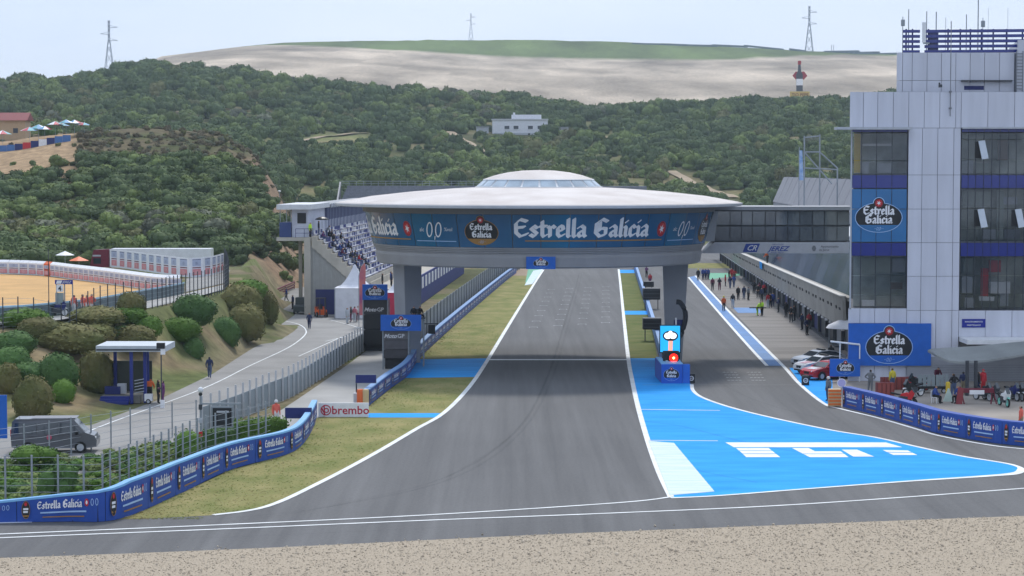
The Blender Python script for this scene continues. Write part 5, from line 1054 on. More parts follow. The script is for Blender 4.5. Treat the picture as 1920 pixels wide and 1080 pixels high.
for px, py, l_, pz in ((139, 591, 'alone', 'stand'), (155, 590, 'facing the others', 'hold'), (163, 591, 'in the middle', 'stand'), (172, 589, 'with back to the sand', 'hips')): person('marshal in coral and white '+l_+' behind the bank-top fence', zs(gp(px, py, 4.8)), pz, 'coral', 'white', R(40*(px % 9)), shoes='white')
rp = random.Random(5)
person('steward in hi-vis vest at the top of the grandstand', gx(.6, 247, 8.88), 'stand', 'hivis', 'black', R(60))
for k, (r_, c_, t_, pz, l_) in enumerate(((0, 4, 'black', 'stand', 'in black standing on the top row of the grandstand'), (1, 3, 'purple', 'sit', 'in purple seated high in the grandstand'), (1, 9, 'grey', 'lean', 'in grey leaning forward high in the grandstand'), (2, 12, 'black', 'sit', 'in black seated in the upper grandstand'), (3, 4, 'navy', 'sit', 'in navy seated at the near end of the grandstand'), (4, 7, 'blue', 'sit', 'in blue seated in mid grandstand'), (5, 3, 'maroon', 'sit', 'in maroon seated at the grandstand edge'), (6, 9, 'black', 'sit', 'in black seated in mid grandstand'), (7, 5, 'grey', 'sit', 'in grey seated low in the grandstand'), (8, 2, 'black', 'sit', 'in black seated low at the grandstand edge'), (3, 20, 'white', 'sit', 'in white seated further along the grandstand'), (7, 16, 'red', 'sit', 'in red seated low in the grandstand'))):
    person('spectator '+l_, gx(1.25+r_*.56, 247.2+c_*.56, 9.05-r_*.5+(.0 if pz != 'sit' else -.22)), pz, t_, 'jeans', R(90), group='spectators in the grandstand')
for k, (o_, D) in enumerate(((8.3, 253), (9.2, 255), (8.8, 258), (9.6, 262))): person(('person in black standing on the lower terrace above the tents', 'person in navy standing on the lower terrace', 'person in blue on the lower terrace by the pillar', 'person in grey on the lower terrace by the pillar')[k], gx(o_, D, 2.7), 'stand', ('black', 'navy', 'blue', 'grey')[k], 'black', R(90))
um = thing('black_umbrella', 'open black umbrella at the top of the grandstand', 'umbrella', gx(1.3, 252, 8.9)); MB().tube([(0, 0, .9), (0, 0, 2.3)], .02, 5).build('shaft', DARK, um); MB().lathe([(.85, 1.9), (.7, 2.08), (.35, 2.24), (0, 2.3)], 8).build('canopy', BLACK, um)
# --- pit wall crew
person('pit wall crew member in red and purple beyond the black timing stand', gp(1211, 535)+Vector((.6, 0, 0)), 'stand', 'red', 'purple', R(180)); person('pit wall crew member in purple at the far timing stand', gp(1205, 520)+Vector((.6, 0, 0)), 'hold', 'purple', 'black', R(150))
person('marshal with yellow helmet standing behind the pit wall screens', gp(1229, 629), 'stand', 'maroon', 'black', R(90), hat=('helmet', 'yellow'))

rp = random.Random(12)
for k in range(9): D = 215+k*9+rp.uniform(-2, 2); person('pit crew member in dark clothes standing along the garage fronts', pp(-.3-rp.random()*.8, D, 0), rp.choice(('stand', 'hold', 'hips')), rp.choice(('black', 'navy')), 'black', rp.uniform(0, 6), group='dark-clad crew along the garages')
for k in range(14):
    r_, c_ = rp.randrange(1, 10), rp.randrange(1, 26); person('spectator in dark clothes seated among the near grandstand seats', gx(1.25+r_*.56, 247.2+c_*.56, 9.05-r_*.5-.22), 'sit', rp.choice(('black', 'navy')), 'black', R(90), group='dark-clad seated spectators')
# ================================================================== VEHICLES
def loft_side(mb, prof, wf):
    n = len(prof); vs = [(x, -wf(x, z), z) for x, z in prof]+[(x, wf(x, z), z) for x, z in prof]; tr = tessellate_polygon([[Vector((x, z, 0)) for x, z in prof]])
    return mb.add(vs, [t for t in tr]+[tuple(i+n for i in t[::-1]) for t in tr]+[(i, (i+1) % n, n+(i+1) % n, n+i) for i in range(n)])
def wheel(root, x, y, r, wd=.22):
    t_ = MB().lathe([(r*.62, -wd/2), (r*.95, -wd/2), (r, -wd*.3), (r, wd*.3), (r*.95, wd/2), (r*.62, wd/2), (r*.62, -wd/2)], 18, axis='y').build('wheel', RUBBER, root, loc=(x, y, r))
    m = MB().lathe([(0, wd*.42), (r*.6, wd*.46), (r*.62, -wd*.46), (0, -wd*.42)], 14, axis='y'); m.build('rim', SILVER, t_); return t_
def car(label, p, rz, paint, hood=None, lights=False, group=None):
    r = thing('parked_car', label, 'car', p, rz, group)
    prof = [(-2.18, .32), (-2.28, .6), (-2.22, .98), (-2.0, 1.08), (-1.35, 1.36), (-.6, 1.45), (.1, 1.43), (.45, 1.34), (1.02, 1.0), (1.9, .88), (2.2, .74), (2.28, .5), (2.2, .26), (1.75, .22), (-1.7, .22)]
    def wf(x, z): b_ = .91 if z < .95 else .91-(z-.95)*.52; return b_*(1 if abs(x) < 1.7 else 1-(abs(x)-1.7)*.22)*(.96 if z < .3 else 1)
    body = loft_side(MB(), prof, wf).build('body', paint, r)
    for s in (-1, 1):
        def sw(x, z): return (x, s*(wf(x, z)+.008), z)
        MB().add([sw(-1.85, 1.03), sw(.95, 1.0), sw(.40, 1.31), sw(-.6, 1.40), sw(-1.25, 1.32)], [(0, 1, 2, 3, 4)]).build('side_window', GLASS_D, r)
        MB().ell((.85, s*.98, 1.02), (.09, .1, .07), 8, 5).build('mirror', paint, r)
        MB().add([(2.02, s*.80, .80), (2.22, s*.52, .78), (2.25, s*.52, .68), (2.08, s*.82, .68)], [(0, 1, 2, 3)]).build('headlight', PW, r)
        MB().box((-2.26, s*.62, .9), (.04, .34, .1)).build('tail_light', RED, r)
        for x in (-1.38, 1.4): wheel(r, x, s*.82, .33)
        for x in (-1.38, 1.4): MB().lathe([(.335, 0), (.39, 0), (.39, .012), (.335, .012)], 16, axis='y', c=(x, s*.905, .34)).build('wheel_arch', BLACK, r)
    MB().add([(1.03, -.78, 1.012), (1.03, .78, 1.012), (.46, .66, 1.352), (.46, -.66, 1.352)], [(0, 1, 2, 3)]).build('windscreen', GLASS_D, r)
    MB().add([(-2.0, -.74, 1.096), (-2.0, .74, 1.096), (-1.37, .62, 1.375), (-1.37, -.62, 1.375)], [(3, 2, 1, 0)]).build('rear_window', GLASS_D, r)
    for s in (-1, 1): MB().box((2.262, s*.16, .60), (.05, .26, .2)).build('grille', BLACK, r)
    MB().box((2.235, 0, .34), (.06, 1.3, .13)).build('air_intake', BLACK, r)
    if hood: MB().add([(1.08, -.5, .992), (1.9, -.45, .892), (1.9, .45, .892), (1.08, .5, .992)], [(0, 1, 2, 3)]).build('hood_stripe', hood, r)
    if lights:
        MB().box((-.25, 0, 1.5), (.25, 1.05, .1)).build('light_bar', BLACK, r)
    return r
CARW = flat('car_white', (.70, .71, .73), .25, coat=.6); CARR = flat('car_red', (.50, .015, .03), .25, coat=.6); CARS = flat('car_silver', (.42, .44, .47), .28, coat=.6)
car('silver safety car parked farthest along the pit building', gp(1528, 688)+Vector((.3, 0, 0)), R(205), CARS, lights=True); car('white safety car parked between the silver and the red one', gp(1540, 699), R(207), CARW, CARR, lights=True); car('red and white safety car parked by the pit entry', gp(1553, 710), R(212), CARR, CARW)
# van on the near service road
vn = thing('van', 'dark grey van driving on the service road behind the near fence', 'van', gp(105, 846), R(4)); VP = flat('van_grey', (.10, .105, .12), .3, coat=.5)
prof = [(-2.45, .36), (-2.5, .95), (-2.42, 1.85), (-2.25, 2.02), (.75, 2.02), (1.15, 1.92), (1.85, 1.2), (2.35, 1.02), (2.5, .75), (2.48, .36), (1.9, .28), (-2.0, .28)]
def wfv(x, z): return (.96 if z < 1.15 else .96-(z-1.15)*.14)*(1 if abs(x) < 2 else 1-(abs(x)-2)*.16)
loft_side(MB(), prof, wfv).build('body', VP, vn)
for s in (-1, 1):
    for a in ([(-2.3, 1.15), (-1.0, 1.15), (-1.0, 1.78), (-2.25, 1.78)], [(-.92, 1.15), (.25, 1.15), (.25, 1.78), (-.92, 1.78)], [(.33, 1.15), (1.62, 1.15), (1.08, 1.76), (.33, 1.78)]): MB().add([(x, s*(wfv(x, z)+.008), z) for x, z in a], [(0, 1, 2, 3)]).build('side_window', GLASS_D, vn)
    for x in (-1.5, 1.55): wheel(vn, x, s*.86, .34)
    MB().box((2.38, s*.68, .86), (.12, .3, .16)).build('headlight', PW, vn); MB().box((-2.5, s*.8, 1.2), (.04, .14, .4)).build('tail_light', RED, vn)
    MB().ell((1.35, s*1.04, 1.2), (.1, .09, .12), 8, 5).build('mirror', BLACK, vn)
MB().add([(1.80, -.8, 1.27), (1.80, .8, 1.27), (1.17, .74, 1.93), (1.17, -.74, 1.93)], [(0, 1, 2, 3)]).build('windscreen', GLASS_D, vn)
MB().ell((-.25, -.985, .95), (.16, .01, .16), 12, 6).build('round_emblem', flat('emblem_pink', (.5, .08, .14)), vn)
MB().box((0, 0, 2.035), (2.6, 1.4, .03)).build('roof_panel', MGREY, vn)
# motorbikes
def bike(label, p, rz, main, second, group=None, lean=.0):
    r = thing('motorbike', label, 'motorbike', p, rz, group)
    for x in (-.7, .7):
        t_ = MB().lathe([(.24, -.06), (.30, -.06), (.32, -.03), (.32, .03), (.30, .06), (.24, .06), (.24, -.06)], 18, axis='y').build('wheel', RUBBER, r, loc=(x, 0, .32)); MB().lathe([(.0, .03), (.24, .05), (.25, -.05), (0, -.03)], 12, axis='y').build('rim', second, t_)
    MB().prism([(-.35, .35), (.3, .3), (.45, .62), (.1, .78), (-.3, .7)], 'y', -.16, .16).build('engine', DARK, r)
    MB().prism([(-.2, .76), (.42, .72), (.5, .9), (.25, 1.0), (-.1, .9)], 'y', -.17, .17).build('tank', main, r)
    MB().prism([(-.85, .88), (-.15, .76), (-.12, .86), (-.5, .93), (-.85, 1.0)], 'y', -.13, .13).build('seat', BLACK, r)
    MB().prism([(.35, .55), (.62, .5), (.82, .95), (.62, 1.2), (.42, .98)], 'y', -.19, .19).build('fairing', main, r)
    MB().prism([(.64, 1.19), (.84, .96), (.8, 1.02), (.58, 1.36)], 'y', -.14, .14).build('windshield', GLASS_D, r)
    for s in (-1, 1): MB().tube([(.48, s*.1, 1.02), (.7, s*.1, .32)], .03, 6).build('fork', GREYM, r)
    MB().tube([(.40, -.36, 1.03), (.5, -.1, 1.06), (.5, .1, 1.06), (.40, .36, 1.03)], .018, 6).build('handlebar', BLACK, r)
    MB().tube([(-.2, .2, .35), (-.8, .22, .5)], [.05, .07], 8).build('exhaust', GREYM, r); MB().prism([(.45, .66), (.95, .62), (.9, .7), (.6, .72)], 'y', -.07, .07).build('mudguard', second, r)
    MB().tube([(0, .15, .35), (-.05, .38, 0)], .02, 5).build('stand', DARK, r); return r
bike('black and white sport motorbike parked in front of the grey cart', gp(1712, 744), R(-150), BLACK, WHITE); bike('black touring motorbike with red rear parked behind the black and white one', gp(1722, 733), R(-155), BLACK, RED); bike('low red scooter parked against the paddock banner wall', gp(1693, 762), R(-20), RED, BLACK)
bike('white and green motorbike facing the track at the end of the row', gp(1882, 762), R(-80), WHITE, flat('mint', (.2, .6, .5)))
for k, (px, l_) in enumerate(((1843, 'black motorbike directly behind the maroon tool rack'), (1858, 'charcoal motorbike between the tool rack and the white and green one'), (1897, 'navy motorbike just past the white and green one'), (1908, 'black motorbike past the navy one under the canopy'))): bike(l_, gp(px, 751), R(-60-5*k), (BLACK, DARK, NAVY, BLACK)[k], SILVER, 'row of dark motorbikes under the canopy')
bike('navy and white scooter by the marshal post above the bank', zs(gp(105, 592, 4.8)), R(25), NAVY, WHITE)
# forklift
fk = thing('forklift', 'orange forklift parked before the navy grandstand door', 'forklift', gp(602, 594), R(-75))
MB().prism([(-1.1, .25), (.7, .25), (.75, .8), (.2, .85), (.1, .6), (-.4, .6), (-.5, 1.15), (-1.1, 1.1)], 'y', -.55, .55).build('body', flat('fork_orange', (.8, .13, .02)), fk)
for x in (-.75, .6):
    for s in (-1, 1): wheel(fk, x, s*.55, .3 if x > 0 else .25, .2)
for x, s in ((-.5, -1), (-.5, 1), (.45, -1), (.45, 1)): MB().tube([(x, s*.5, .8), (x*.8, s*.48, 2.1)], .04, 6).build('cage_post', BLACK, fk)
MB().box((0, 0, 2.12), (1.1, 1.1, .08)).build('overhead_guard', BLACK, fk)
for s in (-1, 1): MB().box((.95, s*.3, 1.1), (.1, .1, 2.1)).build('mast', DARK, fk); MB().box((1.5, s*.25, .1), (1.0, .12, .05)).build('fork', DARK, fk)
MB().box((-.25, 0, .85), (.45, .5, .12)).box((-.45, 0, 1.15), (.1, .5, .5)).build('seat', BLACK, fk)
# dark utility vehicle and bin beside the stand
uv = thing('utility_vehicle', 'small dark utility vehicle half behind the grandstand column', 'vehicle', gp(566, 588), R(85)); loft_side(MB(), [(-1.5, .3), (-1.55, .9), (-1.4, 1.05), (-.6, 1.1), (-.5, 1.9), (.6, 1.9), (.9, 1.1), (1.5, .95), (1.55, .4), (1.4, .28)], lambda x, z: .72 if z < 1.1 else .66).build('body', flat('uv_green', (.05, .06, .06)), uv)
for x in (-1, 1):
    for s in (-1, 1): wheel(uv, x, s*.68, .3, .2)
MB().add([(.9, -.6, 1.14), (.9, .6, 1.14), (.62, .58, 1.85), (.62, -.58, 1.85)], [(0, 1, 2, 3)]).build('windscreen', GLASS_D, uv)
for s in (-1, 1): MB().box((1.55, s*.5, .75), (.04, .2, .14)).build('headlight', PW, uv)
# lorry in the sunken lane
lz = zt(at(300, 480, 284).x, 284); lr = thing('lorry', 'maroon lorry with white box trailer behind the white bag wall', 'lorry', Vector((at(300, 480, 284).x, 284, lz)))
xa, xb = at(212, 480, 284).x-lr.location.x, at(398, 480, 284).x-lr.location.x; xc = at(172, 480, 284).x-lr.location.x
MB().box(((xa+xb)/2, 0, 2.55), (xb-xa, 2.5, 2.75)).build('trailer_box', flat('trailer_white', (.78, .79, .84)), lr); MB().box(((xa+xb)/2, 0, 1.05), (xb-xa, 2.3, .22)).build('chassis', DARK, lr)
loft_side(MB(), [(xc, .5), (xc-.05, 1.4), (xc+.25, 2.9), (xc+.5, 3.75), (xa-.35, 3.85), (xa-.35, .5)], lambda x, z: 1.22).build('cab', flat('cab_maroon', (.17, .012, .035), .35, coat=.4), lr)
MB().add([(xc-.04, -1.05, 1.75), (xc+.21, -1.0, 2.78), (xc+.21, 1.0, 2.78), (xc-.04, 1.05, 1.75)], [(0, 1, 2, 3)]).build('windscreen', GLASS_D, lr); MB().box((xc+.95, -1.23, 2.3), (1.0, .03, .75)).build('side_window', GLASS_D, lr)
for x in (xc+.7, xa-1.0+1.2, xb-3.5, xb-2.3, xb-1.1):
    for s in (-1, 1): wheel(lr, x, s*1.05, .5, .35)
MB().box((xc+.9, -1.24, 3.0), (1.1, .02, .22)).build('cab_stripe', LGREY, lr)
# ================================================================== SIGNS, BOARDS AND CIRCUIT FURNITURE
def wbox(root, name, px0, px1, py0, py1, D, dep, mat): a, b_ = at(px0, py1, D), at(px1, py0, D); return MB().box(((a.x+b_.x)/2, D+dep/2, (a.z+b_.z)/2), (b_.x-a.x, dep, b_.z-a.z)).build(name, mat, root, world=True)
bb = thing('advertising_board', 'white board with red lettering standing in the wall gap on the verge', 'sign', gp(644, 782)); D = gp(644, 782).y
wbox(bb, 'panel', 597, 691, 755.5, 782.3, D, .15, flat('board_white', (.80, .80, .82)))
for px in (610, 678): a = gp(px, 782.3); MB().box((a.x, D+.4, .35), (.06, .5, .7)).build('strut', GREYM, bb, world=True)
pr = Print(); pr.text('brembo', 2.02, -.26, .56, 1, 0, 0, .018, 1.02); pr.ring(.36, 0, .36, .36, .07, 1, 0, 24); pr.ring(.40, -.02, .17, .17, .07, 1, 0, 18); pr.poly([(.2, .34), (.28, .36), (.30, .02), (.22, 0)], 1.4, 0); pr.poly([(.02, .15), (.10, .2), (.36, -.3), (.28, -.33)], 1.8, 0)
pr.build('lettering', plane_map(at(601, 769, D)+Vector((0, -.005, 0)), FRONT), bb, mats=[flat('red_ink', (.50, .01, .05))], world=True)
cu = thing('impact_cushion', 'orange and white cushion capping the end of the far banner wall', 'barrier', gp(679, 761)); a = gp(679, 761)
for k, (mt, o_) in enumerate(((ORANGE, 0), (YEL, .34))): MB().lathe([(0, 0), (.24, 0), (.26, .1), (.26, 1.1), (.22, 1.2), (0, 1.2)], 12, c=(-.1+o_, -.2, 0)).build('roll', mt if k == 0 else flat('cream', (.6, .45, .25)), cu)
MB().box((-.45, .1, .45), (.3, .5, .9)).build('box', LGREY, cu)
for px0, px1, y0, y1, by, lb_ in ((667, 705, 703, 718, 757, 'navy signal panel on a pole beside the orange cushion'), (535, 584, 765, 784, 812, 'navy signal panel on a pole behind the near banner wall end')):
    b0 = gp(px0+1, by); r = thing('signal_board', lb_, 'sign', b0); wbox(r, 'panel', px0, px1, y0, y1, b0.y, .12, NAVY); MB().tube([(b0.x, b0.y+.2, 0), (b0.x, b0.y+.2, at(px0, y0, b0.y).z)], .05, 6).build('pole', DARK, r, world=True)
    wbox(r, 'frame', px0-.8, px1+.8, y0-.8, y1+.8, b0.y+.03, .06, GREYM)
# lamp post with the black light panel and camera
b0 = gp(377, 852); lp = thing('light_panel_post', 'slim post with crossbar, camera and black marshal light panel', 'post', b0); zz = at(377, 735, b0.y).z
MB().tube([b0, (b0.x, b0.y, zz)], .07, 8).build('pole', GREYM, lp, world=True); MB().box((at(415, 757, b0.y).x, b0.y, at(415, 757, b0.y).z), (at(453, 757, b0.y).x-at(378, 757, b0.y).x, .1, .1)).build('crossbar', GREYM, lp, world=True)
wbox(lp, 'panel_frame', 396, 437, 762, 802, b0.y-.12, .12, GREYM); wbox(lp, 'light_panel', 399, 434, 765, 799, b0.y-.16, .05, BLACK); wbox(lp, 'panel_centre', 408, 426, 774, 790, b0.y-.2, .04, DARK); wbox(lp, 'hood', 406, 428, 771, 774, b0.y-.36, .2, LGREY)
MB().ell((b0.x, b0.y, zz+.12), (.16, .16, .18), 10, 7).build('camera_dome', WHITE, lp, world=True); MB().ell((b0.x, b0.y-.05, zz-.12), (.12, .12, .1), 8, 6).build('camera_lens', BLACK, lp, world=True)
for k in range(3): MB().box((b0.x, b0.y-.1, 1.2+k*.8), (.2, .12, .3)).build('junction_box', (RED, LGREY, DARK)[k], lp, world=True)
q = PC.at(3.6); lp2 = thing('marshal_light', 'black square light panel bracketed on the debris fence', 'sign', Vector((q.x+.5, q.y, 1.2))); wbox(lp2, 'panel', 803, 816, 609, 626, q.y-.3, .15, BLACK); wbox(lp2, 'bracket', 796, 822, 606, 608, q.y-.25, .1, DARK)
# black stage towers with sponsor headers
def tower_box(label, px0, px1, ytop, yhead, ybase, D, hx0, hx1, mats):
    r = thing('stage_tower', label, 'backdrop', Vector(((at(px0, 600, D).x+at(px1, 600, D).x)/2, D, 0))); h0 = at(px0, yhead, D).z; htop = at(px0, ytop, D).z; a, b_ = at(px0, 600, D).x, at(px1, 600, D).x
    MB().box(((at(hx0, 600, D).x+at(hx1, 600, D).x)/2, D-.15, (h0+htop)/2), (at(hx1, 600, D).x-at(hx0, 600, D).x, .3, htop-h0)).build('header_board', BLUE, r, world=True)
    zb = at(px0, ybase, D).z; n = 3
    for k in range(n): z0, z1 = zb+(h0-zb)*k/n, zb+(h0-zb)*(k+1)/n; MB().box(((a+b_)/2, D+.1, (z0+z1)/2), (b_-a-.1, .15, z1-z0-.04)).build('backdrop_panel', mats[k], r, world=True)
    MB().box(((a+b_)/2, D+1.3, h0/2), (b_-a-.3, 1.9, h0)).build('body', flat('tower_black', (.02, .02, .024), .7), r, world=True)
    for x in (a, b_):
        for dd in (0, 2.3): MB().tube([(x, D+dd, 0), (x, D+dd, h0)], .06, 6).build('frame_post', GREYM, r, world=True)
    c = Vector(((at(hx0, 600, D).x+at(hx1, 600, D).x)/2, D-.305, (h0+htop)/2)); Print().oval(0, 0, (htop-h0)*1.3, (htop-h0)*.82, 1).build('header_lettering', plane_map(c, FRONT), r, world=True)
    pr = Print(); W_ = b_-a; pr.text('Moto', -.22*W_, 0, .16*W_, 1, 0, .35, .02); pr.text('GP', .2*W_, 0, .16*W_, 1, 0, 0, 0); pr.build('emblem', plane_map(((a+b_)/2, D+.02, h0-.26*(h0-zb)), FRONT), r, world=True); return r
tower_box('tall black stage tower with blue header beside the white tent', 681, 727, 533, 562, 646, 196, 680, 727, [BLACK, flat('panel_black', (.022, .022, .026)), flat('panel_black2', (.04, .04, .045))])
t2 = tower_box('grey-framed stage tower with wide blue header by the banner wall', 718, 766, 590, 620, 672, 178, 714, 790, [M('smoked', (.05, .048, .055), .3), M('smoked2', (.085, .08, .088), .3), M('smoked3', (.11, .105, .11), .3)])
for k, px in enumerate((776, 787)): person('camera operator in black crouching above the wide blue header' if k else 'second camera operator in black above the wide blue header', Vector((at(px, 600, 181).x, 181, 3.85)), 'sit', 'black', 'black', R(30*k))
pf = thing('camera_platform', 'grey scaffold platform behind the wide blue header', 'platform', (at(781, 600, 181).x, 181, 0)); MB().box((0, 0, 4.1), (1.5, 1.4, .12)).build('deck', DARK, pf)
for sx in (-.6, .6):
    for sy in (-.6, .6): MB().tube([(sx, sy, 0), (sx, sy, 4.1)], .05, 6).build('leg', GREYM, pf)
# tents
def tent(label, px, py, w_, hw, ht, side, roof):
    b0 = gp(px, py); r = thing('pagoda_tent', label, 'tent', b0+Vector((0, w_/2, 0)))
    for k in range(4):
        t0, t1 = math.pi/4+k*math.pi/2, math.pi/4+(k+1)*math.pi/2; q = w_/2*1.414; a, b_ = Vector((q*math.cos(t0), q*math.sin(t0), 0)), Vector((q*math.cos(t1), q*math.sin(t1), 0)); n = 6; vs = []
        for i in range(n+1):
            f = i/n; zz = hw+(ht-hw)*f**1.9; s_ = 1-f*.97; vs += [a*s_*1.03+Vector((0, 0, zz)), b_*s_*1.03+Vector((0, 0, zz))]
        MB().add(vs, [(2*i, 2*i+1, 2*i+3, 2*i+2) for i in range(n)]).build('roof_panel', roof, r)
        MB().add([a, b_, b_+Vector((0, 0, hw)), a+Vector((0, 0, hw))], [(0, 1, 2, 3)]).build('side_wall', side, r); MB().tube([a, a+Vector((0, 0, hw))], .05, 6).build('pole', GREYM, r)
    return r
TW = M('tent_white', (.66, .67, .72), .8, var=.08, scale=1.2, bump=.3); tent('white pagoda tent beside the grandstand side wall', 663, 597, 4.2, 3.4, 6.0, TW, TW); tent('white pagoda tent with red sides left of the pillar', 741, 597, 2.6, 2.9, 4.2, flat('tent_red', (.5, .03, .08)), TW)
ff = gp(673, 612); r = thing('feather_banner', 'purple and red feather banner between the tent and the stage tower', 'flag', ff); MB().tube([(0, 0, 0), (0, 0, 5.4), (.25, 0, 6.4), (.7, 0, 6.9)], .035, 6).build('pole', GREYM, r); MB().prism([(.05, 1.2), (.65, 1.2), (.75, 6.2), (.65, 6.8), (.22, 6.3), (.05, 5.4)], 'y', -.02, .02).build('cloth', M('feather_cloth', (.22, .05, .20), .8, scale=.5, col2=(.75, .25, .15)), r)
# red and white barrier at the lane mouth
rb = thing('lane_barrier', 'maroon barrier closing the lane beside the bank', 'barrier', gp(525, 553)); a, b_ = gp(498, 566), gp(552, 541)
for zz in (.25, .6, .95): MB().tube([a+Vector((0, 0, zz)), b_+Vector((0, 0, zz))], .12, 6).build('rail', MAROON, rb, world=True)
for f in (0, .33, .66, 1): c = a.lerp(b_, f); MB().box((c.x, c.y, .55), (.1, .1, 1.1)).build('post', MAROON, rb, world=True)
fs_ = hit(525, 480); lpst = thing('street_lamp', 'slim lamp post with white head on the spur above the lane', 'lamp', hit(524, 392)); MB().tube([(0, 0, -.5), (0, 0, 3.2)], .06, 6).build('pole', GREYM, lpst); MB().ell((0, 0, 3.3), (.3, .3, .18), 8, 5).build('lamp_head', PW, lpst)
# ------------------------------------------------------------------ shelter
sb = gp(240, 757); sh = thing('shelter', 'blue roadside shelter with flat white roof and blue steps', 'shelter', sb); S = sb.y/4000
def sx(px): return (px-240)*S
def sz(py, dy=0): return at(240, py, sb.y+dy).z
MB().box((sx(248), 1.7, sz(651, 1)), (sx(315)-sx(184), 4.2, .42)).build('roof', flat('shelter_roof', (.50, .54, .58)), sh)
MB().box((sx(248), -.42, sz(655)), (sx(314)-sx(185), .04, .12)).build('roof_trim', DARK, sh)
BL2 = flat('shelter_blue', (.02, .035, .22))
for px, yy in ((247, 0), (270, .6), (200, 3.4), (262, 3.4)): MB().box((sx(px), yy, sz(656)/2), (.22, .22, sz(656))).build('post', BL2, sh)
MB().box((sx(225), 2.0, .27), (sx(262)-sx(190), 3.4, .54)).build('platform', M('platform_grey', (.22, .21, .19), .9), sh)
for k in range(3): MB().box((sx(216), -.55+.28*k, .1+.17*k), (sx(245)-sx(190), .3, .18)).build('step', BL2, sh)
for k in range(5): MB().tube([(sx(252), .1, .75+k*.22), (sx(268), .5, .85+k*.22)], .03, 5).build('rail', LGREY, sh)
MB().box((sx(206), 1.2, .85), (1.1, .5, .55)).build('cabinet', NAVY, sh); MB().box((sx(222), 1.4, .95), (.6, .5, .7)).build('cabinet', LGREY, sh)
MB().box((sx(228), 3.7, 1.4), (sx(275)-sx(192), .1, 2.7)).build('back_wall', flat('shelter_back', (.05, .06, .05)), sh)
b0 = gp(303, 764); pl_ = thing('loudspeaker_pole', 'thin dark pole with black loudspeaker and white box beside the shelter', 'pole', b0); MB().tube([(0, 0, 0), (0, 0, at(303, 645, b0.y).z)], .045, 6).build('pole', DARK, pl_)
MB().box((0, -.1, at(303, 648, b0.y).z), (.55, .4, .4)).build('loudspeaker', BLACK, pl_); MB().box((.15, -.15, at(303, 659, b0.y).z), (.3, .2, .4)).build('white_box', PW, pl_); MB().box((.08, -.12, at(303, 757, b0.y).z), (.3, .1, .55)).build('notice', PW, pl_)
ct = thing('equipment_case', 'white equipment case on wheels beside the orange-vested person', 'case', gp(279, 757)); MB().box((0, 0, .45), (.55, .45, .5)).build('box', PW, ct)
for s in (-1, 1): wheel(ct, 0, s*.2, .18, .08)
b0 = gp(4, 858); bp_ = thing('blue_panel', 'plain blue panel on a post at the bank corner', 'sign', b0); wbox(bp_, 'panel', -60, 12, 741, 822, b0.y, .12, BLUE); MB().tube([(b0.x-.6, b0.y+.2, 0), (b0.x-.6, b0.y+.2, 4)], .07, 6).build('post', GREYM, bp_, world=True)
# ------------------------------------------------------------------ sand trap on the plateau
zq = lambda l: [Vector((p.x, p.y, zt(p.x, p.y)+.05)) for p in l]
ZP = 4.79
sheet('sand_trap', [gp(x, y, ZP) for x, y in ((-160, 519), (0, 514), (80, 517), (200, 532), (300, 546), (346, 547), (335, 552), (250, 568), (170, 582), (70, 594), (-160, 600))], SAND, ZP)
sheet('plateau_path', [gp(x, y, ZP) for x, y in ((347, 548), (420, 531), (432, 506), (400, 514), (350, 522))], ROADM, ZP+.004)
sheet('plateau_path', [gp(x, y, ZP) for x, y in ((-160, 606), (0, 601), (70, 596), (170, 585), (250, 569), (335, 553), (418, 534), (419, 543), (330, 566), (280, 577), (190, 589), (70, 605), (-160, 616))], CONCP, ZP+.004)
ab = thing('guard_rail', 'grey-green guard rail with pale blue cap along the sand trap', 'barrier', gp(0, 603, ZP)); PA = Path([gp(x, y, ZP) for x, y in ((-160, 605), (0, 600), (70, 595), (170, 584), (250, 569), (335, 553), (350, 548))], 4)
for k in range(int(PA.L/3)):
    a, b_ = PA.at(k*3), PA.at(k*3+2.95); n = Vector((0, .08, 0)); MB().hexa([a-n, b_-n, b_+n, a+n]+[v+Vector((0, 0, .95)) for v in (a-n, b_-n, b_+n, a+n)]).build('panel', M('rail_green_grey', (.10, .14, .16), .6, rnd=.1), ab, world=True)
    MB().hexa([v+Vector((0, 0, .96)) for v in (a-n*2, b_-n*2, b_+n*2, a+n*2)]+[v+Vector((0, 0, 1.1)) for v in (a-n*2, b_-n*2, b_+n*2, a+n*2)]).build('cap', flat('pale_cap', (.35, .55, .68)), ab, world=True)
bw = thing('bag_wall', 'wall of white air bags with printed fronts behind the sand trap', 'barrier', gp(80, 516, ZP)); PBW = Path([gp(x, y, ZP) for x, y in ((-160, 513), (0, 513.5), (82, 517), (130, 523), (200, 532), (300, 546), (347, 546))], 4)
BAG = M('bag_white', (.82, .83, .85), .8, var=.06, scale=1.5); PINK = flat('print_pink', (.66, .26, .28)); GBL = flat('print_grey_blue', (.42, .47, .62)); k = 0; u = 0.
PK = [PINK, GBL, flat('ink_red', (.16, .03, .07)), flat('print_pale_pink', (.75, .5, .5)), flat('print_slate', (.10, .12, .24))]
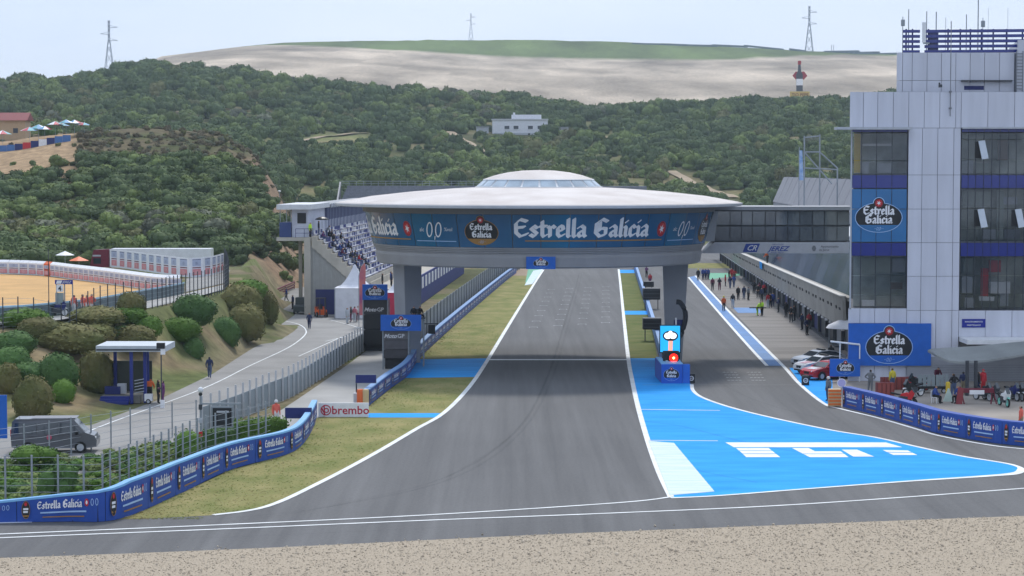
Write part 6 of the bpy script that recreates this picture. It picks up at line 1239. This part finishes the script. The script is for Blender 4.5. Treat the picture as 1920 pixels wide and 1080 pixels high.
while u < PBW.L-1.6:
    a, b_ = PBW.at(u), PBW.at(u+1.55); d = (b_-a).normalized(); n = Vector((d.y, -d.x, 0)); n = n if n.y < 0 else -n; vs = []
    for (o1, zz) in ((.0, 0), (.05, 1.35), (-.3, 1.62), (-.85, 1.35), (-.9, 0)): vs += [a+n*o1+Vector((0, 0, zz)), b_+n*o1+Vector((0, 0, zz))]
    m = MB().add(vs, [(2*i, 2*i+1, 2*i+3, 2*i+2) for i in range(4)]+[(0, 2, 4, 6, 8), (9, 7, 5, 3, 1)]); bag = m.build('air_bag', ORANGE if 80 < 960+4000*a.x/a.y < 87 and k else BAG, bw, world=True); bag.name = 'air_bag'
    pr = Print(); pr.rect(.12, .12, 1.42, .58, 0, 0); pr.rect(.12, .66, 1.42, .74, 0, 2); pr.rect(.12, .82, 1.42, 1.2, 0, 1)
    pr.text('101', .77, .2, .34, 1, 3, 0, .02); pr.text('101', .77, .88, .26, 1, 4)
    pr.build('print', lambda x, y, dd, a=a, d=d, n=n: a+d*x+n*(.05+dd)+Vector((0, 0, y)), bag, mats=PK, world=True); u += 1.6; k += 1
pw = thing('poster_fence', 'white fence screen with fourteen printed posters in front of the lorry', 'hoarding', gp(300, 513, ZP)); PPW = Path([gp(x, y, ZP) for x, y in ((206, 500), (224, 502), (280, 510), (350, 520), (385, 518), (405, 514), (420, 509))], 4); n_ = 15
for k in range(n_):
    a, b_ = PPW.at(PPW.L*k/n_), PPW.at(PPW.L*(k+.985)/n_); d = (b_-a).normalized(); Ln = (b_-a).length; n = Vector((d.y, -d.x, 0)); h1 = 2.15
    sc_ = MB().hexa([a, b_, b_-n*.06, a-n*.06]+[v+Vector((0, 0, h1)) for v in (a, b_, b_-n*.06, a-n*.06)]).build('screen', flat('screen_white', (.78, .79, .84)), pw, world=True)
    pr = Print(); pr.rect(Ln*.2, .2, Ln*.82, .9, 0, 0); pr.rect(Ln*.2, .98, Ln*.82, 1.1, 0, 2); pr.rect(Ln*.2, 1.2, Ln*.82, 1.9, 0, 1); pr.text('101', Ln*.51, .36, .36, 1, 3, 0, .02, .8); pr.text('101', Ln*.51, 1.36, .36, 1, 4, 0, 0, .8); pr.rect(Ln*.2, 1.9, Ln*.82, 1.98, 1, 4)
    pr.build('poster', lambda x, y, dd, a=a, d=d, n=n: a+d*x+n*(.005+dd)+Vector((0, 0, y)), sc_, mats=PK, world=True)
def parasol(label, p, r_, h, mat, mats2=None, grp=None, n=8):
    r = thing('parasol', label, 'parasol', p, 0, grp); MB().tube([(0, 0, 0), (0, 0, h)], .035, 6).build('pole', GREYM, r)
    for k in range(n): t0, t1 = 2*math.pi*k/n, 2*math.pi*(k+1)/n; MB().add([(0, 0, h), (r_*math.cos(t0), r_*math.sin(t0), h-r_*.42), (r_*math.cos(t1), r_*math.sin(t1), h-r_*.42)], [(0, 1, 2)]).build('canopy_panel', (mats2 or [mat])[k % len(mats2 or [mat])], r)
    return r
parasol('white parasol standing behind the bag wall', zs(at(122, 480, 254)), 1.15, 2.3, PW); parasol('orange parasol beside the white one behind the bag wall', zs(at(148, 490, 252)), 1.2, 1.75, flat('parasol_orange', (.8, .2, .08)))
mp_ = thing('marshal_post', 'small marshal post with blue header and the number four', 'sign', zs(gp(120, 592, 4.8))); D = mp_.location.y; wbox(mp_, 'header', 103, 136, 525, 533, D, .15, flat('plate_blue', (0, 0, 0))); wbox(mp_, 'number_panel', 106, 118, 534, 547, D, .1, PW)
pr = Print(); pr.text('4', 0, -.2, .42, 1, 0, 0, .02); pr.build('number', plane_map(at(112, 541, D)+Vector((0, -.005, 0)), FRONT), mp_, mats=[flat('ink', (0, 0, 0))], world=True)
pr = Print(); pr.text('JEREZ', .25, -.09, .2, 1, 0, .3); pr.rect(-.62, -.13, -.2, .13, 1, 0, .1); pr.build('header_lettering', plane_map(at(119, 529, D)+Vector((0, -.005, 0)), FRONT), mp_, world=True)
for px in (105, 120, 135): a = at(px, 533, D); MB().tube([(a.x, D+.2, a.z), (a.x, D+.2, mp_.location.z)], .05, 6).build('post', GREYM, mp_, world=True)
wbox(mp_, 'hut_panel', 104, 119, 549, 588, D+.3, .1, flat('hut_grey', (.3, .36, .36)))
tag(MB().tube([zs(gp(92, 597, 4.8)), zs(gp(92, 597, 4.8))+Vector((0, 0, 5.6))], .035, 6).build('flag_pole', DARK), 'thin bare dark pole beside the marshal post', 'pole')
# ------------------------------------------------------------------ pit wall equipment and entry end box
eb = thing('pit_wall_end', 'blue padded box ending the pit wall with round emblem', 'barrier', gp(1262, 719)); a, b_ = gp(1240, 719), gp(1290, 717)
MB().hexa([a, Vector((b_.x-.5, a.y, 0)), Vector((b_.x-.5, a.y+6, 0)), Vector((a.x-.1, a.y+6, 0))]+[v+Vector((0, 0, 1.5)) for v in (a, Vector((b_.x-.5, a.y, 0)), Vector((b_.x-.5, a.y+6, 0)), Vector((a.x-.1, a.y+6, 0)))]).build('body', DBLUE, eb, world=True)
MB().box(((a.x+b_.x-.5)/2, a.y-.06, .76), (b_.x-.5-a.x, .1, 1.5)).build('front_pad', flat('pad_blue', (.01, .10, .50)), eb, world=True); MB().box((b_.x-.2, a.y+.3, .74), (.55, .7, 1.48)).build('side_pad', flat('pad_blue2', (.012, .13, .56)), eb, world=True)
MB().box(((a.x+b_.x-.5)/2, a.y+3, 1.53), (b_.x-.5-a.x+.05, 6.1, .06)).build('top_pad', CYANTOP, eb, world=True)
Print().oval(0, 0, 1.25, 1.1, 1).build('emblem', plane_map(((a.x+b_.x-.5)/2-.05, a.y-.115, .76), FRONT), eb, world=True)
D = a.y+4.5; lb_ = thing('led_board', 'bright cyan lit sponsor screen in front of the right pillar', 'screen', (at(1257, 640, D).x, D, 0)); 
LED = flat('led_cyan', (.02, .46, .9), emit=.45); wbox(lb_, 'housing', 1236.5, 1277, 609.5, 662, D+.04, .3, BLACK); wbox(lb_, 'screen', 1238, 1275, 611, 660, D, .04, LED)
LM = [flat('led_white', (.9, .9, .95), emit=.8), flat('led_coral', (.9, .35, .25), emit=.7), BLACK]; pr = Print(); pr.ell(0, .35, .62, .42, 0, 2, 20); pr.ell(-.2, .36, .3, .25, 1, 0, 14); pr.ell(.2, .36, .3, .25, 1.3, 0, 14); pr.ell(0, .62, .16, .14, 1.6, 0, 10); pr.rect(-.18, -.98, .16, -.05, 1, 1, .03); pr.build('lit_image', plane_map(at(1257, 638, D)+Vector((0, -.01, 0)), FRONT), lb_, mats=LM, world=True)
for px in (1243, 1271): MB().box((at(px, 640, D).x, D+.25, 1.4), (.12, .12, 2.8)).build('leg', DARK, lb_, world=True)
D = a.y+2.2; tl = thing('signal_light', 'black signal box with glowing red lamp on the pit wall end', 'signal', (at(1259, 675, D).x, D, 1.56)); wbox(tl, 'housing', 1243, 1273, 658, 686, D, .25, BLACK)
c = at(1263, 671, D); MB().lathe([(0, 0), (.32, 0), (.34, -.06), (.30, -.09), (0, -.07)], 20, c=(c.x, D-.02, c.z), axis='y').build('red_lens', flat('lamp_red', (.9, .012, .006), emit=2), tl, world=True); MB().lathe([(0, 0), (.085, 0), (.075, -.04), (0, -.05)], 14, c=(c.x, D-.10, c.z), axis='y').build('bulb', flat('lamp_core', (1, .62, .12), emit=7), tl, world=True)
MB().lathe([(.36, 0), (.40, 0), (.40, -.22), (.36, -.22)], 20, c=(c.x, D-.02, c.z), axis='y').build('visor', BLACK, tl, world=True); wbox(tl, 'number_tag', 1248, 1253, 676, 682, D-.03, .02, PW); wbox(tl, 'leg', 1250, 1268, 686, 690, D+.05, .1, DARK)
for px, py, lb2 in ((1296, 718, 'small black speed sign board at the pit wall end'), (1510, 722, 'small black speed sign board at the edge of the blue patch')):
    b0 = gp(px, py); r = thing('speed_board', lb2, 'sign', b0); MB().box((0, 0, .36), (.55, .35, .72)).build('board', BLACK, r); pr = Print(); pr.ring(0, 0, .19, .19, .05, 1, 0, 18); pr.text('60', 0, -.08, .16, 1, 0); pr.build('speed_mark', plane_map((0, -.18, .38), FRONT), r)
def screens(label, px0, px1, y0, y1, by, n=1):
    b0 = gp((px0+px1)/2+3, by); r = thing('timing_stand', label, 'equipment', b0); wbox(r, 'screen_box', px0, px1, y0, y1, b0.y, 1.4, BLACK); 
    for k in range(3): wbox(r, 'slat', px0-.4, px1+.2, y0+(y1-y0)*(k+.3)/3, y0+(y1-y0)*(k+.5)/3, b0.y-.05, .04, DARK)
    for px in (px0+4, px1-4): a = at(px, y1, b0.y); MB().tube([(a.x, b0.y+.4, 0), (a.x, b0.y+.4, a.z)], .05, 6).build('leg', DARK, r, world=True)
    return r
screens('black slatted timing stand on the pit wall behind the right pillar', 1206, 1238, 541, 562, 580); screens('wide black timing stand on the pit wall left of the lit screen', 1206, 1240, 597, 618, 640); screens('small far black timing stand on the pit wall', 1207, 1226, 528, 538, 552)
D = 181; hs = thing('cable_arch', 'thick black curved hose arching beside the right pillar', 'hose', (at(1280, 650, D).x, D, 0)); MB().tube(catmull([at(x, y, D) for x, y in ((1268, 566), (1276, 568), (1284, 582), (1285, 600), (1279, 622), (1272, 640))]+[Vector((at(1270, 650, D).x, D, 0))], 5), .22, 10).build('hose', flat('hose_black', (.02, .022, .03)), hs, world=True); wbox(hs, 'clamp_box', 1264, 1283, 600, 617, D+.1, .5, NAVY); wbox(hs, 'white_cylinder', 1266, 1269, 596, 609, D-.2, .2, PW)
# right: orange striped buffer, blue framed board, round sign, crates and cart
ob = thing('striped_buffer', 'orange and white striped buffer ending the paddock banner wall', 'barrier', gp(1566, 763)); D = gp(1566, 763).y; wbox(ob, 'block', 1554, 1577, 730, 762, D, .5, flat('cream', (0, 0, 0)))
for k in range(5): wbox(ob, 'stripe', 1553.6, 1577.4, 731+k*6.3, 734.6+k*6.3, D-.03, .1, flat('stripe_orange', (.8, .18, .03)))
rb_ = gp(1585, 716); fb = thing('framed_board', 'blue sponsor board under a white goal-like frame beside the cars', 'sign', rb_); D = rb_.y; wbox(fb, 'panel', 1556, 1613, 673, 706, D, .15, BLUE); Print().oval(0, 0, 1.45, 1.1, 1).build('emblem', plane_map(at(1585, 689, D)+Vector((0, -.005, 0)), FRONT), fb, world=True)
for px, yt in ((1575, 643), (1612, 646)): a = at(px, yt, D+.3); MB().tube([(a.x, D+.3, 0), a], .05, 6).build('post', WHITE, fb, world=True)
MB().tube([at(1557, 640, D+.3), at(1612, 646, D+.3)], .08, 6).build('beam', WHITE, fb, world=True)
rs_ = gp(1578, 744); rd = thing('round_sign', 'round pale lilac sign disc facing the pit entry', 'sign', rs_); c = at(1578, 718, rs_.y); MB().lathe([(0, 0), (.33, 0), (.33, -.05), (0, -.05)], 24, c=c, axis='y').build('disc', flat('lilac', (.45, .42, .72)), rd, world=True); MB().lathe([(.28, -.055), (.33, -.055), (.33, -.06), (.28, -.06)], 24, c=c, axis='y').build('rim', PW, rd, world=True); MB().tube([(rs_.x, rs_.y+.08, 0), (rs_.x, rs_.y+.08, c.z)], .04, 6).build('post', GREYM, rd, world=True)
wd = thing('white_awning', 'white curved awning at the near end of the pit building', 'awning', gp(1575, 668)); a = gp(1575, 668); MB().lathe([(0, 3.3), (1.0, 3.2), (1.9, 2.8), (2.1, 2.55)], 16, c=(.8, 0, 0)).build('canopy', TW, wd, sm=True)
for s in (-1.0, 2.4): MB().tube([(s, 0, 0), (s, 0, 2.7)], .04, 6).build('post', GREYM, wd)
def crate(label, px, py, w_, h_, n=4):
    r = thing('slatted_crate', label, 'crate', gp(px, py), R(8)); MB().box((0, .25, h_/2), (w_, .5, h_)).build('box', flat('crate_red', (.22, .045, .04)), r)
    for k in range(n): MB().box((-w_/2+w_*(k+.5)/n, -.03, h_/2), (w_/n*.7, .05, h_*.96)).build('slat', flat('crate_slat', (.30, .065, .055)), r)
    return r
crate('maroon slatted crate against the paddock banner wall', 1661, 742, 1.3, .95); crate('wide maroon slatted crate beside the person in yellow', 1690, 731, 2.4, .95, 6); crate('maroon slatted crate under the person in yellow', 1667, 730, 1.1, .9)
gc = thing('grey_cart', 'grey mesh-sided cart with dark base in the paddock', 'cart', gp(1750, 738)); 
for k in range(7): MB().box((-1.0+k*.33, 0, .98), (.26, .06, .85)).build('mesh_panel', flat('cart_grey', (.24, .28, .29)), gc)
MB().box((0, .4, .45), (2.2, .8, .2)).build('base', BLACK, gc)
for x in (-.8, .8): wheel(gc, x, .1, .2, .1)
tag(MB().lathe([(0, 0), (.16, 0), (.16, 1.15), (.1, 1.22), (0, 1.22)], 10, c=gp(1777, 747)).build('yellow_bollard', YEL), 'yellow bollard beside the person in black jacket', 'bollard')
rk = thing('tool_rack', 'maroon steel rack with white number plate under the canopy', 'rack', gp(1830, 757)); 
for x in (-1.1, 1.2): MB().tube([(x-.2, -.3, 0), (x, .2, 1.2)], .05, 6).build('leg', MAROON, rk); MB().tube([(x+.2, -.3, 0), (x, .2, 1.2)], .05, 6).build('leg', MAROON, rk)
MB().box((0, 0, .95), (2.5, .35, .3)).build('shelf', MAROON, rk); MB().box((0, -.25, .85), (1.05, .04, .3)).build('plate', PW, rk); MB().prism([(-1.5, 0), (-1.05, 0), (-.95, 1.15), (-1.35, 1.2)], 'y', -.35, -.25).build('side_flap', flat('flap_red', (.26, .04, .05)), rk)
tag(MB().prism([(0, 0), (.8, 0), (.45, .95), (.35, .95)], 'y', 0, .04).build('notice_stand', flat('mint_white', (.55, .68, .6)), loc=gp(1768, 753)), 'pale folding notice stand between the seated people', 'sign')
# ================================================================== FAR THINGS
hp = hit(975, 254); hs_ = thing('white_house', 'white flat-roofed house alone on the wooded hillside', 'house', hp); D = hp.y; HW = flat('house_white', (.72, .72, .76)); g_ = lambda px, py: at(px, py, D)
wbox(hs_, 'wall', 923, 1027, 225, 257, D, 9, HW); u_ = wbox(hs_, 'upper_storey', 959, 1015, 215, 225, D+2, 5, HW); wbox(hs_, 'roof', 921.5, 1028, 222.8, 225, D-.4, 9.8, flat('house_roof', (.55, .55, .58))); wbox(hs_, 'chimney', 962, 966, 211, 215, D+3, 1, HW)
for px in (946, 963, 990, 1008): w2 = wbox(hs_, 'window', px, px+9, 236, 242, D-.08, .07, DARK); wbox(hs_, 'sill', px-1, px+10, 242, 243, D-.3, .28, HW)
wbox(hs_, 'plinth', 926, 1000, 249, 257, D-.15, .13, LGREY)
for px in (955, 990): wbox(hs_, 'cellar_opening', px, px+4, 250, 253, D-.22, .06, BLACK)
for px0, px1, y0, y1, l_, q in ((893, 916, 237, 250, 'low pale garden wall left of the white house', 'pale'), (1031, 1068, 238, 252, 'grey outbuilding right of the white house', 'grey')):
    o = thing('outbuilding', l_, 'outbuilding', at(px0, y1, D+1)); m_ = LGREY if q == 'pale' else flat('out_grey', (.34, .34, .36)); wbox(o, 'wall', px0, px1, y0+2, y1+6, D+1, 4, m_); wbox(o, 'roof', px0-.6, px1+.6, y0, y0+2, D+.7, 4.6, flat('out_roof', (.28, .29, .31)))
def pylon(label, px, ytop, ybase, D):
    b0 = at(px, ybase, D); H = at(px, ytop, D).z-b0.z; r = thing('pylon', label, 'pylon', b0); PYM = flat('pylon_steel', (.26, .30, .36)); w0, w1 = H*.085, H*.014; m = MB(); lv = [0, .2, .38, .53, .66, .77, .86, .93, 1]
    def cr(f, i): w_ = w0+(w1-w0)*min(1, f/.66) if f < .66 else w1; return Vector(((1, 1, -1, -1)[i]*w_, (1, -1, -1, 1)[i]*w_, f*H))
    for i in range(4): MB().tube([cr(f, i) for f in lv], H*.0045, 4).build('leg', PYM, r)
    for a, b_ in zip(lv[:-1], lv[1:]):
        for i in range(4): m.tube([cr(a, i), cr(b_, (i+1) % 4)], H*.0028, 4).tube([cr(b_, i), cr(a, (i+1) % 4)], H*.0028, 4)
    m.build('lattice', PYM, r)
    for f, s in ((.62, 1), (.74, -1), (.86, 1)): MB().tube([(0, 0, f*H), (s*H*.16, 0, f*H+H*.012)], H*.005, 4).tube([(0, 0, (f+.05)*H), (s*H*.16, 0, f*H+H*.012)], H*.003, 4).build('cross_arm', PYM, r)
    return r
pylon('lattice pylon on the green crest above the disc building', 883, 25, 79, 1880); pylon('tall lattice pylon on the crest near the tower', 1517, 11, 102, 1880); pylon('distant pylon tip behind the wooded ridge', 205, 38, 140, 2300)
for px in (1559, 1563): b0 = at(px, 101, 1890); tag(MB().tube([(0, 0, -2), (0, 0, 8)], .25, 5).build('thin_mast', GREYM, loc=b0), 'slender mast on the crest between pylon and tower', 'mast', 'masts on the crest')
SOL = M('solar_panel', (.035, .07, .085), .3, var=.1)
for k, (px0, px1, py0, py1) in enumerate(((1185, 1290, 83.5, 86), (1255, 1345, 85.5, 87.5), (1335, 1402, 86, 89), (1395, 1470, 87, 94.5), (1480, 1512, 93.5, 97.5), (1545, 1612, 98.5, 97.5), (1575, 1650, 101, 99.5), (1600, 1690, 104, 101.5), (1570, 1640, 104, 103), (1630, 1720, 107.5, 105))):
    D = 1870+6*(k % 4); a, b_ = at(px0, py0, D), at(px1, py1, D); r = thing('solar_row', 'long dark row of solar panels along the far crest', 'solar panels', a, 0, 'solar panel rows on the crest'); d = b_-a
    MB().hexa([Vector((0, 0, -.2)), d+Vector((0, 0, -.2)), d+Vector((0, 1.5, 1.3)), Vector((0, 1.5, 1.3)), Vector((0, 0, .1)), d+Vector((0, 0, .1)), d+Vector((0, 1.5, 1.6)), Vector((0, 1.5, 1.6))]).build('panel', SOL, r)
    for f in np.linspace(.02, .98, 8): c = d*float(f); MB().box((c.x, .8, c.z-1.4), (.4, .4, 4)).build('leg', GREYM, r)
bs = hit(1500, 187); D = bs.y-1; bt = thing('bottle_hoarding', 'giant dark bottle-shaped hoarding with red and yellow boards on the hill', 'hoarding', Vector((bs.x, D, bs.z-2)))
def bpx(l): return [(at(x, y, D).x-bt.location.x, at(x, y, D).z-bt.location.z) for x, y in l]
MB().prism(bpx([(1493, 171), (1505, 171), (1505, 140), (1502, 133), (1501, 120), (1497, 120), (1496, 133), (1493, 140)]), 'y', -.4, .4).build('bottle', DARK, bt); MB().prism(bpx([(1493, 160), (1505, 160), (1505, 148), (1493, 148)]), 'y', -.5, -.41).build('bottle_label', PW, bt)
MB().prism(bpx([(1496, 121), (1502, 121), (1502, 114), (1496, 114)]), 'y', -.45, .45).build('cap', flat('board_red', (.35, .015, .02)), bt)
[MB().prism(bpx([(1500+s*4, 134), (1500+s*8, 134), (1500+s*14, 142), (1500+s*8, 149), (1500+s*4, 149)]), 'y', .42, .6).build('red_board', flat('board_red', (0, 0, 0)), bt) for s in (-1, 1)]; MB().prism(bpx([(1481, 183), (1518, 183), (1518, 171.5), (1481, 171.5)]), 'y', -.3, .2).build('name_board', flat('board_yellow', (.55, .40, .12)), bt)
Print().text('TIO PEPE', 0, 0, 1.5, 1, 0, 0, .05).build('name', plane_map((at(1500, 180, D).x-bt.location.x, -.31, at(1500, 180.5, D).z-bt.location.z), FRONT), bt, mats=[flat('name_ink', (.22, .1, .02))], eps=.02)
for x in (-3, 3): MB().tube([(x, .4, -1), (x, .4, 4)], .2, 6).build('leg', DARK, bt)
# spectators' terrace on the spur
D = 418
cz = lambda px: Vector((at(px, 260, D).x, D, zt(at(px, 260, D).x, D)))
PM = [flat('parasol_blue', (.10, .28, .5)), PW, flat('parasol_red', (.5, .05, .08)), flat('parasol_teal', (.12, .4, .45))]
for k, (px, rr, hh) in enumerate(((5, 2.2, 3.4), (52, 2.2, 3.6), (66, 2.4, 3.9), (84, 1.9, 3.2), (101, 2.0, 3.9), (112, 1.7, 3.4), (124, 1.9, 3.8), (137, 2.0, 3.6), (148, 1.7, 3.0), (158, 1.4, 2.8))): parasol('blue, red and white striped parasol on the spectator terrace', cz(px)+Vector((0, 1.5*(k % 3), -.1)), rr*.85, hh, None, [PM[(k+j) % 4] for j in range(4)], 'striped parasols on the terrace')
hw = thing('terrace_hoarding', 'low hoarding of blue, navy and white panels edging the spectator terrace', 'hoarding', cz(60)+Vector((0, -6, 0)))
for k in range(12): a = Vector((at(-40+k*15, 260, D-6).x, D-6, 0)); a.z = zt(a.x, a.y)-.2; MB().box((a.x, a.y, a.z+.7), (1.5, .1, 1.4)).build('panel', (NAVY, PW, NAVY, flat('hoard_blue', (.06, .16, .4)), flat('hoard_blue', (0, 0, 0)), NAVY, RED)[k % 7], hw, world=True)
rh = thing('red_roofed_house', 'low house with dark red roof behind the spectator terrace', 'house', Vector((at(12, 225, 446).x, 446, zt(at(12, 225, 446).x, 446)-.5))); 
hz = at(12, 226, 446).z-rh.location.z; MB().box((0, 2, hz/2), (8, 5, hz)).build('wall', flat('house_ochre', (.5, .34, .2)), rh); MB().prism([(-1.2, hz), (5.2, hz), (2, hz+1.7)], 'x', -4.6, 4.6).build('roof', flat('roof_red', (.22, .03, .035)), rh)
for x in (-2, 2): MB().box((x, -.53, hz*.6), (1, .06, 1)).build('window', DARK, rh)
tree_p = cz(62)+Vector((0, 12, 0)); tr_ = thing('pine_tree', 'rounded bright green tree behind the striped parasols', 'tree', tree_p); mb = MB(); rg = random.Random(2)
for i in range(8): a = rg.uniform(0, 6.28); dd = rg.random()*1.6; c = (math.cos(a)*dd, math.sin(a)*dd, rg.uniform(2.2, 3.6)); mb.ell(c, (.9, .9, .7), 8, 6); leaf_shell(mb, rg, c, (1.1, 1.1, .9), 90, .16, .6)
mb.build('crown', LEAF_G, tr_, recalc=False); MB().tube([(0, 0, -.3), (.1, 0, 1.2), (0, 0, 2.6)], [.2, .15, .08], 7).build('trunk', BARK, tr_)
rf = thing('crest_railing', 'long low railing on the crest of the near spur', 'railing', hit(170, 243)); pts_ = [Vector((at(px, 240, 452).x, 452, zt(at(px, 240, 452).x, 452)+.0)) for px in range(165, 425, 13)]
for zz in (.5, 1.0): MB().tube([q+Vector((0, 0, zz)) for q in pts_], .06, 4).build('rail', LGREY, rf, world=True)
for q in pts_: MB().tube([q, q+Vector((0, 0, 1.05))], .06, 4).build('post', LGREY, rf, world=True)
# ================================================================== HAZE
hz_ = MB().box((0, 1450, 57.5), (2600, 3000, 125)).build('haze', [], recalc=True); hz_.data.materials.clear()
hm = bpy.data.materials.new('haze_air'); hm.use_nodes = True; ht = hm.node_tree; ht.nodes.clear(); ho = ht.nodes.new('ShaderNodeOutputMaterial'); hv = ht.nodes.new('ShaderNodeVolumePrincipled')
hv.inputs['Color'].default_value = (.72, .87, 1.0, 1); hv.inputs['Density'].default_value = .00014; hv.inputs['Anisotropy'].default_value = .2; ht.links.new(hv.outputs[0], ho.inputs['Volume'])
hz_.data.materials.append(hm); hz_['kind'] = 'stuff'; tag(hz_, 'thin bluish haze in the air over the whole valley', 'haze')
